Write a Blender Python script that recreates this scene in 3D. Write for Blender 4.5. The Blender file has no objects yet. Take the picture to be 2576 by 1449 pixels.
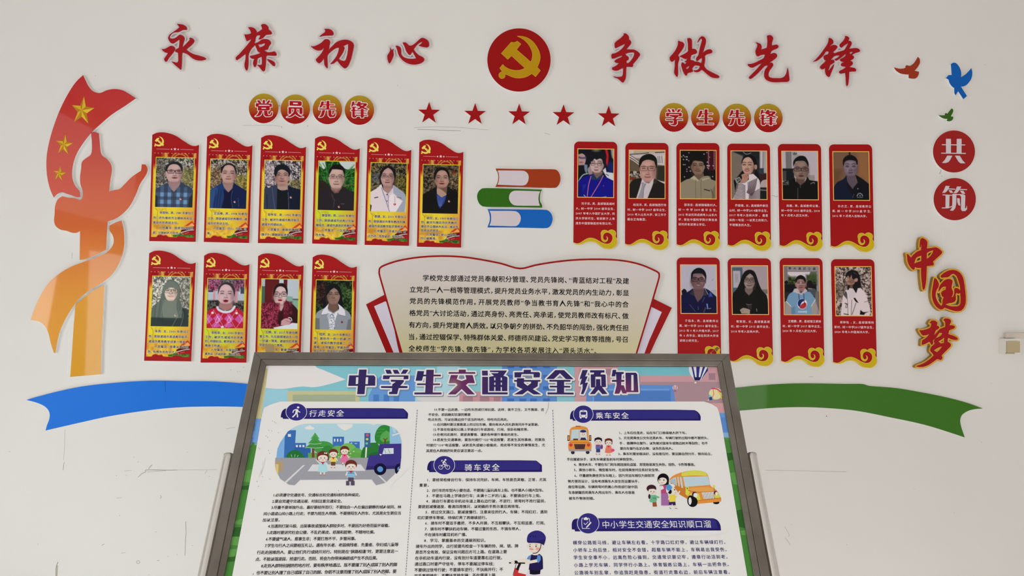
import bpy, math, random
import numpy as np
from mathutils import Vector as V, Matrix
from mathutils.geometry import delaunay_2d_cdt

SC = bpy.context.scene
COL = SC.collection
# ------------------------------------------------------------------ camera
FPX, CX, CY = 2050.0, 1288.0, 724.5
CAM = V((0.0, -3.4, 1.55))
yaw, pitch, roll = 0.042, 0.036, 0.0175
fw = V((math.sin(yaw) * math.cos(pitch), math.cos(yaw) * math.cos(pitch), math.sin(pitch))).normalized()
rt0 = fw.cross(V((0, 0, 1))).normalized()
dn0 = fw.cross(rt0).normalized()
rt = rt0 * math.cos(roll) - dn0 * math.sin(roll)
dn = dn0 * math.cos(roll) + rt0 * math.sin(roll)
cd = bpy.data.cameras.new('camera')
cam = bpy.data.objects.new('camera', cd); COL.objects.link(cam)
cd.sensor_width = 36.0; cd.lens = FPX / 2576 * 36.0; cd.clip_start = 0.05
up = -dn; bk = -fw
cam.matrix_world = Matrix(((rt.x, up.x, bk.x, CAM.x), (rt.y, up.y, bk.y, CAM.y), (rt.z, up.z, bk.z, CAM.z), (0, 0, 0, 1)))
SC.camera = cam
# ------------------------------------------------------------------ world, lights, exposure
w = bpy.data.worlds.new('world'); SC.world = w; w.use_nodes = True
w.node_tree.nodes['Background'].inputs[0].default_value = (1.0, 0.93, 0.86, 1)
w.node_tree.nodes['Background'].inputs[1].default_value = 0.3
SC.view_settings.view_transform = 'Standard'; SC.view_settings.look = 'None'
SC.view_settings.exposure = -0.08; SC.view_settings.gamma = 1.0; SC.view_settings.use_curve_mapping = False

def area(name, loc, target, sx, sy, power, color):
    l = bpy.data.lights.new(name, 'AREA'); l.shape = 'RECTANGLE'; l.size = sx; l.size_y = sy
    l.energy = power; l.color = color
    o = bpy.data.objects.new(name, l); COL.objects.link(o); o.location = loc
    o.rotation_euler = (V(target) - V(loc)).to_track_quat('-Z', 'Y').to_euler()
    return o
area('side_window_upper', (-4.55, -5.6, 3.15), (0, -5.6, 3.15), 3.9, 1.05, 18, (0.97, 0.985, 1.0))
area('side_window_near', (-4.55, -4.5, 1.25), (0, -4.5, 0.6), 1.9, 1.95, 90, (0.93, 0.975, 1.0))
area('side_window_far', (-4.55, -7.0, 1.5), (0, -7.0, 1.5), 1.3, 1.5, 30, (0.93, 0.975, 1.0))
area('low_rear_fill', (1.2, -8.3, 0.85), (1.0, 0, 0.1), 6.0, 1.5, 128, (1.0, 0.95, 0.915))  # added low fill from behind the camera, lifts the lower right wall
def bounce_spot(name, loc, target, power, color, ang):  # added spot lamp aimed at the floor, used for its bounce light
    l = bpy.data.lights.new(name, 'SPOT'); l.energy = power; l.color = color; l.spot_size = math.radians(ang); l.spot_blend = 0.5; l.shadow_soft_size = 0.12
    o = bpy.data.objects.new(name, l); COL.objects.link(o); o.location = loc
    o.rotation_euler = (V(target) - V(loc)).to_track_quat('-Z', 'Y').to_euler()
bounce_spot('floor_bounce_fill_left', (-4.4, -4.6, 3.3), (-2.0, -1.9, 0), 5200, (0.84, 0.95, 1.0), 26)  # added spot: bounce off the floor brightens the wall low on the left
bounce_spot('floor_bounce_fill_right', (4.3, -4.8, 3.3), (2.0, -1.7, 0), 2600, (0.97, 0.98, 1.0), 28)  # weaker added spot, same floor bounce for the right side


def lin(c):
    c = c / 255.0
    return c / 12.92 if c <= 0.04045 else ((c + 0.055) / 1.055) ** 2.4
KL = 0.78
def rgb(c, k=None):
    k = KL if k is None else k
    return tuple(min(0.92, max(lin(x) - 0.008, 0.0015) / k) for x in c)
MC = {}
def mat(c, rough=0.5, metal=0.0, spec=0.16, name=None, raw=False, coat=0.0):
    key = (tuple(c), rough, metal, spec, raw, coat)
    if key in MC: return MC[key]
    m = bpy.data.materials.new(name or 'print_%d_%d_%d' % tuple(int(x * 255) if raw else x for x in c))
    m.use_nodes = True
    b = m.node_tree.nodes['Principled BSDF']
    b.inputs['Base Color'].default_value = (tuple(c) if raw else rgb(c)) + (1,)
    b.inputs['Roughness'].default_value = rough; b.inputs['Metallic'].default_value = metal
    b.inputs['Specular IOR Level'].default_value = spec
    b.inputs['Coat Weight'].default_value = coat; b.inputs['Coat Roughness'].default_value = 0.03
    MC[key] = m
    return m
def attr_mat(name, rough=0.4, spec=0.4, coat=0.0):
    m = bpy.data.materials.new(name); m.use_nodes = True; nt = m.node_tree
    b = nt.nodes['Principled BSDF']; a = nt.nodes.new('ShaderNodeAttribute'); a.attribute_name = 'ink'
    nt.links.new(a.outputs['Color'], b.inputs['Base Color'])
    b.inputs['Roughness'].default_value = rough; b.inputs['Specular IOR Level'].default_value = spec
    b.inputs['Coat Weight'].default_value = coat; b.inputs['Coat Roughness'].default_value = 0.03
    return m
def ramp_mat(name, stops, axis=2, rough=0.4, spec=0.16, coat=0.0):
    """colour ramp along a world axis: the printed gradient of a wall sign. stops: (position in metres, rgb)"""
    m = bpy.data.materials.new(name); m.use_nodes = True; nt = m.node_tree
    b = nt.nodes['Principled BSDF']
    g = nt.nodes.new('ShaderNodeNewGeometry'); s = nt.nodes.new('ShaderNodeSeparateXYZ')
    mr = nt.nodes.new('ShaderNodeMapRange'); r = nt.nodes.new('ShaderNodeValToRGB')
    stops = sorted(stops); lo, hi = stops[0][0], stops[-1][0]
    mr.inputs['From Min'].default_value = lo; mr.inputs['From Max'].default_value = hi
    nt.links.new(g.outputs['Position'], s.inputs[0]); nt.links.new(s.outputs[axis], mr.inputs['Value'])
    nt.links.new(mr.outputs['Result'], r.inputs[0]); nt.links.new(r.outputs[0], b.inputs['Base Color'])
    el = r.color_ramp.elements
    while len(el) > 1: el.remove(el[0])
    for i, (p, c) in enumerate(stops):
        e = el[0] if i == 0 else el.new(0.5)
        e.position = (p - lo) / (hi - lo); e.color = rgb(c) + (1,)
    b.inputs['Roughness'].default_value = rough; b.inputs['Specular IOR Level'].default_value = spec
    b.inputs['Coat Weight'].default_value = coat; b.inputs['Coat Roughness'].default_value = 0.03
    return m

# ------------------------------------------------------------------ planes and pixel tracing
def ray(p):
    return rt * ((p[0] - CX) / FPX) + dn * ((p[1] - CY) / FPX) + fw
class Plane:
    def __init__(s, O, ex, ey, n): s.O, s.ex, s.ey, s.n = O, ex, ey, n
    def px3(s, p, d=0.0):
        r = ray(p); O = s.O + s.n * d
        return CAM + r * ((O - CAM).dot(s.n) / r.dot(s.n))
    def px(s, pts, d=0.0):
        out = []
        for p in pts:
            q = s.px3(p, d) - s.O
            out.append((q.dot(s.ex), q.dot(s.ey)))
        return out
    def to3(s, a, b, d): return s.O + s.ex * a + s.ey * b + s.n * d
    def arr3(s, A, d):
        A = np.asarray(A, float)
        d = np.broadcast_to(np.asarray(d, float), (len(A),))
        return np.array(s.O)[None] + A[:, :1] * np.array(s.ex)[None] + A[:, 1:2] * np.array(s.ey)[None] + d[:, None] * np.array(s.n)[None]
WALL = Plane(V((0, 0, 0)), V((1, 0, 0)), V((0, 0, 1)), V((0, -1, 0)))
# tilted sign board: directions in camera space (x right, y down, z forward)
def c2w(v): return rt * v[0] + dn * v[1] + fw * v[2]
_u = V((-13, -2855, FPX)).normalized(); _r = V((1.0, 0.00473, 0.0129)).normalized()
_r = (_r - _u * _r.dot(_u)).normalized()
b_up = c2w(_u); b_rt = c2w(_r); b_n = b_rt.cross(b_up).normalized()
if b_n.dot(fw) > 0: b_n = -b_n
BO = CAM + ray((639.4, 884.6)) * 2.06
BOARD = Plane(BO, b_rt, b_up, b_n)

def Z(x0, y0, s):
    def f(*pts):
        return [(x0 + p[0] / s, y0 + p[1] / s) for p in pts]
    return f

# ------------------------------------------------------------------ 2D geometry
def smooth(pts, n=4, sharp=48):
    """closed Catmull-Rom through traced points; corners stay sharp"""
    P = [np.array(p, float) for p in pts]; N = len(P); out = []
    tan = []
    for i in range(N):
        a, b, c = P[i - 1], P[i], P[(i + 1) % N]
        u, v = b - a, c - b
        lu, lv = np.hypot(*u) + 1e-9, np.hypot(*v) + 1e-9
        ang = math.degrees(math.acos(max(-1, min(1, float(np.dot(u, v) / lu / lv)))))
        if ang > sharp: tan.append(None)
        else: tan.append((u / lu + v / lv) / 2)
    LN = [np.hypot(*(P[(i + 1) % N] - P[i])) for i in range(N)]
    for i in range(N):
        p0, p1 = P[i], P[(i + 1) % N]; L = LN[i]
        t0, t1 = tan[i], tan[(i + 1) % N]
        l0 = min(L, 1.7 * LN[i - 1]); l1 = min(L, 1.7 * LN[(i + 1) % N])
        if t0 is None and t1 is None: out.append(tuple(p0)); continue
        ch = (p1 - p0) / (L + 1e-9)
        m0 = ch * L if t0 is None else t0 * l0; m1 = ch * L if t1 is None else t1 * l1
        for k in range(n):
            t = k / n; h = t * t * (3 - 2 * t)
            q = p0 * (1 - h) + p1 * h + m0 * (t ** 3 - 2 * t * t + t) + m1 * (t ** 3 - t * t)
            out.append(tuple(q))
    return out
def ell(cx, cy, rx, ry=None, n=48, rot=0.0):
    ry = rx if ry is None else ry
    c, s = math.cos(rot), math.sin(rot)
    return [(cx + rx * math.cos(t) * c - ry * math.sin(t) * s, cy + rx * math.cos(t) * s + ry * math.sin(t) * c) for t in [2 * math.pi * k / n for k in range(n)]]
def star(cx, cy, r, r2=0.382, n=5, rot=0.0):
    return [(cx + (r if k % 2 == 0 else r * r2) * math.sin(rot + math.pi * k / n), cy - (r if k % 2 == 0 else r * r2) * math.cos(rot + math.pi * k / n)) for k in range(2 * n)]
def strip(pts, w):
    P = [np.array(p, float) for p in pts]; Lf, Rt = [], []
    for i, p in enumerate(P):
        a = P[max(0, i - 1)]; b = P[min(len(P) - 1, i + 1)]
        t = b - a; t = t / (np.hypot(*t) + 1e-9); nrm = np.array((-t[1], t[0]))
        ww = w[i] if isinstance(w, (list, tuple)) else w
        Lf.append(tuple(p + nrm * ww / 2)); Rt.append(tuple(p - nrm * ww / 2))
    return Lf + Rt[::-1]
def inside_many(loops, Q):
    Q = np.asarray(Q, float); c = np.zeros(len(Q), bool)
    for L in loops:
        A = np.asarray(L, float); B = np.roll(A, -1, 0)
        for (x0, y0), (x1, y1) in zip(A, B):
            if y0 == y1: continue
            m = (y0 > Q[:, 1]) != (y1 > Q[:, 1])
            xi = (x1 - x0) * (Q[:, 1] - y0) / (y1 - y0) + x0
            c ^= m & (Q[:, 0] < xi)
    return c
def fill(loops):
    """triangles of even-odd filled loops -> (verts2d, tris)"""
    pts = [V(p) for L in loops for p in L]; ed = []; o = 0
    for L in loops:
        n = len(L); ed += [(o + i, o + (i + 1) % n) for i in range(n)]; o += n
    sc = max(max(abs(p.x), abs(p.y)) for p in pts)
    r = delaunay_2d_cdt(pts, ed, [], 1, 1e-7 * max(sc, 1), False)
    vs = np.array([(v.x, v.y) for v in r[0]]); fs = [f for f in r[2] if len(f) == 3]
    if not fs: return vs, []
    F = np.array(fs); cen = vs[F].mean(1); ok = inside_many(loops, cen)
    return vs, F[ok]
def seg_sdf(loop, Q):
    A = np.asarray(loop, float); B = np.roll(A, -1, 0)
    d = np.full(len(Q), 1e9)
    for a, b in zip(A, B):
        ab = b - a; t = np.clip(((Q - a) @ ab) / (ab @ ab + 1e-12), 0, 1)
        e = Q - (a + t[:, None] * ab); d = np.minimum(d, (e * e).sum(1))
    d = np.sqrt(d); ins = inside_many([loop], Q)
    return np.where(ins, -d, d)
def contour(polys, holes, r, step):
    """outline of the union of polys (minus holes), grown by r: marching squares on a distance field"""
    allp = np.array([p for L in polys for p in L]); pad = r + 3 * step
    x0, y0 = allp.min(0) - pad; x1, y1 = allp.max(0) + pad
    nx, ny = int((x1 - x0) / step) + 2, int((y1 - y0) / step) + 2
    X, Y = np.meshgrid(x0 + np.arange(nx) * step, y0 + np.arange(ny) * step)
    Q = np.stack([X.ravel(), Y.ravel()], 1); D = np.full(len(Q), 1e9)
    for L in polys: D = np.minimum(D, seg_sdf(L, Q))
    for L in holes: D = np.maximum(D, -seg_sdf(L, Q))
    D = (D - r).reshape(ny, nx); D[D == 0] = 1e-6
    S = D < 0
    nxt = {}
    def ex(i, j, k):
        if k == 0: a, b = (i, j), (i, j + 1)
        elif k == 1: a, b = (i, j + 1), (i + 1, j + 1)
        elif k == 2: a, b = (i + 1, j), (i + 1, j + 1)
        else: a, b = (i, j), (i + 1, j)
        return (a, b)
    T = {1: [(3, 0)], 2: [(0, 1)], 3: [(3, 1)], 4: [(1, 2)], 5: [(3, 2), (1, 0)], 6: [(0, 2)], 7: [(3, 2)], 8: [(2, 3)], 9: [(2, 0)], 10: [(0, 3), (2, 1)], 11: [(2, 1)], 12: [(1, 3)], 13: [(1, 0)], 14: [(0, 3)]}
    C = S[:-1, :-1] * 1 + S[:-1, 1:] * 2 + S[1:, 1:] * 4 + S[1:, :-1] * 8
    for i, j in zip(*np.nonzero((C > 0) & (C < 15))):
        for a, b in T[int(C[i, j])]: nxt[ex(i, j, a)] = ex(i, j, b)
    def pos(e):
        (i, j), (k, l) = e; a, b = D[i, j], D[k, l]; t = a / (a - b)
        return (x0 + (j + (l - j) * t) * step, y0 + (i + (k - i) * t) * step)
    loops = []
    while nxt:
        s = next(iter(nxt)); L = [s]; c = nxt.pop(s)
        while c != s and c in nxt: L.append(c); c = nxt.pop(c)
        if len(L) > 6: loops.append(simplify([pos(e) for e in L], step * 0.28))
    return [l for l in loops if len(l) > 3]
def simplify(pts, tol):
    n = len(pts)
    if n < 8: return pts
    P = np.array(pts); far = int(np.argmax(((P - P[0]) ** 2).sum(1)))
    def dp(A):
        keep = [0, len(A) - 1]; st = [(0, len(A) - 1)]
        while st:
            a, b = st.pop()
            if b - a < 2: continue
            d = A[b] - A[a]; l = np.hypot(*d) + 1e-12
            q = A[a + 1:b] - A[a]; h = np.abs(q[:, 0] * d[1] - q[:, 1] * d[0]) / l
            k = int(np.argmax(h))
            if h[k] > tol: keep.append(a + 1 + k); st += [(a, a + 1 + k), (a + 1 + k, b)]
        return sorted(keep)
    A = P[:far + 1]; B = np.vstack([P[far:], P[:1]])
    return [tuple(p) for p in A[dp(A)][:-1]] + [tuple(p) for p in B[dp(B)][:-1]]

# ------------------------------------------------------------------ objects
def thing(name, label, cat, loc, group=None):
    o = bpy.data.objects.new(name, None); COL.objects.link(o); o.location = loc
    o.empty_display_size = 0.05
    o['label'] = label; o['category'] = cat
    if group: o['group'] = group
    return o
def mesh_obj(name, verts, faces, mats, parent=None, mi=None, ink=None, smooth_=False):
    """verts in world space; the object hangs on parent, which sits unrotated"""
    org = parent_origin(parent)
    me = bpy.data.meshes.new(name)
    A = np.asarray(verts, float) - np.array(org)[None]
    F = faces
    me.from_pydata(A.tolist(), [], F if isinstance(F, list) else F.tolist())
    for m in (mats if isinstance(mats, (list, tuple)) else [mats]): me.materials.append(m)
    if mi is not None: me.polygons.foreach_set('material_index', np.asarray(mi, np.int32))
    if smooth_: me.polygons.foreach_set('use_smooth', np.ones(len(me.polygons), bool))
    if ink is not None:
        a = me.color_attributes.new('ink', 'FLOAT_COLOR', 'POINT')
        a.data.foreach_set('color', np.asarray(ink, np.float32).ravel())
    me.update()
    o = bpy.data.objects.new(name, me); COL.objects.link(o)
    if parent is not None: o.parent = parent
    return o
def parent_origin(p):
    v = V((0, 0, 0))
    while p is not None:
        v = v + p.location; p = p.parent
    return v
def orient(verts, tris, n):
    """make triangles face along n"""
    A = np.asarray(verts); F = np.asarray(tris)
    c = np.cross(A[F[:, 1]] - A[F[:, 0]], A[F[:, 2]] - A[F[:, 0]]) @ np.array(n)
    F = F.copy(); bad = c < 0; F[bad] = F[bad][:, ::-1]
    return F
def plate(name, plane, loops, d0, d1, mface, mside, parent, ink=None):
    """a sheet cut to loops (2D metres on the plane), from depth d0 to its face at d1"""
    vs, tr = fill(loops)
    vf = plane.arr3(vs, d1); n0 = len(vf)
    F = [list(map(int, f)) for f in orient(vf, tr, plane.n)]; mi = [0] * len(F)
    vb = plane.arr3(vs, d0)
    F += [[int(a + n0) for a in f[::-1]] for f in list(F)]; mi += [1] * len(mi)
    verts = [vf, vb]; o = 2 * n0
    for L in loops:
        L = list(L); A = np.array(L)
        area2 = (A[:, 0] * np.roll(A[:, 1], -1) - np.roll(A[:, 0], -1) * A[:, 1]).sum()
        n = len(L); hole = inside_many([l for l in loops if l is not L], [L[0]])[0] if len(loops) > 1 else False
        ccw = area2 > 0
        if hole: ccw = not ccw
        verts += [plane.arr3(A, d1), plane.arr3(A, d0)]
        for i in range(n):
            j = (i + 1) % n
            q = [o + i, o + n + i, o + n + j, o + j]
            F.append(q if ccw else q[::-1]); mi.append(1)
        o += 2 * n
    return mesh_obj(name, np.vstack(verts), F, [mface, mside], parent, mi, ink)
def prints(name, plane, T, items, d, parent, step=2e-5, fm=None, tol=0):
    """flat printed artwork, painted shape over shape. T maps drawing coordinates to photo pixels"""
    verts, faces, mi, mats, o = [], [], [], [], 0
    for k, it in enumerate(items):
        kind, col = it[0], it[1]
        if kind == 'p': L = [T(*smooth(it[2]))]
        elif kind == 'q': L = [T(*it[2])]
        elif kind == 'h': L = [T(*it[2])] + [T(*h) for h in it[3]]
        elif kind == 'e': L = [T(*ell(*it[2]))]
        elif kind == 'l': L = [T(*strip(it[3] if len(it) > 4 else opencurve(it[3]), it[2]))]
        elif kind == 's': L = [T(*star(*it[2]))]
        dd = d + k * step
        L = [plane.px(l, dd) for l in L]
        vs, tr = fill(L)
        if len(tr) == 0: continue
        v3 = plane.arr3(vs, dd); tr = orient(v3, tr, plane.n)
        m = fm(col) if fm else mat(col)
        if m not in mats: mats.append(m)
        verts.append(v3); faces += (tr + o).tolist(); mi += [mats.index(m)] * len(tr); o += len(v3)
    return mesh_obj(name, np.vstack(verts), faces, mats, parent, mi)
def opencurve(pts, n=4):
    if len(pts) < 3: return pts
    P = [np.array(p, float) for p in pts]; out = []
    for i in range(len(P) - 1):
        a, b, c, e = P[max(0, i - 1)], P[i], P[i + 1], P[min(len(P) - 1, i + 2)]
        for k in range(n):
            t = k / n
            out.append(tuple(0.5 * ((2 * b) + (c - a) * t + (2 * a - 5 * b + 4 * c - e) * t * t + (3 * b - a - 3 * c + e) * t ** 3)))
    return out + [tuple(P[-1])]

# ------------------------------------------------------------------ lettering (Blender's built-in font)
_cu = bpy.data.curves.new('lettering', 'FONT'); _to = bpy.data.objects.new('lettering', _cu); COL.objects.link(_to)
_cu.resolution_u = 1
GL = {}
def _tm(s, off):
    _cu.body = s; _cu.offset = off
    dg = bpy.context.evaluated_depsgraph_get(); dg.update()
    e = _to.evaluated_get(dg); me = e.to_mesh()
    v = np.array([(p.co.x, p.co.y) for p in me.vertices]).reshape(-1, 2)
    f = [list(p.vertices) for p in me.polygons]
    e.to_mesh_clear()
    return v, f
_z = None
def glyph(c, off=0.0):
    global _z
    k = c
    if k in GL: return GL[k]
    if _z is None: _z = _tm('中中', 0)[0][:, 0].max()
    if c in ' \u3000': r = (None, None, 0.28 if c == ' ' else 1.0)
    else:
        adv = _tm('中' + c + '中', 0)[0][:, 0].max() - _z
        v, f = _tm(c, 0); r = (v, f, adv)
    GL[k] = r
    return r
def layout(s, off=0.0, punct=None):
    out, x = [], 0.0
    for c in s:
        v, f, a = glyph(c, off)
        sh = 0.0
        if punct and c in '，。、；：！': a = punct
        elif punct and c == '“': sh = -0.0
        out.append((x, v, f, a)); x += a
    return out, x
def text_geo(plane, lines, d, off=0.0, punct=None, up=None):
    """lines: (string, (xl,yl), (xr,yr), em) in photo pixels, y through the middle of the glyphs"""
    VS, FS, o = [], [], 0
    for ln in lines:
        s, A, B, em = ln[:4]
        a, b = [np.array(q) for q in plane.px([A, B], d)]
        ax = b - a; L = np.hypot(*ax); ax = ax / L
        upv = np.array((-ax[1], ax[0]))
        em_m = em * L / math.hypot(B[0] - A[0], B[1] - A[1])
        g, W = layout(s, off, punct)
        n = max(1, len([c for c in s]) - 1)
        # visible width leaves out the side bearings of the first and last glyph
        fv = next((q for q in g if q[1] is not None), None); lv = [q for q in g if q[1] is not None][-1]
        x0 = fv[1][:, 0].min(); x1 = lv[0] + lv[1][:, 0].max()
        gap = (L / em_m - (x1 - x0)) / n
        for i, (x, v, f, adv) in enumerate(g):
            if v is None or len(v) == 0: continue
            q = v.copy(); q[:, 0] += x - x0 + gap * i; q[:, 1] -= 0.38
            n_ = 1 if off == 0 else (4 if off < 0.04 else 8)
            for c_ in range(n_):
                an = 2 * math.pi * (c_ + .5) / n_; rr = 0 if off == 0 else off
                p = a[None] + ((q[:, :1] + rr * math.cos(an)) * ax[None] + (q[:, 1:2] + rr * math.sin(an)) * upv[None]) * em_m
                VS.append(plane.arr3(p, d + c_ * 2e-6)); FS += [[t + o for t in ff] for ff in f]; o += len(v)
    return np.vstack(VS), FS
def text_obj(name, plane, lines, d, m, parent, off=0.0, punct=None):
    v, f = text_geo(plane, lines, d, off, punct)
    # keep faces toward the viewer
    v = np.asarray(v)
    return mesh_obj(name, v, f, m, parent)

# ------------------------------------------------------------------ raster prints: colours per vertex of a fine grid
class Raster:
    def __init__(s, x0, y0, x1, y1, nx, ny, base, seed=1):
        s.x = np.linspace(x0, x1, nx + 1); s.y = np.linspace(y0, y1, ny + 1)
        s.X, s.Y = np.meshgrid(s.x, s.y); s.px = (x1 - x0) / nx
        s.I = np.zeros(s.X.shape + (3,)) + np.array(base, float)[None, None]
        s.rng = np.random.default_rng(seed)
    def _mix(s, m, c):
        c = np.array(c, float)
        s.I += (c - s.I) * m[..., None]
    def _soft(s, D, blur): return np.clip(0.5 - D / (s.px * 1.1 + blur), 0, 1)
    def E(s, c, cx, cy, rx, ry=None, rot=0.0, blur=0.0, a=1.0):
        ry = rx if ry is None else ry
        dx, dy = s.X - cx, s.Y - cy; co, si = math.cos(rot), math.sin(rot)
        u, v = dx * co + dy * si, -dx * si + dy * co
        k = np.sqrt((u / rx) ** 2 + (v / ry) ** 2)
        s._mix(s._soft((k - 1) * min(rx, ry), blur) * a, c)
    def P(s, c, pts, blur=0.0, a=1.0, sm=True):
        L = smooth(pts, 3) if sm else pts
        A = np.array(L); pad = s.px * 2 + blur
        jx = np.where((s.x > A[:, 0].min() - pad) & (s.x < A[:, 0].max() + pad))[0]
        jy = np.where((s.y > A[:, 1].min() - pad) & (s.y < A[:, 1].max() + pad))[0]
        if len(jx) == 0 or len(jy) == 0: return
        sl = (slice(jy[0], jy[-1] + 1), slice(jx[0], jx[-1] + 1))
        Q = np.stack([s.X[sl].ravel(), s.Y[sl].ravel()], 1)
        D = seg_sdf(L, Q).reshape(s.X[sl].shape)
        M = np.zeros(s.X.shape); M[sl] = s._soft(D, blur) * a
        s._mix(M, c)
    def L(s, c, w, pts, blur=0.0, a=1.0):
        P = opencurve(pts); D = np.full(s.X.shape, 1e9)
        for (x0, y0), (x1, y1) in zip(P[:-1], P[1:]):
            dx, dy = x1 - x0, y1 - y0
            t = np.clip(((s.X - x0) * dx + (s.Y - y0) * dy) / (dx * dx + dy * dy + 1e-9), 0, 1)
            D = np.minimum(D, np.hypot(s.X - x0 - t * dx, s.Y - y0 - t * dy))
        s._mix(s._soft(D - w / 2, blur) * a, c)
    def R(s, c, x0, y0, x1, y1, blur=0.0, a=1.0):
        D = np.maximum(np.abs(s.X - (x0 + x1) / 2) - abs(x1 - x0) / 2, np.abs(s.Y - (y0 + y1) / 2) - abs(y1 - y0) / 2)
        s._mix(s._soft(D, blur) * a, c)
    def noise(s, cell):
        n0 = max(2, int((s.x[-1] - s.x[0]) / cell) + 2); n1 = max(2, int((s.y[-1] - s.y[0]) / cell) + 2)
        g = s.rng.random((n1 + 1, n0 + 1))
        fx = (s.X - s.x[0]) / cell; fy = (s.Y - s.y[0]) / cell
        i, j = np.floor(fy).astype(int), np.floor(fx).astype(int); u, v = fy - i, fx - j
        i = np.clip(i, 0, n1 - 1); j = np.clip(j, 0, n0 - 1)
        u, v = u * u * (3 - 2 * u), v * v * (3 - 2 * v)
        return g[i, j] * (1 - u) * (1 - v) + g[i + 1, j] * u * (1 - v) + g[i, j + 1] * (1 - u) * v + g[i + 1, j + 1] * u * v
    def N(s, c1, c2, cell=18, mask=None, gain=2.6, a=1.0):
        """leafy speckle between two colours"""
        n = 0.62 * s.noise(cell) + 0.38 * s.noise(cell * 2.3)
        n = np.clip((n - 0.5) * gain + 0.5, 0, 1)
        col = np.array(c1, float)[None, None] * (1 - n[..., None]) + np.array(c2, float)[None, None] * n[..., None]
        M = np.ones(s.X.shape) if mask is None else s.mask(mask)
        s.I += (col - s.I) * (M * a)[..., None]
    def mask(s, b):
        x0, y0, x1, y1, bl = b
        D = np.maximum(np.abs(s.X - (x0 + x1) / 2) - abs(x1 - x0) / 2, np.abs(s.Y - (y0 + y1) / 2) - abs(y1 - y0) / 2)
        return s._soft(D, bl)
    def mesh(s, name, T, plane, d, m, parent, skip=None):
        ny, nx = s.X.shape
        P = np.array(T(*zip(s.X.ravel(), s.Y.ravel())), float)
        # pixel -> plane, all at once
        r = ((P[:, :1] - CX) / FPX) * np.array(rt)[None] + ((P[:, 1:] - CY) / FPX) * np.array(dn)[None] + np.array(fw)[None]
        O = np.array(plane.O + plane.n * d); n = np.array(plane.n)
        t = ((O - np.array(CAM)) @ n) / (r @ n)
        W = np.array(CAM)[None] + r * t[:, None]
        I, J = np.meshgrid(np.arange(ny - 1), np.arange(nx - 1), indexing='ij')
        if skip is not None:
            xc = (s.x[:-1] + s.x[1:]) / 2; yc = (s.y[:-1] + s.y[1:]) / 2
            XX, YY = np.meshgrid(xc, yc)
            keep = ~((XX > skip[0]) & (XX < skip[2]) & (YY > skip[1]) & (YY < skip[3]))
            I, J = I[keep], J[keep]
        a = (I * nx + J).ravel()
        F = np.stack([a, a + nx, a + nx + 1, a + 1], 1)
        C = np.clip(s.I.reshape(-1, 3), 0, 255) / 255
        C = np.maximum(np.where(C <= 0.04045, C / 12.92, ((C + 0.055) / 1.055) ** 2.4) - 0.008, 0.0015) / KL
        C = np.minimum(C, 0.92)
        C = np.hstack([C, np.ones((len(C), 1))])
        if skip is not None:
            used = np.unique(F); rm = np.full(len(W), -1); rm[used] = np.arange(len(used))
            W, C, F = W[used], C[used], rm[F]
        return mesh_obj(name, W, F, m, parent, ink=C)
INK = attr_mat('printed_ink', 0.5, 0.14)
# ================================================================== room
def quad(name, pts, m, kind='structure', parent=None):
    o = mesh_obj(name, pts, [[0, 1, 2, 3]], m, parent)
    if kind: o['kind'] = kind
    return o
def box_geo(x0, y0, z0, x1, y1, z1):
    v = [(x0, y0, z0), (x1, y0, z0), (x1, y1, z0), (x0, y1, z0), (x0, y0, z1), (x1, y0, z1), (x1, y1, z1), (x0, y1, z1)]
    f = [[0, 3, 2, 1], [4, 5, 6, 7], [0, 1, 5, 4], [1, 2, 6, 5], [2, 3, 7, 6], [3, 0, 4, 7]]
    return v, f
def plaster(name, c, bump=0.12, scale=9.0):
    m = bpy.data.materials.new(name); m.use_nodes = True; nt = m.node_tree; b = nt.nodes['Principled BSDF']
    b.inputs['Roughness'].default_value = 0.72; b.inputs['Specular IOR Level'].default_value = 0.25
    tc = nt.nodes.new('ShaderNodeTexCoord')
    n1 = nt.nodes.new('ShaderNodeTexNoise'); n1.inputs['Scale'].default_value = 1.3; n1.inputs['Detail'].default_value = 5
    r = nt.nodes.new('ShaderNodeValToRGB'); k = 0.965
    r.color_ramp.elements[0].position = 0.3; r.color_ramp.elements[1].position = 0.7
    r.color_ramp.elements[0].color = (c[0] * k, c[1] * k, c[2] * k, 1); r.color_ramp.elements[1].color = tuple(c) + (1,)
    n2 = nt.nodes.new('ShaderNodeTexNoise'); n2.inputs['Scale'].default_value = scale; n2.inputs['Detail'].default_value = 6
    bp = nt.nodes.new('ShaderNodeBump'); bp.inputs['Strength'].default_value = bump; bp.inputs['Distance'].default_value = 0.004
    nt.links.new(tc.outputs['Object'], n1.inputs['Vector']); nt.links.new(tc.outputs['Object'], n2.inputs['Vector'])
    nt.links.new(n1.outputs['Fac'], r.inputs[0]); nt.links.new(r.outputs[0], b.inputs['Base Color'])
    nt.links.new(n2.outputs['Fac'], bp.inputs['Height']); nt.links.new(bp.outputs[0], b.inputs['Normal'])
    return m
WP = plaster('wall_paint', (0.80, 0.782, 0.757))
WC = plaster('ceiling_paint', (0.74, 0.71, 0.68))
RX0, RX1, RY0, RH = -4.6, 4.6, -8.6, 3.9
v, f = box_geo(RX0 - 0.2, 0, 0, RX1 + 0.2, 0.2, RH)
wall = mesh_obj('wall_back', v, f, WP); wall['kind'] = 'structure'
fm = plaster('floor_tile', (0.60, 0.58, 0.55), 0.05, 3.0); fm.node_tree.nodes['Principled BSDF'].inputs['Roughness'].default_value = 0.35
v, f = box_geo(RX0 - 0.2, RY0, -0.1, RX1 + 0.2, 0.2, 0); o = mesh_obj('floor', v, f, fm); o['kind'] = 'structure'
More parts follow.
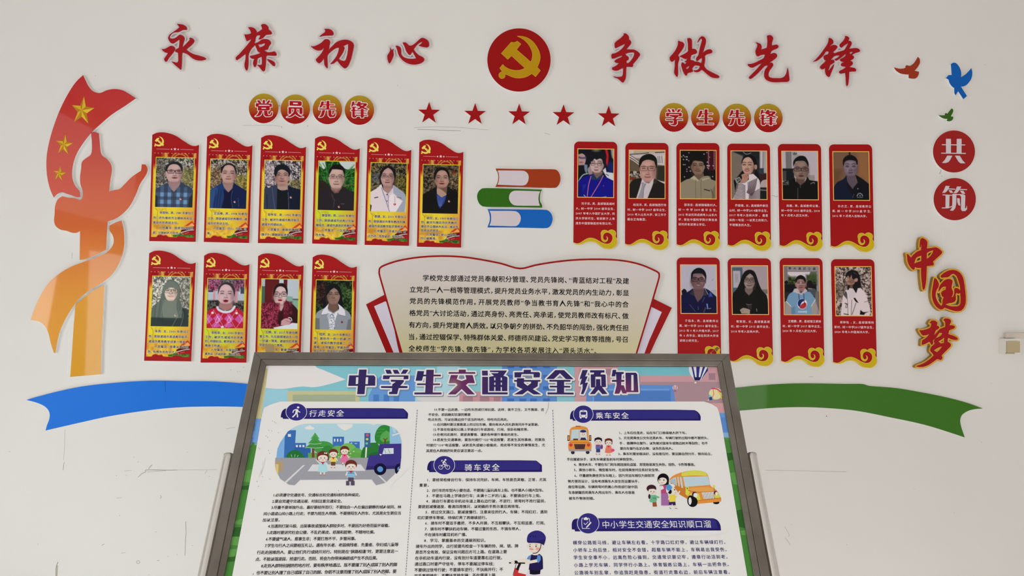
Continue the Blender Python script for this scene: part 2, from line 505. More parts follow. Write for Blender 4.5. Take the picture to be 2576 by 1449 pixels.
v, f = box_geo(RX0 - 0.2, RY0, RH, RX1 + 0.2, 0.2, RH + 0.1); o = mesh_obj('ceiling', v, f, WC); o['kind'] = 'structure'
v, f = box_geo(RX0 - 0.2, RY0, 0, RX0, 0, RH); o = mesh_obj('wall_left', v, f, WP); o['kind'] = 'structure'
v, f = box_geo(RX1, RY0, 0, RX1 + 0.2, 0, RH); o = mesh_obj('wall_right', v, f, WP); o['kind'] = 'structure'
# hairline cracks, seams and scuffs on the paint
ck = (118, 114, 106); ck2 = (150, 147, 140); lk = (228, 226, 222)
z1 = Z(0, 1080, 3.927); z2 = Z(1040, 240, 4.77); z3 = Z(610, 220, 7.36); z4 = Z(1840, 930, 3.5)
cr = []
def CL(T, c, wd, *pts): cr.append(('l', c, wd, T(*pts)))
CL(z1, ck2, .7, (642, 0), (638, 150), (628, 300)); CL(z1, ck, 1.0, (634, 325), (622, 405)); CL(z1, ck2, .8, (1230, 412), (1297, 406))
CL(z1, ck, 1.2, (1500, 350), (1480, 375), (1468, 392)); CL(z1, ck, 1.1, (1365, 472), (1400, 440), (1440, 420), (1450, 402), (1640, 404), (1750, 403)); CL(z1, ck2, .9, (1450, 423), (1550, 414), (1640, 408))
CL(z1, ck2, .6, (1750, 402), (1950, 400), (2140, 398)); CL(z1, ck2, .8, (2045, 402), (2025, 440)); CL(z1, ck, .9, (1362, 318), (1366, 328))
CL(z1, ck, .9, (1582, 655), (1594, 665), (1590, 678), (1578, 682)); CL(z1, ck, 1.0, (1834, 910), (1838, 1020), (1832, 1100), (1826, 1250)); CL(z1, ck, 1.0, (1005, 1148), (1030, 1132))
CL(z1, ck, .9, (1350, 1305), (1362, 1298), (1378, 1303), (1380, 1318), (1365, 1326), (1350, 1320), (1350, 1305)); CL(z1, ck, 1.4, (574, 1310), (555, 1360), (553, 1449)); CL(z1, (170, 164, 150), 3.0, (568, 1345), (562, 1449))
CL(z1, ck, .9, (1550, 1298), (1576, 1296)); CL(z1, ck2, .8, (1195, 1224), (1240, 1219)); CL(z1, ck2, .8, (1150, 680), (1205, 676))
for p in ((95, 221), (1150, 458), (1322, 274), (1247, 454), (1183, 851), (1540, 1014), (1660, 1255), (1750, 1237), (1900, 1148), (1472, 1436), (375, 1134), (2066, 466), (1850, 225)):
    cr.append(('e', ck, z1(p)[0] + (0.9, 0.7)))
CL(z2, ck2, .7, (10, 388), (150, 380), (320, 376), (560, 385), (900, 415)); CL(z2, ck, .9, (50, 410), (180, 411), (390, 420), (565, 424)); CL(z2, ck2, .9, (1570, 450), (1610, 462), (1640, 474))
CL(z2, ck, 1.2, (1168, 225), (1190, 236)); CL(z2, ck, 1.2, (2228, 238), (2250, 249)); CL(z2, ck, 1.1, (1275, 300), (1292, 312))
CL(z3, ck2, .6, (0, 700), (180, 702), (460, 700), (700, 718)); CL(z3, ck, 1.1, (714, 720), (728, 735), (730, 748)); CL(z3, ck, 1.3, (950, 694), (970, 684)); CL(z3, (110, 100, 90), 1.8, (670, 330), (690, 345)); cr.append(('e', ck, z3((1206, 714))[0] + (1.1, 1.0)))
CL(z4, ck2, .8, (685, 62), (722, 63)); cr.append(('e', (70, 66, 60), z4((838, 409))[0] + (1.4, 1.1)))
zz = Z(370, 325, 9.171); cr.append(('e', ck, zz((2098, 131))[0] + (.7, .7))); CL(zz, ck2, .7, (866, 0), (870, 18))
CL(Z(1690, 350, 9.171), ck, .8, (2310, 1300), (2350, 1300), (2390, 1330), (2420, 1320), (2445, 1320))
CL(Z(2320, 315, 5.79), ck, 1.1, (275, 640), (268, 675), (250, 712)); CL(Z(2320, 315, 5.79), lk, .7, (300, 650), (298, 800)); CL(Z(2320, 315, 5.79), ck, .9, (280, 740), (295, 744))
CL(Z(60, 540, 3.623), ck2, .8, (440, 345), (438, 400)); CL(Z(60, 540, 3.623), lk, .7, (415, 980), (408, 1200), (398, 1449)); CL(Z(480, 870, 4.441), ck2, .8, (400, 927), (495, 908)); CL(Z(2260, 580, 6.584), lk, .8, (738, 0), (738, 640))
for p in ((447, 268), (587, 241), (360, 733), (523, 288), (546, 287)): cr.append(('e', ck, Z(480, 870, 4.441)(p)[0] + (.8, .8)))
for p in ((2478, 163), (2494, 965), (2122, 1186), (2470, 1113), (1943, 1000), (1992, 1320), (2400, 1290), (2300, 1230), (910, 520), (1000, 215), (2440, 455), (500, 222), (2130, 1370), (240, 190), (110, 430), (320, 545)): cr.append(('e', ck2, p + (.8, .7)))
CL(lambda *a: list(a), ck2, .7, (1925, 1183), (1999, 1184), (2130, 1187)); CL(lambda *a: list(a), ck2, .8, (1974, 1325), (1985, 1345), (1982, 1350)); CL(lambda *a: list(a), ck2, .8, (1975, 1352), (1988, 1371))
I_ = lambda *a: list(a)
po = prints('paint_crack', WALL, I_, cr, 0.0004, wall, step=0); po['kind'] = 'stuff'

# ================================================================== calligraphy
TH = 0.012; FACE = TH
WHITE = mat((226, 222, 224), 0.5, name='white_foam_board')
LILAC = mat((196, 187, 193), 0.45, name='lilac_white_face')
RED = mat((150, 22, 29), 0.38, name='red_acrylic', coat=0.1)
EDGE = mat((214, 208, 200), 0.6, name='board_edge')
def cutout(name, label, cat, T, polys, holes=(), grow=4.2, back=LILAC, face=RED, lift=0.004, group=None, step=0.55, sm=True, rim=None, edge=None, backd=TH):
    PX = [smooth(T(*p), 3) if sm else T(*p) for p in polys]; HX = [smooth(T(*p), 3) if sm else T(*p) for p in holes]
    allp = [p for L in PX for p in L]
    cx = sum(p[0] for p in allp) / len(allp); cy = sum(p[1] for p in allp) / len(allp)
    t = thing(name, label, cat, WALL.px3((cx, cy)), group)
    outer = contour(PX, HX, grow, step)
    outer = [l for l in outer if abs(sum(l[i - 1][0] * l[i][1] - l[i][0] * l[i - 1][1] for i in range(len(l)))) / 2 > 5]
    plate('backing_plate', WALL, [WALL.px(l, backd) for l in outer], 0.0, backd, back, edge or EDGE, t)
    inner = contour(PX, HX, 0.0, step)
    if rim:
        rl = contour(PX, HX, 0.9, step); plate('pale_rim', WALL, [WALL.px(l, backd + 0.0008) for l in rl], backd, backd + 0.0008, rim, rim, t)
    plate('raised_character', WALL, [WALL.px(l, backd + lift) for l in inner], backd, backd + lift, face, face, t)
    return t
zA, zB, zC, zD, zE = Z(370, 40, 6.133), Z(760, 40, 6.133), Z(1180, 40, 6.133), Z(1500, 60, 7.576), Z(1850, 60, 7.576)
SL = 'slogan characters along the top'
cutout('calligraphy_character', 'red brush-written character 永 edged in white, leftmost of the top row', 'wall lettering', zA, [
 [(455,122),(520,128),(570,142),(608,172),(614,198),(608,212),(540,216),(515,232),(470,248),(410,252),(365,285),(345,318),(350,345),(400,350),(450,330),(480,305),(498,290),(520,290),(560,312),(576,335),(574,365),(550,440),(540,490),(600,430),(655,372),(650,340),(670,335),(705,350),(728,375),(722,402),(680,450),(600,515),(650,555),(720,590),(800,612),(880,638),(910,658),(900,670),(840,685),(790,685),(730,670),(680,640),(620,590),(560,565),(540,562),(535,620),(533,720),(525,820),(512,828),(480,800),(420,750),(372,700),(420,712),(460,722),(478,700),(480,640),(478,580),(475,565),(440,555),(428,540),(440,520),(470,502),(490,490),(497,430),(500,360),(480,370),(445,395),(410,418),(380,422),(350,400),(328,360),(324,335),(345,290),(380,262),(440,222),(480,190),(497,172),(480,150)],
 [(220,512),(265,510),(300,495),(345,468),(375,460),(405,468),(428,490),(428,515),(410,550),(370,600),(330,650),(305,695),(285,706),(268,690),(262,662),(275,640),(305,600),(322,570),(280,562),(245,540)]], group=SL)
cutout('calligraphy_character', 'red brush-written character 葆 edged in white, second from left in the top row', 'wall lettering', zA, [
 [(1555,175),(1590,172),(1640,182),(1672,205),(1690,240),(1688,262),(1760,215),(1776,205),(1770,175),(1755,145),(1775,128),(1810,124),(1845,140),(1872,175),(1870,208),(1895,222),(1920,250),(1925,270),(1905,283),(1830,290),(1815,305),(1780,340),(1740,358),(1715,358),(1735,330),(1750,298),(1700,296),(1683,310),(1670,345),(1668,380),(1655,405),(1662,425),(1720,400),(1770,365),(1820,355),(1870,365),(1905,395),(1910,420),(1885,455),(1868,490),(1862,515),(1830,522),(1795,530),(1830,545),(1855,560),(1920,555),(1965,545),(1990,570),(1998,600),(1980,612),(1920,610),(1850,608),(1835,620),(1832,680),(1828,760),(1812,840),(1790,855),(1770,840),(1740,800),(1695,755),(1760,755),(1770,740),(1768,640),(1765,625),(1720,645),(1700,660),(1695,700),(1690,740),(1670,785),(1650,785),(1635,745),(1638,700),(1655,660),(1610,655),(1585,635),(1590,615),(1650,605),(1700,590),(1745,575),(1740,565),(1710,550),(1690,510),(1670,460),(1658,445),(1640,470),(1610,500),(1575,560),(1560,620),(1562,700),(1555,800),(1540,842),(1525,835),(1505,790),(1502,740),(1515,680),(1520,620),(1518,580),(1480,610),(1430,650),(1385,680),(1368,672),(1368,640),(1420,590),(1500,500),(1560,430),(1600,375),(1610,350),(1570,372),(1535,388),(1520,350),(1497,285),(1550,285),(1605,268),(1590,225)],
 [(1845,665),(1880,670),(1930,690),(1965,715),(1975,750),(1968,772),(1945,770),(1905,735),(1870,700)]],
 [[(1710,435),(1760,435),(1800,420),(1820,425),(1810,450),(1770,475),(1735,488),(1722,460)]], group=SL)
cutout('calligraphy_character', 'red brush-written character 初 edged in white, third from left in the top row', 'wall lettering', zB, [
 [(340,198),(410,200),(450,215),(480,250),(484,280),(470,298),(400,300),(330,305),(265,320),(300,285),(350,250),(358,225)],
 [(130,465),(180,468),(240,445),(300,410),(350,362),(390,358),(425,378),(432,410),(420,450),(415,500),(405,535),(430,500),(480,450),(520,410),(600,375),(680,366),(730,378),(780,410),(798,445),(790,500),(770,600),(745,690),(700,780),(665,806),(650,806),(620,785),(580,745),(545,695),(530,695),(490,728),(430,742),(470,700),(530,620),(560,540),(570,490),(530,490),(480,520),(430,560),(395,600),(388,640),(392,740),(392,805),(375,800),(345,760),(338,700),(335,650),(300,700),(265,730),(245,722),(215,690),(212,668),(250,630),(300,570),(335,500),(342,478),(300,520),(260,532),(215,525),(170,500)]],
 [[(635,462),(680,440),(708,428),(708,500),(695,600),(670,680),(650,695),(600,685),(562,660),(600,610),(640,540),(655,490)]], group=SL)
cutout('calligraphy_character', 'red brush-written character 心 edged in white, left of the round hammer and sickle emblem', 'wall lettering', zB, [
 [(1352,475),(1375,515),(1390,530),(1410,495),(1405,540),(1412,600),(1390,660),(1365,710),(1350,730),(1335,725),(1318,670),(1315,610),(1340,570),(1358,530)],
 [(1440,458),(1480,462),(1520,490),(1528,530),(1530,590),(1560,630),(1620,655),(1700,662),(1760,655),(1735,610),(1700,548),(1685,575),(1665,602),(1640,590),(1600,530),(1580,470),(1548,410),(1600,410),(1650,455),(1680,458),(1720,440),(1780,390),(1830,345),(1860,338),(1900,352),(1945,385),(1960,430),(1955,465),(1935,482),(1870,478),(1795,455),(1830,435),(1852,405),(1845,395),(1800,420),(1760,460),(1720,515),(1760,570),(1800,605),(1860,635),(1885,660),(1882,685),(1860,710),(1800,738),(1740,748),(1650,738),(1580,705),(1520,650),(1480,580),(1465,520)]], group=SL)
cutout('calligraphy_character', 'red brush-written character 争 edged in white, right of the round hammer and sickle emblem', 'wall lettering', zD, [
 [(520,185),(560,182),(600,210),(625,250),(628,298),(655,320),(668,355),(655,390),(620,430),(575,485),(650,486),(720,490),(780,520),(825,560),(838,590),(820,620),(760,700),(700,768),(705,800),(690,818),(620,815),(578,815),(572,850),(570,950),(565,1010),(550,1070),(520,1115),(495,1112),(450,1070),(400,1035),(345,1015),(325,1000),(380,1008),(450,1008),(490,995),(505,970),(512,900),(515,840),(480,850),(430,880),(390,890),(320,878),(300,860),(305,830),(345,815),(400,780),(435,745),(390,742),(350,720),(350,700),(400,665),(460,640),(495,620),(490,600),(420,625),(350,655),(305,660),(290,630),(290,590),(300,570),(360,558),(430,520),(490,470),(530,420),(550,375),(500,400),(430,435),(375,462),(355,450),(350,400),(355,360),(390,325),(460,275),(510,225),(533,205)]],
 [[(555,570),(620,548),(700,540),(725,545),(722,590),(700,640),(650,710),(610,748),(578,745),(578,700),(615,685),(622,650),(600,615),(570,600)]], group=SL)
cutout('calligraphy_character', 'red brush-written character 做 edged in white, third from right in the top row', 'wall lettering', zD, [
 [(1560,318),(1600,335),(1650,350),(1678,390),(1672,430),(1640,490),(1590,560),(1560,600),(1585,640),(1580,690),(1562,740),(1558,850),(1560,960),(1548,1012),(1520,990),(1488,930),(1490,880),(1500,800),(1502,700),(1505,672),(1470,710),(1440,720),(1415,700),(1402,660),(1405,630),(1450,580),(1510,500),(1550,420),(1562,370)],
 [(1735,275),(1790,272),(1820,300),(1826,380),(1826,475),(1880,478),(1910,500),(1925,540),(1910,562),(1850,580),(1815,595),(1800,640),(1798,690),(1850,695),(1875,715),(1930,720),(1985,740),(2002,748),(2015,700),(2020,645),(1980,665),(1940,700),(1912,705),(1905,670),(1915,635),(1945,600),(1960,540),(1980,440),(2010,340),(2020,300),(2002,272),(1980,295),(1955,335),(1930,360),(1945,310),(1970,265),(2010,235),(2050,245),(2085,285),(2092,340),(2075,420),(2050,500),(2030,555),(2080,510),(2140,485),(2180,485),(2212,510),(2212,545),(2180,562),(2120,575),(2070,610),(2075,680),(2065,760),(2058,800),(2100,860),(2170,905),(2260,950),(2330,985),(2350,1010),(2335,1030),(2270,1030),(2200,1015),(2140,975),(2070,915),(2018,870),(1970,905),(1930,918),(1870,905),(1855,885),(1920,880),(1960,850),(1978,800),(1930,790),(1880,790),(1850,820),(1828,855),(1848,905),(1800,925),(1750,935),(1735,960),(1720,988),(1695,970),(1660,910),(1635,840),(1622,770),(1632,730),(1660,740),(1690,772),(1722,730),(1680,715),(1715,700),(1735,655),(1700,668),(1660,650),(1590,615),(1640,590),(1700,560),(1752,520),(1752,450),(1748,360)]],
 [[(1712,840),(1750,810),(1778,795),(1765,830),(1735,862),(1715,855)]], group=SL)
cutout('calligraphy_character', 'red brush-written character 先 edged in white, second from right in the top row', 'wall lettering', zE, [
 [(605,225),(650,212),(690,225),(720,265),(715,310),(698,360),(695,412),(740,400),(790,395),(820,415),(822,440),(800,465),(740,490),(695,515),(675,550),(668,580),(710,558),(745,552),(785,575),(798,605),(785,640),(740,680),(690,715),(640,738),(680,735),(715,750),(722,785),(700,830),(660,880),(635,940),(632,980),(645,1010),(700,1030),(800,1035),(880,1030),(930,1005),(965,960),(985,900),(997,835),(1010,880),(1020,960),(1030,1040),(1028,1080),(1005,1100),(900,1105),(800,1110),(700,1105),(630,1085),(580,1050),(555,1000),(555,930),(575,860),(610,820),(625,795),(590,790),(550,815),(490,880),(400,970),(320,1035),(290,1048),(265,1035),(262,1010),(320,950),(400,870),(470,790),(510,745),(450,770),(380,810),(330,832),(290,825),(250,795),(235,765),(280,765),(360,745),(450,700),(540,650),(572,580),(500,590),(440,618),(410,605),(395,570),(385,520),(405,460),(425,400),(415,375),(385,350),(430,360),(480,385),(500,420),(500,460),(492,490),(540,475),(600,455),(610,400),(615,300)]], group=SL)
cutout('calligraphy_character', 'red brush-written character 锋 edged in white, rightmost of the top row', 'wall lettering', zE, [
 [(1785,265),(1830,280),(1865,320),(1870,365),(1830,400),(1795,435),(1850,405),(1890,400),(1940,420),(1950,450),(1920,485),(1860,540),(1895,560),(1940,540),(2010,520),(2080,495),(2110,450),(2140,400),(2160,360),(2110,390),(2060,425),(2030,452),(2005,440),(1990,410),(1995,385),(2040,340),(2080,290),(2100,250),(2090,228),(2130,235),(2165,260),(2172,290),(2150,320),(2190,325),(2215,350),(2218,385),(2195,430),(2170,475),(2230,465),(2300,460),(2350,475),(2378,505),(2370,530),(2300,550),(2240,580),(2225,600),(2250,605),(2262,635),(2250,665),(2210,690),(2190,705),(2225,715),(2240,745),(2230,780),(2200,800),(2175,825),(2230,832),(2280,845),(2305,875),(2295,905),(2230,905),(2170,912),(2168,1000),(2160,1090),(2145,1170),(2130,1182),(2118,1165),(2112,1080),(2105,980),(2100,930),(2060,940),(2010,945),(1980,925),(1985,895),(2040,870),(2100,830),(2110,810),(2060,810),(2025,800),(2015,770),(2030,745),(2090,720),(2030,715),(2000,695),(1998,670),(2060,640),(2105,600),(2115,560),(2060,610),(2000,655),(1950,690),(1925,700),(1890,670),(1940,650),(1985,610),(1995,598),(1930,600),(1880,620),(1850,655),(1815,690),(1860,680),(1890,700),(1890,735),(1850,760),(1815,780),(1790,840),(1770,895),(1800,870),(1850,800),(1885,760),(1870,830),(1840,900),(1805,990),(1790,1012),(1765,1000),(1730,960),(1715,900),(1715,835),(1690,855),(1660,865),(1620,840),(1620,810),(1660,765),(1710,720),(1735,680),(1710,690),(1690,660),(1685,610),(1720,590),(1765,575),(1790,525),(1755,520),(1730,525),(1700,570),(1640,640),(1560,700),(1480,720),(1540,670),(1620,580),(1700,470),(1760,380),(1780,320)]],
 [[(2175,540),(2245,525),(2225,555),(2190,578)]], group=SL)
# gold-edged characters on the right
GOLD = mat((196, 152, 44), 0.35, name='gold_plate', coat=0.2); GOLDR = mat((228, 190, 104), 0.35, name='pale_gold_rim'); GOLDE = mat((150, 116, 50), 0.4, name='gold_edge')
zH, zI = Z(2260, 580, 6.584), Z(2270, 780, 9.058)
DR = 'gold-edged characters on the right'
cutout('calligraphy_character', 'red character 中 edged in gold, uppermost of the three on the right', 'wall lettering', zH, [
 [(375,135),(400,122),(440,140),(478,180),(482,220),(472,296),(560,285),(620,275),(680,305),(728,350),(720,380),(650,445),(575,515),(588,550),(580,578),(540,582),(472,590),(468,700),(460,850),(435,970),(415,985),(405,960),(385,800),(378,700),(380,618),(340,622),(290,612),(275,600),(268,650),(240,645),(190,590),(155,510),(148,430),(138,385),(165,395),(212,450),(250,400),(310,350),(378,322),(385,260),(388,190),(370,280),(355,285),(358,200)]],
 [[(262,548),(285,480),(300,450),(385,415),(382,505),(310,525)], [(472,470),(472,375),(520,345),(582,325),(570,370),(520,435)]], grow=3.5, back=GOLD, rim=GOLDR, edge=GOLDE, backd=0.02, lift=0.003, group=DR, step=0.45)
cutout('calligraphy_character', 'red character 国 edged in gold, middle of the three on the right', 'wall lettering', zH, [
 [(705,770),(705,745),(760,700),(840,660),(910,652),(980,670),(1040,720),(1075,790),(1090,860),(1105,960),(1118,1100),(1115,1200),(1085,1280),(1040,1325),(980,1338),(900,1325),(830,1300),(765,1278),(735,1305),(700,1308),(640,1270),(590,1200),(565,1120),(560,1020),(575,920),(590,830),(600,785),(625,795),(650,830),(672,880),(665,930),(635,985),(618,1070),(635,1140),(675,1210),(715,1248),(728,1230),(735,1200),(735,1150),(755,1105),(725,1090),(712,1040),(730,1005),(790,975),(790,930),(740,935),(700,975),(668,1018),(680,940),(720,870),(780,815),(850,800),(895,820),(900,850),(885,920),(885,960),(905,1000),(908,1040),(895,1080),(875,1108),(915,1090),(930,1040),(930,970),(945,950),(985,955),(1020,985),(1025,1030),(1005,1050),(960,1035),(950,1060),(955,1130),(940,1175),(900,1195),(840,1205),(780,1222),(860,1250),(930,1255),(990,1250),(1025,1220),(1035,1150),(1030,1050),(1025,930),(1000,840),(970,760),(925,718),(885,725),(830,770),(760,778),(720,785)]],
 grow=3.5, back=GOLD, rim=GOLDR, edge=GOLDE, backd=0.02, lift=0.003, group=DR, step=0.45)
cutout('calligraphy_character', 'red character 梦 edged in gold, lowest of the three on the right', 'wall lettering', zI, [
 [(640,270),(670,238),(740,240),(795,275),(800,310),(785,350),(830,370),(845,395),(830,425),(765,465),(735,540),(725,580),(760,540),(810,490),(850,440),(920,405),(980,385),(985,330),(970,240),(955,255),(940,225),(960,195),(1030,190),(1080,205),(1115,245),(1105,285),(1075,345),(1140,345),(1195,365),(1205,390),(1180,420),(1110,445),(1065,470),(1050,545),(1110,565),(1180,590),(1250,630),(1270,665),(1240,682),(1170,680),(1100,660),(1045,630),(1035,680),(1035,722),(1080,745),(1110,785),(1105,820),(1060,870),(980,950),(895,1035),(915,1070),(910,1110),(885,1138),(840,1130),(795,1115),(720,1170),(620,1240),(500,1290),(400,1300),(320,1290),(340,1270),(440,1235),(560,1170),(650,1100),(720,1035),(690,985),(645,940),(645,880),(670,830),(720,790),(745,745),(722,740),(730,690),(770,640),(840,610),(900,560),(912,530),(850,515),(800,590),(740,660),(700,690),(705,750),(690,790),(665,795),(640,750),(620,720),(560,755),(490,785),(445,795),(455,690),(500,665),(560,620),(620,545),(560,570),(480,585),(440,550),(410,500),(385,455),(450,458),(540,440),(640,395),(665,330),(658,300),(620,305)]],
 [[(822,715),(890,680),(960,620),(955,745),(880,762)], [(718,920),(780,880),(840,850),(912,832),(870,890),(795,960)]], grow=3.5, back=GOLD, rim=GOLDR, edge=GOLDE, backd=0.02, lift=0.003, group=DR, step=0.45)

# ================================================================== emblem disc
EM = [[(748,312),(830,318),(900,340),(980,395),(1040,470),(1080,550),(1097,630),(1085,710),(1050,790),(1098,842),(1027,935),(968,888),(900,930),(840,950),(780,957),(700,950),(620,920),(555,888),(520,862),(475,805),(520,750),(560,790),(630,825),(700,840),(760,842),(820,828),(868,805),(655,612),(597,668),(500,578),(650,408),(690,412),(720,405),(745,390),(797,433),(730,520),(955,715),(975,650),(980,580),(960,510),(920,440),(860,375),(800,335)], ell(509, 915, 49, 50, 24)]
EMBL = contour([zC(*smooth(p, 3)) for p in EM], [], 0.0, 0.6); EMBR = contour([zC(*smooth(p, 3)) for p in EM], [], 0.7, 0.6)
cx, cy = zC((770, 680))[0]
t = thing('emblem_disc', 'large red disc with a golden hammer and sickle, centre of the top row', 'emblem', WALL.px3((cx, cy)))
plate('disc_plate', WALL, [WALL.px(ell(cx, cy, 79.6, n=96), 0.018)], 0.0, 0.018, mat((142, 17, 21), 0.42, name='disc_red'), WHITE, t)
plate('emblem_edge', WALL, [WALL.px(l, 0.0205) for l in EMBR], 0.018, 0.0205, mat((206, 160, 62), 0.4), mat((190, 140, 50), 0.4), t)
plate('hammer_and_sickle', WALL, [WALL.px(l, 0.021) for l in EMBL], 0.0205, 0.021, mat((172, 133, 16), 0.4, name='emblem_gold'), mat((190, 140, 50), 0.4), t)

# ================================================================== character roundels
GY = {}
GY['党'] = ((392, 388), [[(372,232),(415,232),(415,292),(372,292)], [(265,240),(310,236),(348,285),(345,292),(300,290)], [(478,240),(520,242),(480,296),(438,292)], [(245,292),(540,300),(545,357),(505,360),(500,322),(300,318),(296,340),(280,357),(245,355)], [(285,340),(500,340),(505,405),(495,425),(300,427),(285,425)], [(310,432),(370,432),(345,500),(320,522),(285,533),(235,535),(280,500)], [(398,430),(460,432),(465,490),(480,512),(515,505),(542,450),(552,455),(545,515),(510,535),(430,538),(402,510)]], [[(350,375),(435,375),(435,395),(350,395)], [(300,322),(480,326),(480,336),(300,334)]])
GY['员'] = ((978, 402), [[(870,250),(1075,255),(1095,270),(1095,325),(1075,342),(870,335)], [(850,365),(905,365),(900,487),(850,490)], [(850,365),(1095,368),(1110,385),(1110,490),(1055,490),(1052,395),(850,392)], [(955,390),(1000,390),(1000,440),(1035,495),(1080,525),(1130,550),(1060,550),(1010,522),(975,495),(930,530),(880,550),(815,550),(880,520),(940,465),(955,430)]], [[(935,280),(1025,285),(1025,310),(935,308)]])
GY['先'] = ((1572, 408), [[(1460,258),(1510,262),(1490,330),(1460,370),(1420,372),(1445,320)], [(1555,250),(1608,250),(1605,400),(1553,400)], [(1495,312),(1700,314),(1700,330),(1490,328)], [(1415,390),(1720,392),(1720,410),(1415,408)], [(1480,418),(1532,418),(1510,500),(1490,535),(1455,550),(1415,550),(1450,510)], [(1585,418),(1645,418),(1645,500),(1665,520),(1695,505),(1712,455),(1722,460),(1722,510),(1700,545),(1620,552),(1590,520)]], [])
GY['锋'] = ((2165, 420), [[(2030,262),(2075,262),(2065,300),(2115,302),(2115,318),(2060,318),(2040,345),(2010,345),(2025,300)], [(2010,355),(2110,357),(2110,372),(2010,370)], [(2005,416),(2110,418),(2110,434),(2005,432)], [(2035,370),(2080,370),(2078,518),(2095,520),(2120,498),(2120,520),(2095,555),(2060,560),(2032,540)], [(2140,262),(2195,268),(2175,290),(2290,292),(2308,308),(2295,335),(2245,365),(2335,403),(2290,412),(2215,380),(2150,410),(2110,402),(2180,362),(2140,343),(2105,335)], [(2110,424),(2310,428),(2310,441),(2110,438)], [(2120,464),(2300,467),(2300,480),(2120,478)], [(2110,512),(2312,515),(2312,530),(2110,527)], [(2190,395),(2240,395),(2240,560),(2190,560)]], [[(2175,322),(2250,312),(2215,342)]])
GY['学'] = ((408, 370), [[(285,220),(325,220),(355,270),(312,272)], [(360,220),(405,218),(428,268),(385,272)], [(490,218),(540,222),(500,275),(458,270)], [(265,285),(545,287),(553,300),(552,350),(505,352),(500,312),(320,308),(315,350),(265,352)], [(325,325),(500,328),(500,345),(440,398),(465,420),(465,490),(430,520),(370,515),(320,478),(370,495),(402,488),(405,430),(398,400),(420,372),(330,345)], [(260,402),(565,403),(565,421),(260,420)]], [])
GY['生'] = ((990, 370), [[(890,245),(938,247),(920,310),(895,360),(840,372),(870,310)], [(975,222),(1030,222),(1028,490),(975,490)], [(925,294),(1125,296),(1125,310),(920,308)], [(880,386),(1110,387),(1110,403),(880,402)], [(840,482),(1140,483),(1140,502),(840,500)]], [])
GY['共'] = ((462, 383), [[(348,198),(418,198),(418,405),(348,405)], [(505,198),(573,198),(573,408),(503,408)], [(288,277),(627,281),(627,294),(288,290)], [(278,400),(636,404),(636,418),(278,413)], [(365,442),(440,443),(405,510),(380,538),(345,550),(288,550),(330,505)], [(478,443),(548,445),(590,515),(630,555),(560,555),(530,530)]], [])
GY['筑'] = ((473, 1077), [[(342,883),(402,885),(365,955),(335,983),(292,986),(320,940)], [(380,920),(482,925),(482,938),(378,935)], [(385,945),(430,950),(452,985),(410,985)], [(508,892),(570,893),(535,955),(505,988),(455,990),(490,940)], [(550,928),(653,933),(653,945),(548,942)], [(550,952),(600,955),(628,1000),(580,995)], [(297,1008),(437,1014),(435,1027),(297,1020)], [(342,1018),(398,1020),(393,1200),(340,1200)], [(287,1198),(380,1198),(440,1172),(435,1190),(380,1210),(287,1212)], [(440,1000),(498,1000),(495,1150),(480,1210),(450,1245),(405,1243),(435,1200),(440,1120)], [(490,1003),(600,1005),(628,1022),(625,1120),(622,1205),(640,1212),(652,1165),(655,1220),(630,1250),(580,1250),(565,1220),(568,1040),(550,1018),(490,1016)], [(508,1062),(545,1065),(550,1140),(557,1172),(530,1165),(512,1120)]], [])
WRIM = mat((224, 208, 214), 0.4, name='white_outline'); RDK = mat((162, 24, 30), 0.4, name='roundel_red')
gx = {}
def roundel(ch, cx, cy, r, sc, label, group, big=False):
    (gx0, gy0), polys, holes = GY[ch]
    s = (5.79 if big else 7.36) / sc
    T = lambda *P: [(cx + (p[0] - gx0) / s, cy + (p[1] - gy0) / s) for p in P]
    t = thing('character_roundel', label, 'wall lettering', WALL.px3((cx, cy)), group)
    if big: face = mat((146, 18, 24), 0.3, name='roundel_gloss_red', coat=0.4)
    else:
        q = WALL.px3((cx, cy)).z; rr = r / FPX * 3.4
        k = round(q, 2)
        if k not in gx: gx[k] = ramp_mat('gold_to_red_print', [(q - rr, (148, 16, 24)), (q - rr * .5, (150, 32, 26)), (q, (160, 84, 30)), (q + rr * .45, (162, 122, 34)), (q + rr, (160, 142, 40))], rough=0.4)
        face = gx[k]
    plate('round_plate', WALL, [WALL.px(ell(cx, cy, r, n=72), TH)], 0.0, TH, face, WHITE, t)
    P = [T(*p) for p in polys]; H = [T(*p) for p in holes]
    if big:
        plate('raised_character', WALL, [WALL.px(l, TH + 0.002) for l in contour(P, H, 0, 0.4)], TH, TH + 0.002, LILAC, LILAC, t)
    else:
        o1 = contour(P, H, 1.9, 0.4)
        plate('white_outline', WALL, [WALL.px(l, TH + 0.001) for l in o1], TH, TH + 0.001, WRIM, mat((60, 30, 40), .5), t)
        plate('raised_character', WALL, [WALL.px(l, TH + 0.002) for l in contour(P, H, 0, 0.4)], TH + 0.001, TH + 0.002, RDK, mat((70, 20, 30), .5), t)
for ch, cx, cy, r, sc, lb in (('党', 663.3, 272.7, 37.3, 1, 'first'), ('员', 742.9, 274.6, 37, 1, 'second'), ('先', 823.6, 275.4, 37, 1, 'third'), ('锋', 904.2, 277.1, 37, 1, 'last')):
    roundel(ch, cx, cy, r, sc, 'gold-to-red round plate with the character %s, %s of the four on the left' % (ch, lb), 'left roundels')
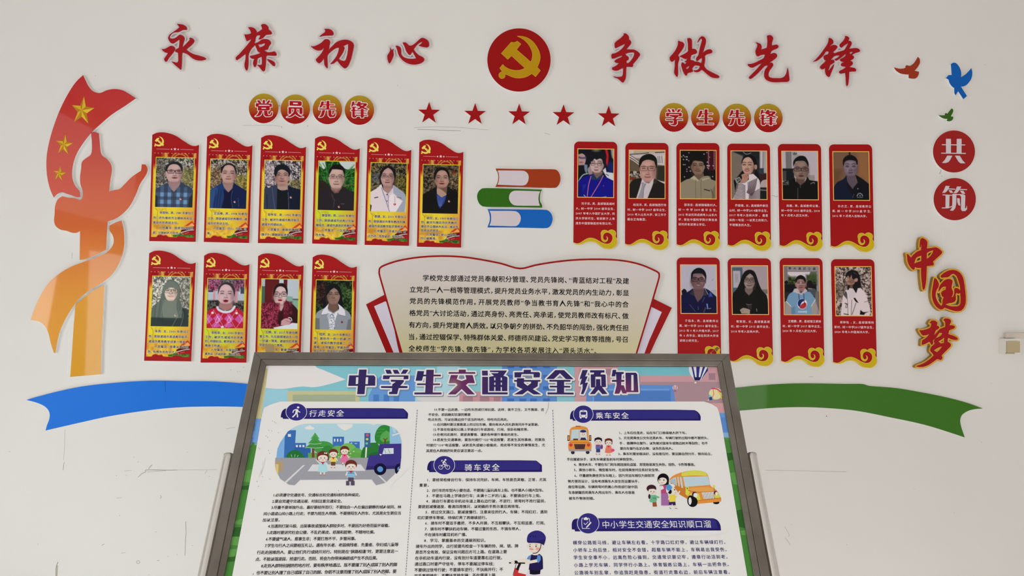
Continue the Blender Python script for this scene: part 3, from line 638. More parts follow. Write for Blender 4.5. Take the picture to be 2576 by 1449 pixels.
for ch, cx, cy, r, sc, lb in (('学', 1695.4, 295.3, 36.3, 1, 'first'), ('生', 1774.5, 295.3, 36.1, 1, 'second'), ('先', 1853.7, 296.6, 36, .96, 'third'), ('锋', 1932.8, 296.9, 36, .96, 'last')):
    roundel(ch, cx, cy, r, sc, 'gold-to-red round plate with the character %s, %s of the four on the right' % (ch, lb), 'right roundels')
roundel('共', 2399.8, 381.1, 52.9, 1, 'plain red disc with the white character 共, under the green bird', 'red character discs', True)
roundel('筑', 2401.7, 501.0, 53.2, 1, 'plain red disc with the white character 筑, above the gold-edged 中', 'red character discs', True)

# ================================================================== stars, birds, books
for i, (sx, sy) in enumerate(((1079.2, 285), (1195.1, 288), (1305.8, 289.3), (1417.4, 291.2), (1531, 294.3))):
    nm = ('leftmost', 'second from left', 'middle one, under the emblem disc', 'second from right', 'rightmost')[i]
    t = thing('red_star', 'small red five-pointed star, %s of five' % nm, 'star', WALL.px3((sx, sy)), 'row of red stars')
    plate('star_plate', WALL, [WALL.px(star(sx, sy, 28.8, 0.40, rot=0.012), TH)], 0.0, TH, mat((148, 20, 27), 0.4, name='star_red'), WHITE, t)
zP = Z(2230, 130, 7.628)
for lb, c, pts in (('orange-brown flying bird cutout, leftmost of three', (146, 54, 35), [(600,100),(630,125),(645,180),(640,225),(590,310),(540,365),(625,385),(620,430),(590,490),(550,515),(500,520),(425,508),(425,440),(350,435),(260,415),(180,360),(140,300),(240,325),(330,322),(365,305),(362,280),(385,258),(450,275),(510,235),(560,170)]),
                   ('large blue flying bird cutout with forked tail', (8, 88, 168), [(1235,240),(1280,213),(1330,218),(1380,265),(1420,340),(1435,410),(1430,490),(1510,440),(1590,360),(1630,312),(1648,400),(1635,500),(1590,580),(1510,655),(1430,672),(1545,850),(1475,912),(1375,760),(1325,838),(1305,800),(1300,700),(1250,660),(1205,590),(1190,540),(1140,508),(1165,480),(1190,450),(1250,448),(1240,300)]),
                   ('small green flying bird cutout above the disc 共', (54, 92, 34), [(1255,1088),(1280,1110),(1280,1150),(1235,1240),(1283,1250),(1275,1295),(1240,1328),(1200,1335),(1155,1330),(1170,1290),(1110,1285),(1050,1260),(995,1218),(1060,1222),(1120,1218),(1118,1190),(1140,1180),(1170,1190),(1230,1110)])):
    P = zP(*smooth(pts)); cx = sum(p[0] for p in P) / len(P); cy = sum(p[1] for p in P) / len(P)
    t = thing('bird_cutout', lb, 'bird', WALL.px3((cx, cy)), 'bird cutouts')
    plate('bird_plate', WALL, [WALL.px(P, TH)], 0.0, TH, mat(c, 0.42), WHITE, t)
zK = Z(1180, 410, 8.05)
for lb, c, o1, p1 in (('orange-brown closed book cutout, top of the stack of three', (148, 56, 28), [(540,113),(1040,122),(1740,130),(1790,155),(1830,215),(1852,310),(1840,390),(1805,460),(1750,503),(1000,487),(535,482),(560,430),(585,360),(590,260),(575,190),(545,140)], [(575,150),(1110,158),(1160,185),(1200,240),(1208,300),(1190,380),(1150,435),(1090,458),(575,440),(600,370),(608,290),(600,210)]),
                      ('green closed book cutout, middle of the stack of three', (48, 98, 26), [(280,512),(900,522),(1483,540),(1450,590),(1435,680),(1440,780),(1478,850),(1480,905),(880,893),(285,882),(220,840),(180,770),(162,690),(175,610),(215,550)], [(930,560),(1440,573),(1415,640),(1405,720),(1415,800),(1435,868),(920,858),(860,820),(820,760),(808,700),(825,630),(870,580)]),
                      ('blue closed book cutout, bottom of the stack of three', (16, 92, 176), [(372,935),(900,940),(1570,950),(1630,985),(1670,1040),(1692,1120),(1680,1200),(1640,1280),(1580,1318),(900,1308),(372,1305),(385,1265),(415,1180),(418,1080),(400,1000)], [(412,968),(940,975),(1000,1010),(1040,1070),(1048,1130),(1030,1200),(990,1255),(940,1280),(412,1268),(440,1190),(447,1110),(440,1030)])):
    P = zK(*smooth(o1)); Q = zK(*smooth(p1)); cx = sum(p[0] for p in P) / len(P); cy = sum(p[1] for p in P) / len(P)
    t = thing('book_cutout', lb, 'book sign', WALL.px3((cx, cy)), 'book cutouts')
    plate('cover_plate', WALL, [WALL.px(P, TH)], 0.0, TH, mat(c, 0.4), WHITE, t)
    plate('page_panel', WALL, [WALL.px(Q, TH + 0.002)], TH, TH + 0.002, LILAC, mat((90, 80, 80), .5), t)

# ================================================================== monument on the left, ribbons
zM, zN = Z(60, 170, 3.623), Z(60, 540, 3.623)
def wz(y): return WALL.px3((250, y)).z
R1 = ramp_mat('flag_red_print', [(wz(190), (170, 24, 32)), (wz(330), (172, 26, 34)), (wz(500), (188, 72, 52))], rough=0.45, coat=0.55)
R2 = ramp_mat('pillar_print', [(wz(330), (170, 32, 34)), (wz(400), (180, 54, 44)), (wz(500), (190, 84, 50)), (wz(570), (192, 92, 42)), (wz(650), (204, 122, 56))], rough=0.45, coat=0.55)
R3 = ramp_mat('sash_print', [(wz(555), (192, 94, 46)), (wz(640), (204, 124, 56)), (wz(760), (206, 138, 50)), (wz(880), (206, 144, 50))], rough=0.45, coat=0.55)
R4 = ramp_mat('column_print', [(wz(716), (206, 142, 50)), (wz(948), (198, 142, 30))], rough=0.45, coat=0.55)
def wallsign(name, label, cat, P, m, d=0.014, part='cut_plate', group=None, d0=0.0, edge=WHITE):
    cx = sum(p[0] for p in P) / len(P); cy = sum(p[1] for p in P) / len(P)
    t = thing(name, label, cat, WALL.px3((cx, cy)), group)
    plate(part, WALL, [WALL.px(P, d)], d0, d, m, edge, t)
    return t
fl = wallsign('flag_cutout', 'curved red flag cutout with three gold stars, beside the ornamental pillar', 'flag sign', zM(*smooth([(540,68),(560,110),(590,170),(630,215),(690,232),(760,205),(830,195),(900,207),(960,240),(1022,280),(930,345),(800,430),(700,515),(620,590),(540,690),(480,790),(450,880),(440,960),(445,1020),(470,1080),(510,1130),(515,1180),(480,1180),(430,1162),(390,1150),(350,1137),(310,1150),(272,1185),(240,1110),(215,1010),(205,900),(210,790),(235,660),(280,510),(340,360),(420,210),(480,125)])), R1)
for outer, c in (([(548,262),(643,368),(588,510),(458,497),(438,343)], (533, 393)), ([(378,610),(447,687),(405,790),(312,780),(297,668)], (368, 703)), ([(330,900),(383,957),(350,1030),(285,1022),(272,942)], (325, 965))):
    ring = []
    for i in range(5):
        a, b = outer[i], outer[(i + 1) % 5]; mx, my = (a[0] + b[0]) / 2, (a[1] + b[1]) / 2
        ring += [a, (c[0] + (mx - c[0]) * 0.50, c[1] + (my - c[1]) * 0.50)]
    pts = zM(*ring); cc = zM(c)[0]; R = math.hypot(ring[0][0] - c[0], ring[0][1] - c[1]) / 3.623 / FPX * 3.4
    d = 0.0145
    v = [WALL.to3(*q, d) for q in WALL.px(pts, d)] + [WALL.to3(*WALL.px([cc], d)[0], d + R * 0.10)]
    f = [[i, (i + 1) % 10, 10] for i in range(10)]; f = orient(np.array(v), f, WALL.n).tolist()
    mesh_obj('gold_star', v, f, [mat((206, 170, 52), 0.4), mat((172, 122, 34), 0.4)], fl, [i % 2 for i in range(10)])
wallsign('pillar_cutout', 'orange ornamental pillar cutout with cloud-shaped arms', 'pillar sign', [p for p in smooth(zM((612,590),(645,587),(685,600),(692,680),(710,795),(760,835),(795,885),(803,930),(785,1050),(778,1130),(830,1115),(870,1107),(920,1060),(980,1000),(1068,940),(1075,880),(1110,885),(1128,920),(1118,970),(1060,1060),(1020,1160),(960,1270),(880,1350),(820,1385),(765,1402)) + zN((758,150),(750,320),(640,375),(560,405),(508,412),(510,280),(512,150),(480,165),(440,165),(390,148),(330,135),(285,95),(275,50)) + zM((280,1340),(285,1260),(310,1200),(350,1172),(400,1185),(460,1190),(515,1210),(535,1180),(535,1125),(515,1060),(512,1000),(522,920),(530,860),(560,830),(610,792),(620,700)))], R2)
wallsign('sash_cutout', 'pale orange winding sash cutout wrapped across the pillar', 'ribbon sign', zN(*smooth([(780,100),(840,70),(890,52),(905,110),(915,200),(912,300),(890,390),(850,480),(790,560),(700,630),(600,690),(510,760),(440,850),(380,950),(330,1060),(300,1180),(288,1262),(272,1258),(245,1170),(220,1070),(190,1015),(140,975),(60,960),(100,850),(150,740),(220,630),(320,540),(430,475),(560,425),(680,380),(760,340),(810,280),(820,230),(805,180),(780,140)])), R3)
wallsign('column_cutout', 'golden column foot cutout below the sash', 'pillar sign', zN((735,640),(728,800),(718,1000),(705,1230)) + [(253.8, 941.6), (176.3, 948.2), (177.3, 940)] + zN((455,1000),(470,820),(560,745),(640,685)), R4)
BLUE = mat((16, 106, 204), 0.4, name='blue_ribbon_print', coat=0.55); GREEN = mat((56, 106, 32), 0.4, name='green_ribbon_print', coat=0.2)
zQ, zR = Z(40, 930, 4.293), Z(1840, 930, 3.5)
rb = wallsign('ribbon_cutout', 'long blue curved ribbon cutout with a swallow-tail end on the left', 'ribbon sign', smooth(zQ((112,327),(200,300),(450,235),(700,183),(1000,147),(1460,118),(1800,122),(2100,125),(2300,135),(2500,152)) + [(700, 974), (820, 994), (960, 1024), (960, 1084), (820, 1052), (700, 1032)] + zQ((2450,403),(2100,398),(1800,405),(1500,430),(1000,505),(700,570),(320,657),(335,600),(358,540),(365,480),(345,430),(300,390),(220,355))), BLUE, d=0.006)
prints('dark_seam', WALL, zQ, [('q', (12, 70, 150), [(1609,122),(1615,122),(1617,240),(1612,240)])], 0.0062, rb)
wallsign('ribbon_cutout', 'long green curved ribbon cutout with a swallow-tail end on the right', 'ribbon sign', smooth([(1500, 1010), (1620, 990), (1740, 981)] + zR((45,158),(200,142),(400,127),(600,120),(1000,125),(1160,127),(1210,142),(1450,162),(1650,195),(1900,245),(2080,293),(2215,342),(2140,348),(2080,365),(2030,400),(2015,440),(2020,490),(2055,597),(1960,565),(1700,485),(1400,420),(1100,362),(900,342),(650,330),(400,335),(85,360)) + [(1740, 1040), (1620, 1052), (1500, 1072)]), GREEN, d=0.006)

# ================================================================== open book plaque
z5, z6 = Z(920, 630, 6.44), Z(1300, 630, 6.44)
out = smooth(z5((205,330),(215,285),(260,245),(480,165),(760,110),(1000,85),(1290,78),(1600,95),(1900,140),(2200,200),(2505,280)) + z6((300,225),(600,175),(900,143),(1250,130),(1600,140),(1850,175),(2050,230),(2275,330),(2315,360),(2322,400),(2320,440),(2220,790),(2020,1449)) + [(1585, 950), (1440, 948), (1306, 975), (1170, 945), (1026.6, 950)] + z5((510,1449),(300,720),(205,380)), 4, 40)
t = thing('open_book_plaque', 'large open-book plaque with printed paragraphs behind the tilted signboard', 'wall plaque', WALL.px3((1305, 800)))
DRED = mat((146, 12, 22), 0.45, name='book_red')
for nm, w_, s_ in (('cover_wing', [(920.8, 765.9), (968, 741), (985, 760), (1015, 890), (1030, 950), (1002, 950), (971, 886)], [(941, 770.5), (969.7, 757.8), (980, 770), (1000, 870), (1020, 945), (1014, 945), (976.7, 855)]),
                   ('cover_wing', [(1690.1, 774.4), (1643, 751), (1625, 770), (1600, 880), (1585, 950), (1606, 950), (1636.4, 886.9), (1650.9, 855)], [(1664.9, 785), (1638.5, 772), (1620, 800), (1600, 900), (1590, 945), (1600, 945), (1633.9, 855)])):
    o = plate(nm, WALL, [WALL.px(w_, 0.010)], 0.0016, 0.010, DRED, WHITE, t)
    plate('page_strip', WALL, [WALL.px(s_, 0.0108)], 0.010, 0.0108, mat((200, 193, 208), .45), WHITE, o)
plate('red_border', WALL, [WALL.px(out, 0.020)], 0.0016, 0.020, DRED, WHITE, t)
inn = contour([out], [], -4.3, 0.9)
CR = ramp_mat('cream_page_print', [(wz(640), (196, 188, 190)), (wz(740), (198, 188, 184)), (wz(800), (196, 188, 168)), (wz(850), (198, 190, 152)), (wz(950), (200, 190, 145))], rough=0.42)
plate('page_panel', WALL, [WALL.px(max(inn, key=len), 0.0206)], 0.020, 0.0206, CR, CR, t)
BLK = mat((24, 22, 26), 0.5, name='black_ink')
L = [('学校党支部通过党员奉献积分管理、党员先锋岗、“青蓝结对工程”及建', (1064, 699), (1582, 707), 16.4), ('立党员一人一档等管理模式，提升党员业务水平，激发党员的内生动力，彰显', (1031, 728), (1582, 737), 16.4),
 ('党员的先锋模范作用。开展党员教师“争当教书育人先锋”和“我心中的合', (1031, 757), (1581, 766), 16.4), ('格党员”大讨论活动，通过亮身份、亮责任、亮承诺，使党员教师改有标尺、做', (1030, 787), (1581, 795), 16.4),
 ('有方向，提升党建育人质效。以只争朝夕的拼劲、不负韶华的闯劲，强化责任担', (1029, 817), (1581, 825), 16.4), ('当，通过控辍保学、特殊群体关爱、师德师风建设、党史学习教育等措施，号召', (1029, 847), (1579, 854), 16.4),
 ('全校师生“学先锋、做先锋”，为学校各项发展注入“源头活水”。', (1028, 876.5), (1500, 883), 16.4)]
for l_ in L: text_obj('text_line', WALL, [l_], 0.0210, BLK, t, 0.02, punct=0.62)

# ================================================================== wall socket and cable duct
PLW = mat((214, 210, 204), 0.35, name='white_plastic'); PLB = mat((170, 156, 126), 0.4, name='yellowed_plastic')
def wbox(name, x0, y0, x1, y1, d0, d1, m, parent, bev=0.0015):
    P = [(x0, y0), (x1, y0), (x1, y1), (x0, y1)]
    o = plate(name, WALL, [WALL.px(P, d1)], d0, d1, m, m, parent)
    bm = o.modifiers.new('b', 'BEVEL'); bm.width = bev; bm.segments = 2
    return o
t = thing('wall_socket_box', 'surface-mounted white socket box with a yellowed cover at the right edge', 'socket box', WALL.px3((2548, 872)))
wbox('mounting_box', 2530.5, 852, 2567, 891, 0.0, 0.046, PLW, t); wbox('yellowed_cover', 2534, 858.5, 2566, 887, 0.046, 0.054, PLB, t, 0.003)
wbox('cover_hinge', 2531.5, 887.5, 2553, 890.5, 0.046, 0.052, PLB, t, 0.001)
wbox('inspection_mark', 2518 + 12.5, 888, 2531.5, 889, 0.0, 0.0461, PLW, t)
t = thing('cable_duct', 'narrow white cable duct running off to the right above the socket box', 'cable duct', WALL.px3((2560, 844)))
wbox('duct_cover', 2530.5, 837.5, 2900, 850.5, 0.0, 0.016, mat((200, 190, 180), .4), t); wbox('duct_lip', 2531.5, 840, 2900, 848.5, 0.016, 0.018, mat((200, 190, 180), .4), t, .0008)
# ================================================================== portrait cards
def bil(q, u, v):
    (a, b, c, d) = q
    return ((a[0] * (1 - u) + b[0] * u) * (1 - v) + (d[0] * (1 - u) + c[0] * u) * v,
            (a[1] * (1 - u) + b[1] * u) * (1 - v) + (d[1] * (1 - u) + c[1] * u) * v)
def mixc(a, b, t): return tuple(a[i] * (1 - t) + b[i] * t for i in range(3))
def face(r, cx, hw, top, chin, skin, eye, dx, nose, mouth, mw, gl=None, gh=34, gw=None, hair=(28, 28, 32), lip=None, ears=True, ex=None, side=1, smile=0, rnd=False, thin=7, open_=0, brow=26):
    ex = cx if ex is None else ex
    dk = mixc(skin, (50, 30, 32), 0.42); lt = mixc(skin, (255, 240, 235), 0.22)
    if ears:
        for s in (-1, 1): r.E(mixc(skin, dk, .5), cx + s * hw * 1.0, eye + 45, 17, 46)
    h = chin - top
    r.P(skin, [(cx - hw * .8, top + h * .12), (cx, top), (cx + hw * .8, top + h * .12), (cx + hw, eye), (cx + hw * .93, mouth - 25), (cx + hw * .52, chin - 22), (cx, chin), (cx - hw * .52, chin - 22), (cx - hw * .93, mouth - 25), (cx - hw, eye)])
    r.E(dk, cx + side * hw * .85, eye + h * .12, hw * .28, h * .34, blur=60, a=.6)
    r.E(dk, cx, chin - 4, hw * .6, 22, blur=40, a=.5)
    r.E(lt, ex, top + h * .2, hw * .5, h * .1, blur=50, a=.6)
    r.E(lt, ex - side * hw * .45, nose, hw * .22, 36, blur=40, a=.5)
    for s in (-1, 1):
        r.L(mixc(hair, dk, .25), 13, [(ex + s * (dx - 42), eye - brow), (ex + s * dx, eye - brow - 11), (ex + s * (dx + 40), eye - brow + 3)], blur=5)
        r.E(dk, ex + s * dx, eye, 44, 18, blur=22, a=.6)
        r.L((36, 26, 28), 12, [(ex + s * (dx - 30), eye + 2), (ex + s * dx, eye - 3), (ex + s * (dx + 30), eye + 4)], blur=3)
    r.L(dk, 12, [(ex + side * 14, eye + 6), (ex + side * 24, nose - 14)], blur=14, a=.6)
    r.L(mixc(dk, (30, 20, 20), .5), 13, [(ex - 34, nose + 4), (ex - 14, nose + 8), (ex + 14, nose + 9), (ex + 34, nose + 4)], blur=9, a=.85)
    r.L(dk, 7, [(ex - 42, nose - 6), (ex - mw - 8, mouth - 8)], blur=10, a=.5); r.L(dk, 7, [(ex + 42, nose - 6), (ex + mw + 8, mouth - 8)], blur=10, a=.5)
    lip = lip or mixc(skin, (110, 30, 40), .5)
    if open_: r.E(lip, ex, mouth, mw, open_ + 10); r.E(mixc(lip, (235, 225, 225), .8) if smile else (60, 20, 25), ex, mouth - 2, mw * .7, open_ * .6)
    else:
        r.L(lip, 17, [(ex - mw * .8, mouth + 6 - smile), (ex, mouth + 9 + smile * .4), (ex + mw * .8, mouth + 6 - smile)], blur=6)
        r.L((66, 28, 32), 8, [(ex - mw, mouth - smile), (ex, mouth + smile * .5), (ex + mw, mouth - smile)], blur=3)
    if gl is not None:
        gw = gw or dx * .78
        for s in (-1, 1):
            x, y = ex + s * dx, eye + 8
            if rnd: pts = [(x + gw * math.cos(a), y + gh * math.sin(a)) for a in [k * math.pi / 8 for k in range(17)]]
            else: pts = [(x - gw, y - gh), (x + gw, y - gh), (x + gw * .96, y + gh * .5), (x + gw * .7, y + gh), (x - gw * .7, y + gh), (x - gw * .96, y + gh * .5), (x - gw, y - gh)]
            r.L(gl, thin, pts)
            r.L(gl, thin, [(x + s * gw, y - gh * .6), (cx + s * (hw + 5), y - gh * .8)])
        r.L(gl, thin, [(ex - dx + gw, eye), (ex, eye - 6), (ex + dx - gw, eye)])
def pin(r, x, y): r.E((225, 200, 190), x, y, 22, 22); r.E((180, 30, 35), x + 6, y - 6, 13, 12)
PT = {}
def p1(r):
    r.N((52, 46, 42), (172, 172, 165), 20); r.N((80, 74, 40), (150, 145, 80), 22, (800, 880, 1090, 1300, 90), a=.7); r.N((42, 36, 34), (120, 115, 100), 22, (215, 660, 420, 1250, 120), a=.6)
    r.P((150, 120, 120), [(500, 1150), (780, 1150), (775, 1280), (640, 1450), (530, 1350)])
    face(r, 625, 188, 790, 1225, (184, 150, 148), 968, 92, 1062, 1118, 62, (36, 22, 30), 32, 78, ex=645, thin=11, side=1, open_=8, lip=(120, 60, 66), hair=(35, 38, 42))
    r.P((34, 38, 42), [(418, 960), (430, 860), (500, 785), (600, 742), (700, 745), (780, 790), (825, 870), (822, 955), (796, 960), (770, 880), (700, 812), (600, 800), (520, 830), (478, 900), (455, 975)])
    r.P((54, 64, 84), [(180, 1400), (330, 1310), (480, 1235), (540, 1340), (640, 1445), (700, 1370), (760, 1300), (790, 1200), (900, 1270), (1050, 1350), (1090, 1420), (1090, 1850), (150, 1850)])
    for x in (320, 492, 700, 868):
        r.R((84, 118, 160), x, 1330 if x > 600 else 1300, x + 84, 1830, a=.45)
        for y in (1462, 1632): r.R((120, 164, 210), x, y, x + 82, y + 92, blur=4, a=.85)
    r.R((90, 118, 152), 200, 1460, 1060, 1550, a=.35); r.R((90, 118, 152), 200, 1632, 1060, 1725, a=.35)
    r.R((60, 62, 66), 625, 1440, 655, 1800, a=.8); r.P((40, 46, 52), [(180, 1500), (250, 1560), (260, 1850), (150, 1850)]); r.P((40, 46, 52), [(1070, 1480), (1000, 1600), (990, 1850), (1100, 1850)]); pin(r, 800, 1608)
PT[1] = (p1, (205, 655, 1085, 1800))
def p2(r):
    r.N((50, 38, 30), (170, 165, 155), 20); r.N((90, 84, 30), (165, 150, 70), 22, (2050, 1050, 2330, 1500, 80), a=.75); r.N((70, 42, 24), (170, 130, 80), 22, (1470, 900, 1720, 1420, 80), a=.5)
    r.P((150, 118, 112), [(1750, 1180), (2005, 1180), (1980, 1340), (1890, 1450), (1790, 1350)])
    face(r, 1882, 172, 805, 1245, (178, 142, 134), 1003, 88, 1080, 1136, 58, side=1, hair=(26, 26, 30), brow=42)
    r.P((28, 30, 36), [(1700, 1010), (1698, 880), (1760, 815), (1850, 772), (1950, 778), (2030, 845), (2068, 950), (2060, 1060), (2038, 960), (1990, 850), (1900, 808), (1800, 830), (1752, 900), (1722, 1000)])
    r.P((34, 56, 104), [(1440, 1410), (1600, 1310), (1740, 1215), (1790, 1340), (1890, 1450), (1990, 1340), (2010, 1220), (2150, 1310), (2330, 1410), (2340, 1860), (1420, 1860)])
    r.P((26, 34, 70), [(1985, 1360), (2010, 1230), (2150, 1310), (2330, 1410), (2340, 1860), (2000, 1860)]); r.P((52, 82, 132), [(1440, 1430), (1600, 1320), (1640, 1420), (1560, 1600), (1520, 1830), (1430, 1860)], blur=30, a=.7)
    r.P((22, 26, 52), [(1770, 1380), (1890, 1450), (1985, 1370), (2010, 1850), (1730, 1850), (1790, 1560)])
    for x in (1600, 1660, 1720): r.L((20, 30, 62), 14, [(x, 1400), (x - 20, 1600), (x - 40, 1840)], blur=8, a=.8)
    r.L((80, 110, 150), 7, [(1985, 1410), (1965, 1600), (2010, 1840)]); r.L((80, 110, 150), 6, [(2130, 1580), (2150, 1780)]); pin(r, 2048, 1672)
PT[2] = (p2, (1455, 685, 2325, 1828))
def p3(r):
    r.N((46, 40, 42), (196, 188, 194), 19); r.N((120, 100, 105), (225, 205, 212), 22, (240, 800, 430, 1250, 80), a=.6); r.N((60, 54, 34), (150, 140, 80), 22, (820, 1150, 1100, 1460, 80), a=.7)
    r.P((168, 138, 130), [(540, 1220), (790, 1220), (790, 1380), (670, 1420), (550, 1390)])
    face(r, 650, 168, 870, 1292, (166, 128, 120), 1046, 86, 1130, 1190, 66, side=-1, hair=(26, 28, 32), open_=6, brow=38)
    r.P((26, 30, 36), [(458, 1000), (470, 890), (530, 820), (640, 792), (740, 812), (820, 890), (850, 990), (825, 1070), (798, 1085), (792, 1000), (750, 960), (700, 930), (620, 920), (560, 950), (530, 1010), (505, 1100), (478, 1060)])
    r.P((50, 58, 82), [(240, 1370), (400, 1330), (520, 1270), (570, 1400), (800, 1400), (800, 1280), (930, 1340), (1100, 1380), (1110, 1860), (230, 1860)])
    r.P((24, 30, 46), [(800, 1300), (930, 1340), (1100, 1380), (1110, 1860), (830, 1860), (800, 1500)]); r.P((22, 28, 34), [(545, 1360), (660, 1425), (790, 1380), (830, 1860), (540, 1860)])
    r.L((98, 106, 130), 10, [(420, 1340), (450, 1550), (500, 1840)], blur=8, a=.8); r.L((20, 24, 40), 12, [(300, 1500), (320, 1840)], blur=8); r.L((110, 118, 136), 8, [(805, 1450), (820, 1640), (830, 1840)]); pin(r, 872, 1566)
PT[3] = (p3, (235, 712, 1098, 1850))
def p4(r):
    r.N((18, 52, 22), (46, 110, 44), 34, gain=3.2)
    r.P((188, 198, 200), [(1490, 740), (1620, 740), (1650, 880), (1600, 930), (1490, 850)]); r.P((186, 194, 196), [(1950, 740), (2350, 740), (2340, 880), (2200, 920), (2090, 900), (1990, 800)])
    for a, b in (((1500, 800), (1700, 1330)), ((1640, 760), (1690, 1180)), ((1560, 780), (1740, 1100)), ((2300, 800), (2120, 1060)), ((2330, 960), (2110, 1090)), ((2330, 1110), (2110, 1130)), ((2260, 850), (2110, 990)), ((2330, 1230), (2120, 1180)), ((1490, 1000), (1640, 1240)), ((1800, 760), (1760, 880)), ((1920, 750), (1900, 830))):
        r.L((84, 160, 76), 13, [a, ((a[0] + b[0]) / 2 + 8, (a[1] + b[1]) / 2 - 8), b], blur=6, a=.8); r.L((14, 44, 18), 9, [(a[0] + 22, a[1] + 10), (b[0] + 18, b[1])], blur=6, a=.8)
    r.P((44, 36, 32), [(1480, 1190), (1600, 1190), (1740, 1320), (1700, 1420), (1480, 1450)], blur=20); r.L((120, 80, 60), 16, [(2100, 1320), (2200, 1280), (2320, 1270)], blur=10)
    r.P((140, 108, 96), [(1770, 1280), (2040, 1280), (2010, 1420), (1900, 1470), (1790, 1440)])
    face(r, 1905, 178, 880, 1375, (186, 154, 146), 1102, 86, 1205, 1266, 66, (52, 40, 40), 30, 74, side=1, hair=(26, 22, 24), thin=6, brow=44)
    r.P((26, 22, 24), [(1728, 1060), (1728, 950), (1775, 865), (1870, 812), (1980, 815), (2070, 880), (2112, 980), (2098, 1070), (2075, 1000), (2040, 940), (1940, 925), (1800, 925), (1760, 1000)])
    r.P((40, 36, 40), [(1460, 1450), (1620, 1380), (1760, 1300), (1790, 1400), (1870, 1460), (1950, 1460), (2030, 1360), (2060, 1310), (2200, 1400), (2345, 1440), (2345, 1890), (1450, 1890)])
    r.P((120, 86, 78), [(1800, 1380), (1900, 1440), (2000, 1370), (1960, 1470), (1860, 1480)], blur=12); r.L((100, 74, 70), 10, [(1800, 1500), (1850, 1630)], blur=6); r.L((90, 88, 92), 7, [(1875, 1620), (1850, 1820)]); r.R((110, 108, 112), 2025, 1720, 2110, 1732, a=.7); pin(r, 1980, 1796)
PT[4] = (p4, (1480, 742, 2335, 1878))
def p5(r):
    r.N((26, 22, 18), (120, 112, 80), 20); r.N((50, 46, 14), (130, 120, 50), 20, (760, 1000, 1050, 1400, 90), a=.7); r.N((48, 50, 60), (110, 112, 122), 26, (215, 920, 400, 1150, 60), a=.7)
    r.L((150, 145, 120), 8, [(850, 830), (855, 1100), (840, 1250)]); r.L((150, 145, 120), 7, [(870, 1080), (1000, 930)]); r.L((150, 145, 120), 7, [(880, 1240), (1010, 1080)])
    r.P((28, 26, 30), [(405, 1040), (430, 880), (500, 785), (600, 748), (700, 775), (775, 860), (795, 980), (775, 1110), (760, 1260), (800, 1300), (700, 1290), (480, 1260), (440, 1180)])
    r.P((160, 126, 120), [(500, 1180), (720, 1180), (715, 1290), (620, 1400), (510, 1300)])
    face(r, 598, 160, 795, 1242, (172, 136, 130), 990, 84, 1075, 1130, 52, (40, 34, 38), 34, 74, side=1, hair=(28, 24, 28), lip=(130, 50, 58), ears=False, thin=6, rnd=True, brow=46)
    r.P((28, 26, 30), [(412, 1010), (430, 880), (500, 785), (600, 748), (700, 775), (775, 860), (795, 980), (770, 1080), (742, 960), (700, 860), (610, 790), (520, 850), (470, 930), (440, 1020)])
    r.P((212, 198, 204), [(190, 1370), (330, 1290), (455, 1175), (500, 1300), (620, 1400), (715, 1290), (735, 1190), (880, 1290), (1000, 1380), (1045, 1500), (1055, 1840), (180, 1840)])
    r.P((150, 156, 176), [(735, 1200), (880, 1290), (1000, 1380), (1045, 1500), (1020, 1840), (800, 1840), (960, 1560), (820, 1440), (740, 1380)], blur=16); r.P((222, 210, 216), [(730, 1390), (830, 1500), (970, 1560), (800, 1830), (670, 1830), (640, 1500)], blur=6)
    r.P((196, 186, 206), [(470, 1230), (540, 1400), (620, 1410), (720, 1270), (740, 1330), (640, 1450), (640, 1830), (600, 1640), (520, 1450)], blur=4)
    r.L((44, 40, 56), 8, [(460, 1260), (520, 1430), (600, 1640), (670, 1830)]); r.L((44, 40, 56), 7, [(630, 1440), (635, 1700)]); r.E((30, 26, 30), 600, 1416, 18, 15); r.E((30, 26, 30), 600, 1568, 13, 12); r.L((28, 24, 28), 20, [(305, 1500), (380, 1482)]); r.L((60, 56, 66), 12, [(830, 1470), (930, 1495)], blur=6); r.L((90, 84, 96), 6, [(780, 1460), (790, 1600)])
    r.E((170, 20, 28), 782, 1640, 28, 24); r.E((230, 200, 200), 775, 1636, 12, 10); r.P((50, 40, 44), [(195, 1640), (240, 1680), (220, 1830), (190, 1830)])
PT[5] = (p5, (205, 688, 1045, 1815))
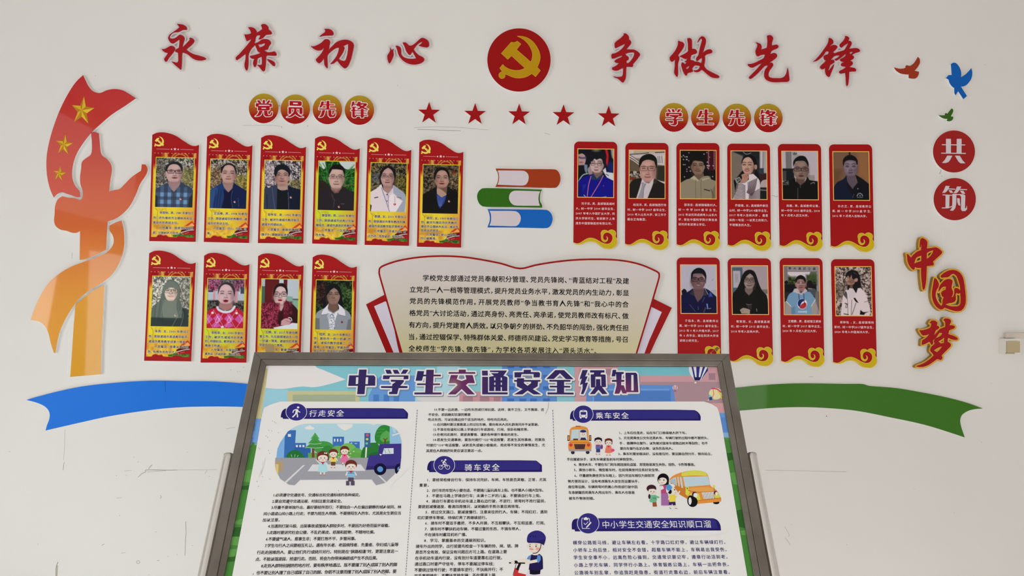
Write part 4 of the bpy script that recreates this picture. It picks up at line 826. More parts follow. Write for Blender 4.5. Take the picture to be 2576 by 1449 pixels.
def p6(r):
    r.N((24, 18, 14), (110, 98, 78), 21); r.N((40, 34, 26), (170, 150, 110), 20, (2050, 880, 2250, 1200, 70), a=.7); r.E((130, 40, 20), 2130, 910, 50, 40, blur=40, a=.6)
    r.P((168, 136, 122), [(1740, 1200), (1980, 1200), (1975, 1340), (1960, 1430), (1850, 1490), (1745, 1400)]); r.P((84, 60, 52), [(1760, 1250), (1980, 1200), (1970, 1400), (1900, 1340)], blur=16, a=.8)
    face(r, 1850, 172, 850, 1262, (164, 126, 114), 1030, 86, 1108, 1166, 60, side=-1, hair=(22, 20, 22), open_=8, lip=(120, 50, 50), ears=False, brow=38)
    r.P((22, 22, 24), [(1665, 1080), (1660, 940), (1720, 840), (1820, 790), (1920, 800), (2000, 880), (2030, 1000), (2015, 1110), (1990, 980), (1930, 880), (1840, 858), (1760, 890), (1710, 980), (1690, 1080)])
    r.P((17, 19, 20), [(1400, 1430), (1560, 1330), (1735, 1230), (1740, 1400), (1850, 1500), (1965, 1420), (1980, 1210), (2080, 1290), (2230, 1350), (2250, 1870), (1390, 1870)])
    r.P((44, 62, 130), [(1728, 1390), (1850, 1480), (1965, 1425), (1920, 1600), (1820, 1740), (1760, 1600)])
    for k in range(7): r.L((110, 130, 186), 6, [(1750 + k * 30, 1440 + k * 6), (1765 + k * 20, 1560), (1790 + k * 9, 1680)], a=.8)
    pin(r, 2030, 1566)
PT[6] = (p6, (1405, 742, 2240, 1848))
def p7(r):
    r.N((84, 84, 78), (214, 212, 202), 19); r.N((60, 60, 56), (160, 160, 148), 22, (800, 700, 1080, 1400, 120), a=.5)
    r.P((92, 102, 96), [(560, 785), (680, 785), (800, 880), (835, 1010), (840, 1250), (900, 1400), (1000, 1500), (1050, 1860), (180, 1860), (200, 1400), (330, 1290), (400, 1150), (430, 950), (490, 845)])
    face(r, 620, 150, 900, 1262, (214, 194, 180), 1022, 80, 1088, 1150, 66, (60, 62, 60), 40, 68, side=1, hair=(96, 100, 92), ears=False, smile=8, open_=10, thin=9, lip=(170, 120, 110))
    r.P((104, 114, 106), [(440, 1100), (440, 950), (500, 850), (600, 800), (700, 830), (790, 920), (800, 1010), (740, 985), (680, 960), (590, 955), (510, 1000), (480, 1040)])
    r.P((118, 126, 116), [(480, 1230), (620, 1262), (760, 1230), (770, 1450), (860, 1700), (480, 1720), (440, 1450)]); 
    for y in range(1270, 1660, 34): r.L((84, 92, 84), 6, [(480, y), (620, y + 10), (760, y)], a=.6)
    for k, x in enumerate((250, 300, 350, 410, 820, 870, 930)): r.L((140, 148, 136) if k % 2 else (60, 68, 64), 8, [(x + 60 - k * 6, 1250), (x + 20, 1450), (x, 1750)], a=.7)
    r.P((46, 54, 54), [(160, 1640), (480, 1650), (900, 1650), (900, 1400), (1050, 1450), (1080, 1880), (150, 1880)], blur=24, a=.9); r.L((130, 138, 134), 7, [(860, 1480), (690, 1840)]); r.L((130, 138, 134), 7, [(920, 1500), (930, 1650), (880, 1840)]); pin(r, 748, 1592)
PT[7] = (p7, (180, 698, 1065, 1848))
def p8(r):
    r.R((172, 178, 192), 1480, 980, 2360, 1240); r.R((58, 66, 90), 2260, 800, 2350, 1080); r.R((60, 60, 84), 1490, 940, 1620, 1060)
    r.R((190, 140, 152), 1608, 980, 1662, 1260); r.R((190, 140, 152), 2122, 980, 2196, 1300); r.L((220, 225, 235), 14, [(2240, 800), (2235, 1090)]); r.L((215, 222, 232), 10, [(1480, 1062), (1620, 1062)])
    r.N((60, 44, 56), (178, 96, 134), 24, (1480, 740, 2350, 930, 40)); r.N((60, 30, 44), (190, 90, 130), 22, (1490, 900, 1700, 1010, 40)); r.N((70, 50, 58), (180, 90, 130), 22, (2120, 840, 2230, 1020, 40)); r.N((44, 42, 40), (130, 130, 128), 24, (1780, 740, 2120, 860, 60), a=.8)
    r.N((28, 26, 26), (96, 96, 92), 24, (1480, 1240, 1760, 1560, 30)); r.N((28, 26, 26), (96, 96, 92), 24, (2080, 1290, 2350, 1560, 30))
    r.P((160, 112, 112), [(1780, 1260), (2060, 1260), (2090, 1400), (1920, 1470), (1750, 1400)])
    face(r, 1915, 195, 862, 1325, (196, 162, 168), 1080, 92, 1170, 1252, 62, side=1, hair=(50, 36, 42), open_=22, lip=(150, 44, 58), ears=False, brow=46)
    r.P((54, 46, 52), [(1718, 1120), (1735, 950), (1800, 860), (1920, 815), (2040, 850), (2115, 950), (2132, 1060), (2112, 1160), (2080, 1020), (2000, 900), (1880, 870), (1790, 930), (1745, 1040)])
    r.P((172, 34, 54), [(1470, 1540), (1540, 1450), (1700, 1420), (1920, 1530), (2130, 1400), (2260, 1440), (2350, 1560), (2360, 1890), (1460, 1890)])
    for x, y in ((1745, 1640), (2010, 1640), (2260, 1650), (1500, 1660), (1705, 1810), (2000, 1810)): r.P((192, 84, 156), [(x, y - 110), (x + 120, y + 20), (x, y + 130 if y < 1700 else y + 60), (x - 120, y + 20)], sm=False)
    for k in (1500, 1770, 2040, 2310):
        r.L((228, 200, 214), 5, [(k - 130, 1880), (k + 140, 1460)]); r.L((228, 200, 214), 5, [(k - 140, 1460), (k + 130, 1880)])
    for x, y in ((1730, 1700), (2010, 1700)): r.L((236, 214, 228), 7, [(x - 45, y), (x - 20, y - 45), (x + 5, y - 90), (x + 20, y - 40), (x + 50, y - 30), (x + 20, y + 40), (x - 40, y + 40), (x - 45, y)])
    r.L((206, 204, 220), 52, [(1720, 1400), (1760, 1460), (1900, 1510), (2050, 1480), (2130, 1380)]); r.E((226, 220, 226), 1608, 1528, 30, 26); r.E((226, 220, 226), 2180, 1530, 28, 26); r.E((206, 204, 216), 1850, 1852, 36, 26)
PT[8] = (p8, (1475, 742, 2350, 1880))
def p9(r):
    r.R((164, 174, 186), 200, 680, 275, 860); r.R((66, 96, 88), 200, 855, 285, 1300); r.R((92, 30, 32), 275, 680, 810, 1300); r.R((176, 186, 196), 808, 680, 1100, 1130); r.P((122, 164, 148), [(800, 1070), (945, 1085), (945, 1160), (1100, 1170), (1100, 1450), (960, 1400), (800, 1180)], sm=False); r.R((176, 196, 200), 612, 690, 718, 780)
    r.P((186, 150, 152), [(540, 1220), (730, 1220), (730, 1360), (680, 1430), (560, 1340)])
    face(r, 645, 158, 848, 1280, (200, 170, 172), 1035, 92, 1110, 1172, 50, (32, 26, 34), 36, 72, side=-1, hair=(30, 20, 22), ears=False, open_=12, lip=(170, 24, 44), thin=9, brow=52)
    r.P((36, 26, 28), [(482, 1060), (480, 950), (520, 850), (600, 790), (700, 780), (790, 850), (825, 960), (812, 1060), (785, 980), (740, 880), (650, 850), (570, 880), (525, 960), (500, 1060)])
    r.P((88, 26, 40), [(190, 1300), (300, 1220), (480, 1160), (540, 1290), (680, 1430), (750, 1290), (800, 1180), (900, 1220), (1090, 1420), (1090, 1860), (180, 1860)])
    r.N((70, 18, 32), (158, 60, 84), 20, (190, 1240, 640, 1860, 30)); r.P((50, 20, 26), [(620, 1440), (720, 1420), (740, 1600), (700, 1780), (600, 1700)], blur=20); r.P((48, 22, 26), [(900, 1220), (1090, 1420), (1090, 1720), (950, 1650), (860, 1450)], blur=16)
    r.N((60, 16, 28), (130, 50, 66), 22, (740, 1200, 940, 1500, 40), a=.8); r.P((192, 146, 152), [(690, 1650), (760, 1600), (860, 1590), (930, 1640), (900, 1710), (800, 1750), (680, 1750)]); r.L((120, 60, 70), 8, [(800, 1640), (920, 1680)]); r.L((235, 235, 235), 16, [(860, 1570), (920, 1580), (945, 1640)]); r.P((206, 212, 222), [(500, 1810), (720, 1760), (880, 1730), (950, 1690), (1090, 1700), (1090, 1880), (560, 1880)], sm=False)
PT[9] = (p9, (200, 690, 1080, 1835))
def p10(r):
    r.N((14, 18, 14), (54, 78, 46), 28); r.N((20, 12, 14), (84, 40, 46), 24, (1470, 740, 1720, 1300, 80), a=.7); r.N((16, 36, 16), (86, 116, 66), 30, (2060, 900, 2330, 1450, 60), a=.8)
    r.P((24, 24, 28), [(1690, 900), (1760, 840), (1890, 805), (2000, 860), (2060, 960), (2090, 1150), (2110, 1330), (2050, 1400), (1720, 1380), (1620, 1400), (1640, 1250), (1680, 1050)])
    r.P((110, 84, 72), [(1770, 1240), (1990, 1240), (2000, 1400), (1890, 1480), (1760, 1400)])
    face(r, 1880, 155, 905, 1292, (138, 110, 98), 1052, 76, 1130, 1185, 62, side=-1, hair=(24, 20, 22), smile=10, ears=False, brow=36, lip=(120, 60, 60), open_=6)
    r.P((24, 24, 28), [(1705, 1100), (1715, 950), (1780, 860), (1890, 830), (1990, 870), (2050, 980), (2060, 1120), (2020, 1060), (1970, 960), (1890, 905), (1800, 970), (1745, 1050)])
    r.P((140, 146, 156), [(1450, 1640), (1480, 1500), (1560, 1430), (1700, 1380), (1890, 1480), (2060, 1380), (2200, 1420), (2300, 1530), (2340, 1900), (1440, 1900)])
    r.P((96, 98, 100), [(1450, 1600), (1560, 1620), (1580, 1900), (1440, 1900)], blur=14, a=.8); r.P((96, 98, 104), [(2330, 1600), (2240, 1640), (2200, 1900), (2340, 1900)], blur=14, a=.7)
    r.P((218, 220, 228), [(1760, 1440), (1890, 1500), (2010, 1420), (1960, 1560), (1900, 1880), (1850, 1880), (1790, 1620)]); r.N((90, 100, 130), (226, 228, 236), 17, (1790, 1500, 1930, 1870, 20), a=.75)
    r.P((214, 212, 226), [(1770, 1270), (1720, 1330), (1640, 1420), (1600, 1530), (1740, 1510), (1775, 1470), (1755, 1380)]); r.P((214, 212, 226), [(1990, 1270), (2060, 1320), (2150, 1410), (2175, 1550), (2030, 1520), (1990, 1470), (2020, 1380)]); r.L((44, 50, 66), 5, [(1600, 1535), (1740, 1515), (1765, 1500)]); r.L((44, 50, 66), 5, [(2170, 1555), (2030, 1525)])
    r.L((226, 226, 234), 10, [(1750, 1530), (1830, 1860)]); r.L((226, 226, 234), 10, [(1980, 1520), (1910, 1620), (1900, 1860)]); r.E((120, 40, 30), 2098, 1694, 24, 24)
PT[10] = (p10, (1465, 735, 2320, 1870))
# student portraits
def q1(r):
    r.R((20, 24, 34), 200, 250, 1060, 1420); r.R((26, 36, 90), 900, 560, 1060, 860, blur=60); r.P((186, 30, 38), [(840, 270), (900, 270), (930, 430), (900, 660), (860, 560), (880, 440)], blur=14); r.P((150, 146, 140), [(980, 270), (1060, 270), (1060, 520), (1010, 460)], blur=24)
    r.E((150, 140, 110), 640, 290, 70, 30, blur=50, a=.8)
    r.P((166, 136, 136), [(225, 400), (300, 365), (380, 400), (400, 520), (370, 640), (230, 650)], blur=8); r.L((80, 66, 96), 40, [(235, 460), (310, 480), (395, 470)], blur=10); r.P((26, 22, 26), [(220, 290), (330, 330), (400, 440), (330, 365), (225, 390)]); r.E((130, 60, 70), 290, 580, 40, 12, blur=10)
    r.P((22, 24, 32), [(200, 700), (350, 720), (450, 850), (300, 930), (200, 960)]); r.P((146, 130, 136), [(460, 700), (560, 640), (560, 850), (480, 870), (440, 760)], blur=8); r.P((130, 150, 170), [(360, 620), (440, 640), (430, 850), (380, 780)], blur=8, a=.8)
    r.P((196, 196, 204), [(790, 760), (860, 700), (880, 800), (1040, 820), (1050, 1000), (900, 940)], sm=False); r.L((30, 36, 50), 14, [(870, 850), (930, 880)]); r.L((160, 200, 190), 20, [(230, 1030), (330, 880), (450, 840)], blur=8)
    r.P((110, 90, 86), [(570, 790), (790, 790), (780, 900), (660, 960), (590, 900)])
    face(r, 655, 145, 460, 825, (186, 158, 156), 604, 76, 682, 752, 44, (48, 44, 50), 44, 52, side=1, hair=(22, 26, 32), rnd=True, thin=7, brow=52, ex=645, lip=(120, 70, 76))
    r.P((18, 26, 32), [(488, 600), (485, 470), (540, 390), (660, 345), (780, 370), (860, 460), (870, 560), (840, 640), (800, 590), (790, 520), (740, 480), (650, 520), (600, 490), (560, 540), (520, 560), (515, 620)])
    r.P((16, 24, 128), [(200, 1080), (300, 950), (520, 870), (600, 900), (660, 960), (770, 880), (900, 930), (1050, 1010), (1060, 1420), (190, 1420)]); r.P((34, 50, 84), [(540, 850), (590, 850), (655, 955), (780, 850), (820, 900), (700, 990), (520, 980)], sm=False)
    r.P((12, 18, 96), [(200, 1100), (330, 1090), (320, 1400), (200, 1400)], blur=30, a=.7); r.P((40, 60, 160), [(330, 1100), (420, 1090), (330, 1290)], blur=20, a=.5)
    r.L((206, 120, 136), 15, [(525, 900), (470, 1100), (435, 1390)]); r.L((206, 110, 126), 15, [(810, 880), (720, 1060), (620, 1230), (525, 1390)]); r.E((200, 60, 90), 815, 1122, 9, 14); r.L((190, 190, 200), 12, [(360, 1340), (410, 1395)]); r.L((190, 190, 200), 10, [(790, 1390), (880, 1370)])
PT[11] = (q1, (222, 272, 1042, 1385))
def q2(r):
    r.R((126, 108, 90), 1390, 280, 2250, 1440); r.R((186, 174, 176), 1390, 280, 2250, 480, blur=30); r.P((170, 156, 140), [(1500, 300), (2230, 300), (2230, 350), (1500, 380)], blur=8); r.P((92, 78, 62), [(1400, 430), (1640, 620), (1640, 900), (1400, 860)]); 
    for k in range(4): r.L((206, 198, 200) if k % 2 else (96, 84, 74), 18, [(1400, 400 + k * 26), (1520, 470 + k * 26), (1640, 560 + k * 26)])
    r.L((60, 54, 50), 20, [(1420, 390), (1700, 372), (1850, 350)]); r.L((56, 48, 44), 20, [(2010, 345), (2220, 335)]); r.P((196, 188, 192), [(2040, 420), (2220, 400), (2220, 640), (2050, 620)], sm=False)
    for x in (2070, 2110, 2160): r.L((70, 60, 56), 14, [(x, 430), (x + 10, 590)])
    r.R((46, 46, 40), 2030, 655, 2250, 1010); r.N((40, 34, 26), (186, 176, 170), 26, (1400, 780, 1680, 930, 20)); r.R((110, 50, 36), 1400, 915, 1560, 990); r.R((130, 110, 70), 1400, 990, 1500, 1120); r.L((190, 184, 180), 26, [(2020, 980), (2230, 1050)])
    r.P((34, 31, 30), [(1390, 1150), (1480, 990), (1700, 930), (1760, 1000), (1900, 1010), (1980, 940), (2230, 1080), (2250, 1430), (1380, 1430)])
    r.P((110, 70, 62), [(1720, 950), (1960, 950), (1930, 1050), (1790, 1080)])
    face(r, 1838, 190, 505, 1045, (176, 134, 124), 712, 92, 850, 916, 66, (60, 44, 46), 46, 84, side=1, hair=(28, 26, 26), ears=False, thin=8, brow=40, ex=1830, lip=(150, 84, 84), smile=4)
    r.P((24, 26, 26), [(1630, 700), (1628, 560), (1680, 450), (1780, 390), (1870, 375), (1965, 405), (2035, 480), (2055, 600), (2035, 700), (2005, 620), (1980, 540), (1850, 512), (1720, 550), (1665, 650)])
    r.P((190, 180, 186), [(1700, 960), (1790, 1050), (1870, 1060), (1965, 950), (1960, 1060), (1820, 1430), (1560, 1430), (1640, 1180)]); r.P((140, 140, 152), [(1700, 1060), (1800, 1070), (1740, 1180), (1730, 1430), (1590, 1430), (1680, 1180)]); r.L((50, 48, 52), 8, [(1690, 1060), (1740, 1050)]); r.L((60, 58, 64), 8, [(1790, 1075), (1740, 1200), (1725, 1430)])
PT[12] = (q2, (1405, 298, 2228, 1408))
def q3(r):
    r.R((24, 20, 24), 190, 250, 1030, 1400); r.P((60, 24, 30), [(790, 260), (1010, 260), (1010, 720), (820, 720)], blur=30)
    for x in (845, 975):
        for y in range(285, 680, 39): r.E((200, 140, 170), x, y, 11, 11, blur=4)
    for x, y, s in ((392, 312, 11), (268, 375, 13), (228, 404, 11), (300, 404, 10), (345, 405, 16), (268, 467, 12), (342, 467, 17), (390, 495, 11), (740, 340, 13), (738, 414, 14), (268, 586, 12), (305, 586, 10), (820, 525, 15), (818, 606, 17), (858, 608, 15), (950, 608, 13), (395, 645, 14), (345, 690, 11), (425, 732, 15), (345, 740, 11), (290, 868, 12), (940, 858, 12), (820, 655, 12), (870, 412, 9), (808, 305, 11)): r.E((214, 196, 214), x, y, s, s * .8, blur=5)
    r.P((104, 84, 70), [(520, 780), (730, 780), (740, 870), (620, 950), (520, 880)])
    face(r, 597, 148, 470, 825, (126, 100, 84), 598, 72, 682, 728, 62, side=-1, hair=(18, 17, 18), smile=6, brow=34, lip=(110, 62, 56))
    r.P((17, 17, 18), [(432, 620), (425, 470), (470, 370), (600, 320), (720, 350), (775, 470), (765, 600), (735, 600), (725, 540), (690, 510), (600, 500), (500, 480), (465, 560)])
    r.L((160, 150, 150), 10, [(752, 600), (720, 760)], blur=8, a=.7)
    r.P((134, 124, 104), [(190, 1010), (330, 930), (430, 900), (510, 840), (620, 940), (740, 850), (880, 850), (900, 920), (1010, 960), (1030, 1400), (190, 1400)]); r.P((168, 158, 134), [(420, 900), (510, 835), (620, 950), (600, 970)], blur=8); r.P((160, 150, 128), [(680, 900), (830, 840), (895, 890), (700, 960)], blur=6); r.L((60, 54, 44), 9, [(700, 900), (850, 865), (880, 890)])
    for x in (545, 665): r.L((80, 72, 58), 7, [(x + 10, 930), (x, 1100), (x + 5, 1370)])
    r.L((24, 26, 24), 20, [(745, 1155), (875, 1185)]); r.P((100, 92, 76), [(920, 1200), (1010, 1030), (1010, 1400), (940, 1400)], blur=20, a=.7); r.L((60, 54, 46), 12, [(900, 1150), (945, 1280), (930, 1380)], blur=8)
PT[13] = (q3, (200, 262, 1010, 1365))
def q4(r):
    r.R((112, 102, 92), 1370, 280, 1660, 1400); r.R((40, 44, 46), 1640, 280, 2045, 1400); r.P((34, 38, 40), [(1380, 280), (2040, 280), (2040, 480), (1660, 410)], sm=False); r.L((90, 90, 90), 12, [(1400, 300), (1650, 390)]); r.L((170, 170, 170), 9, [(1650, 300), (1730, 350), (1830, 320)])
    r.R((158, 150, 156), 2035, 280, 2200, 780); r.L((196, 190, 196), 20, [(2080, 290), (2070, 760)], blur=10); r.L((120, 112, 116), 16, [(2130, 290), (2110, 760)], blur=10); r.R((46, 56, 68), 2035, 670, 2130, 790); r.R((52, 34, 38), 2030, 800, 2200, 980); r.P((166, 150, 150), [(2100, 950), (2200, 930), (2200, 1110), (2040, 1110), (2050, 1020)]); r.R((30, 32, 34), 2030, 1120, 2200, 1400); r.L((120, 116, 118), 24, [(2040, 1170), (2190, 1180)])
    r.P((22, 22, 26), [(1520, 860), (1640, 720), (1900, 620), (2000, 800), (2030, 960), (1900, 1000), (1500, 1000), (1460, 1200), (1420, 960)])
    r.P((24, 24, 28), [(1615, 590), (1620, 480), (1690, 390), (1800, 365), (1920, 420), (1975, 560), (1960, 620), (1920, 720), (1900, 760), (1700, 760)])
    r.E((166, 128, 112), 1938, 640, 34, 60); face(r, 1758, 138, 405, 820, (176, 138, 122), 590, 66, 680, 722, 56, (190, 160, 145), 42, 58, side=1, hair=(34, 24, 24), ears=False, rnd=True, thin=5, open_=12, smile=1, lip=(120, 46, 50), ex=1738, brow=46)
    r.P((24, 24, 28), [(1612, 590), (1620, 480), (1690, 390), (1800, 365), (1920, 420), (1975, 560), (1940, 590), (1900, 590), (1870, 500), (1800, 410), (1700, 430), (1640, 500)])
    r.P((204, 194, 200), [(1770, 820), (1880, 800), (1960, 870), (2030, 960), (2035, 1400), (1400, 1400), (1500, 1160), (1540, 1020), (1680, 1010), (1780, 930)])
    for k in range(12): r.L((72, 56, 64), 15, [(1510 - k * 8, 1060 + k * 32), (1600, 1040 + k * 32), (1690, 1080 + k * 30)])
    for k in range(9): r.L((72, 56, 64), 15, [(1760 + k * 26, 1000 - k * 12), (1760 + k * 20, 1150), (1730 + k * 14, 1230 + k * 10)])
    for k in range(9): r.L((72, 56, 64), 14, [(1780, 1300 + k * 24), (1900, 1220 + k * 26), (2030, 1150 + k * 28)])
    r.P((166, 122, 106), [(1560, 1010), (1620, 900), (1600, 830), (1660, 800), (1740, 810), (1770, 880), (1740, 960), (1680, 1010)]); r.L((100, 66, 56), 7, [(1650, 840), (1680, 900)]); r.L((100, 66, 56), 7, [(1700, 830), (1720, 890)]); r.P((150, 150, 146), [(1450, 920), (1560, 870), (1600, 940), (1490, 1020)], blur=4); r.P((30, 34, 46), [(1480, 930), (1560, 890), (1580, 940), (1500, 990)], a=.6)
PT[14] = (q4, (1372, 282, 2192, 1383))
def q5(r):
    r.R((176, 164, 174), 200, 280, 1050, 1420); r.R((120, 116, 118), 290, 280, 430, 680)
    for x in (300, 330, 365, 400): r.L((84, 80, 82), 9, [(x, 290), (x + 5, 660)], blur=5)
    r.N((50, 60, 50), (150, 150, 150), 18, (450, 280, 550, 370, 8)); r.P((150, 144, 148), [(450, 390), (560, 350), (640, 390), (480, 470), (455, 600)], blur=10); r.R((28, 32, 36), 210, 675, 480, 960); r.R((64, 64, 66), 210, 735, 295, 960); r.R((142, 134, 130), 800, 825, 955, 945)
    r.P((92, 70, 62), [(520, 900), (750, 880), (730, 960), (640, 1060), (560, 1000)])
    face(r, 642, 170, 490, 935, (124, 102, 94), 692, 84, 792, 848, 60, (40, 24, 26), 32, 78, side=1, hair=(24, 24, 26), thin=11, brow=44, open_=10, lip=(84, 44, 42))
    r.P((24, 27, 28), [(458, 640), (470, 500), (540, 420), (640, 378), (740, 400), (790, 470), (820, 560), (812, 660), (790, 600), (760, 540), (700, 500), (600, 500), (520, 520), (480, 600)])
    r.P((20, 22, 22), [(200, 990), (340, 950), (450, 930), (500, 870), (560, 1000), (630, 1060), (740, 960), (785, 850), (830, 940), (1040, 970), (1050, 1420), (200, 1420)]); r.L((170, 164, 158), 12, [(500, 880), (520, 980)]); r.L((170, 164, 158), 9, [(750, 900), (720, 960)]); r.N((20, 22, 22), (150, 150, 150), 15, (225, 950, 350, 1060, 10), a=.6)
    r.L((96, 92, 92), 9, [(612, 1060), (618, 1120)]); r.L((110, 96, 92), 10, [(560, 1130), (555, 1370)]); r.L((160, 160, 160), 10, [(860, 1030), (910, 1000), (945, 1000), (945, 1025)])
PT[15] = (q5, (208, 285, 1025, 1388))
def q6(r):
    r.R((112, 84, 66), 1370, 290, 2220, 1420); r.P((140, 96, 62), [(1950, 300), (2220, 300), (2220, 1060), (1950, 820)], blur=120, a=.8); r.P((92, 66, 42), [(1370, 700), (1600, 700), (1500, 1000), (1370, 1050)], blur=100, a=.7); r.R((50, 36, 30), 1742, 295, 1786, 360)
    r.P((88, 76, 88), [(1680, 830), (1890, 830), (1900, 960), (1940, 1010), (1820, 1150), (1680, 1010)])
    face(r, 1778, 152, 470, 855, (112, 98, 112), 622, 76, 712, 770, 46, (150, 140, 156), 50, 60, side=1, hair=(26, 24, 28), rnd=True, thin=5, brow=46, lip=(76, 50, 62))
    r.P((20, 20, 22), [(1605, 600), (1602, 480), (1660, 400), (1770, 358), (1880, 395), (1945, 480), (1948, 580), (1925, 590), (1905, 500), (1800, 482), (1700, 490), (1640, 530), (1622, 620)])
    r.P((26, 30, 48), [(1380, 1110), (1450, 1000), (1600, 920), (1680, 830), (1700, 980), (1820, 1150), (1940, 1000), (1890, 820), (2000, 880), (2130, 970), (2220, 1060), (2220, 1420), (1380, 1420)]); r.P((20, 24, 30), [(1820, 1150), (1940, 1000), (1890, 820), (2000, 880), (2220, 1060), (2220, 1420), (1780, 1420), (1840, 1300)]); r.P((16, 18, 22), [(1690, 1000), (1820, 1150), (1930, 1010), (1900, 1180), (1830, 1320), (1730, 1160)], blur=10, a=.7)
    r.E((150, 150, 160), 1940, 1140, 13, 12); r.L((110, 110, 118), 6, [(1850, 1260), (1815, 1350)])
    for k in range(6): r.E((170, 176, 200), 1985 - 62 * math.cos(math.pi * (k + .3) / 5.6), 1312 - 66 * math.sin(math.pi * (k + .3) / 5.6), 11, 13)
    r.E((150, 160, 190), 1990, 1302, 12, 12); r.L((150, 150, 170), 9, [(1920, 1340), (2050, 1340)])
PT[16] = (q6, (1376, 294, 2205, 1398))
def q7(r):
    r.R((172, 168, 184), 190, 300, 1050, 1440); r.R((160, 156, 170), 190, 900, 1050, 1000, blur=20); r.L((130, 128, 140), 8, [(900, 890), (1020, 895)]); r.L((70, 68, 80), 5, [(930, 665), (962, 625)])
    r.P((24, 24, 30), [(215, 900), (270, 850), (320, 880), (345, 950), (230, 1000)]); r.P((150, 140, 150), [(960, 960), (1020, 1030), (1010, 1200), (980, 1100)])
    r.P((98, 74, 78), [(500, 840), (735, 840), (720, 1000), (590, 1160), (510, 1020)])
    face(r, 610, 165, 490, 885, (112, 84, 86), 636, 84, 714, 776, 58, (22, 20, 26), 34, 72, side=-1, hair=(20, 20, 24), thin=11, open_=10, smile=1, lip=(96, 56, 58), brow=40)
    r.P((20, 23, 30), [(440, 640), (445, 500), (500, 420), (600, 368), (700, 385), (770, 450), (800, 560), (790, 660), (765, 600), (740, 540), (680, 505), (560, 500), (490, 520), (470, 600)]); r.P((190, 170, 176), [(690, 540), (760, 580), (770, 640), (730, 600)], blur=10, a=.7)
    r.P((20, 22, 58), [(190, 1010), (350, 930), (490, 840), (510, 1000), (590, 1160), (720, 1000), (740, 830), (860, 890), (960, 980), (1040, 1060), (1050, 1440), (190, 1440)]); r.P((50, 48, 58), [(400, 960), (490, 860), (510, 1000), (500, 1030)], blur=10); r.P((54, 52, 60), [(720, 1000), (745, 860), (830, 980), (770, 1020)], blur=8)
    r.L((210, 210, 225), 7, [(760, 850), (835, 985)]); r.P((60, 92, 180), [(840, 1050), (880, 920), (910, 960), (945, 1050), (900, 1030)], a=.8); r.P((110, 140, 220), [(790, 1200), (820, 1200), (830, 1300), (810, 1310)]); r.L((190, 190, 180), 8, [(800, 1315), (890, 1310)]); r.L((110, 120, 170), 6, [(750, 1050), (700, 1160)]); r.L((110, 120, 170), 6, [(400, 1220), (530, 1380)]); r.L((120, 130, 190), 6, [(600, 1260), (600, 1340)])
    for k in range(4): r.L((170, 180, 220), 5, [(765 - k * 14, 1290 + k * 30), (775 - k * 14, 1310 + k * 30)])
PT[17] = (q7, (205, 308, 1028, 1418))
def q8(r):
    r.R((156, 142, 150), 1370, 310, 2230, 1450); r.R((76, 90, 104), 1375, 350, 1630, 960); r.R((166, 160, 172), 1405, 430, 1575, 820, blur=6); r.R((140, 134, 146), 1450, 500, 1530, 700, blur=14, a=.6); r.R((110, 100, 100), 2060, 860, 2230, 960, blur=14); r.E((206, 190, 150), 2190, 1040, 20, 20)
    r.P((20, 20, 21), [(1390, 960), (1480, 860), (1560, 700), (1620, 540), (1690, 440), (1800, 402), (1900, 440), (1960, 560), (2000, 700), (2080, 880), (2190, 1010), (2220, 1440), (1380, 1440)])
    r.P((110, 94, 90), [(1680, 820), (1860, 820), (1860, 900), (1770, 1000), (1680, 900)])
    face(r, 1785, 126, 490, 852, (140, 122, 116), 645, 66, 712, 768, 56, (40, 34, 42), 34, 54, side=1, hair=(24, 22, 22), ears=False, thin=9, brow=44, lip=(104, 66, 62), smile=4)
    r.P((20, 20, 21), [(1655, 700), (1640, 560), (1700, 460), (1800, 420), (1900, 460), (1950, 580), (1930, 720), (1910, 660), (1880, 560), (1805, 485), (1720, 560), (1680, 620)])
    r.P((154, 136, 126), [(1550, 1340), (1620, 1290), (1700, 1300), (1790, 1330), (1780, 1430), (1660, 1420), (1590, 1420)]); r.L((90, 74, 66), 6, [(1570, 1370), (1640, 1350)]); r.P((60, 52, 56), [(1700, 1190), (1830, 1200), (1830, 1310), (1740, 1300)], a=.7); r.L((140, 130, 130), 6, [(1700, 1190), (1740, 1215), (1830, 1205)]); r.L((190, 190, 190), 9, [(1945, 1310), (1948, 1370)])
PT[18] = (q8, (1380, 318, 2212, 1432))
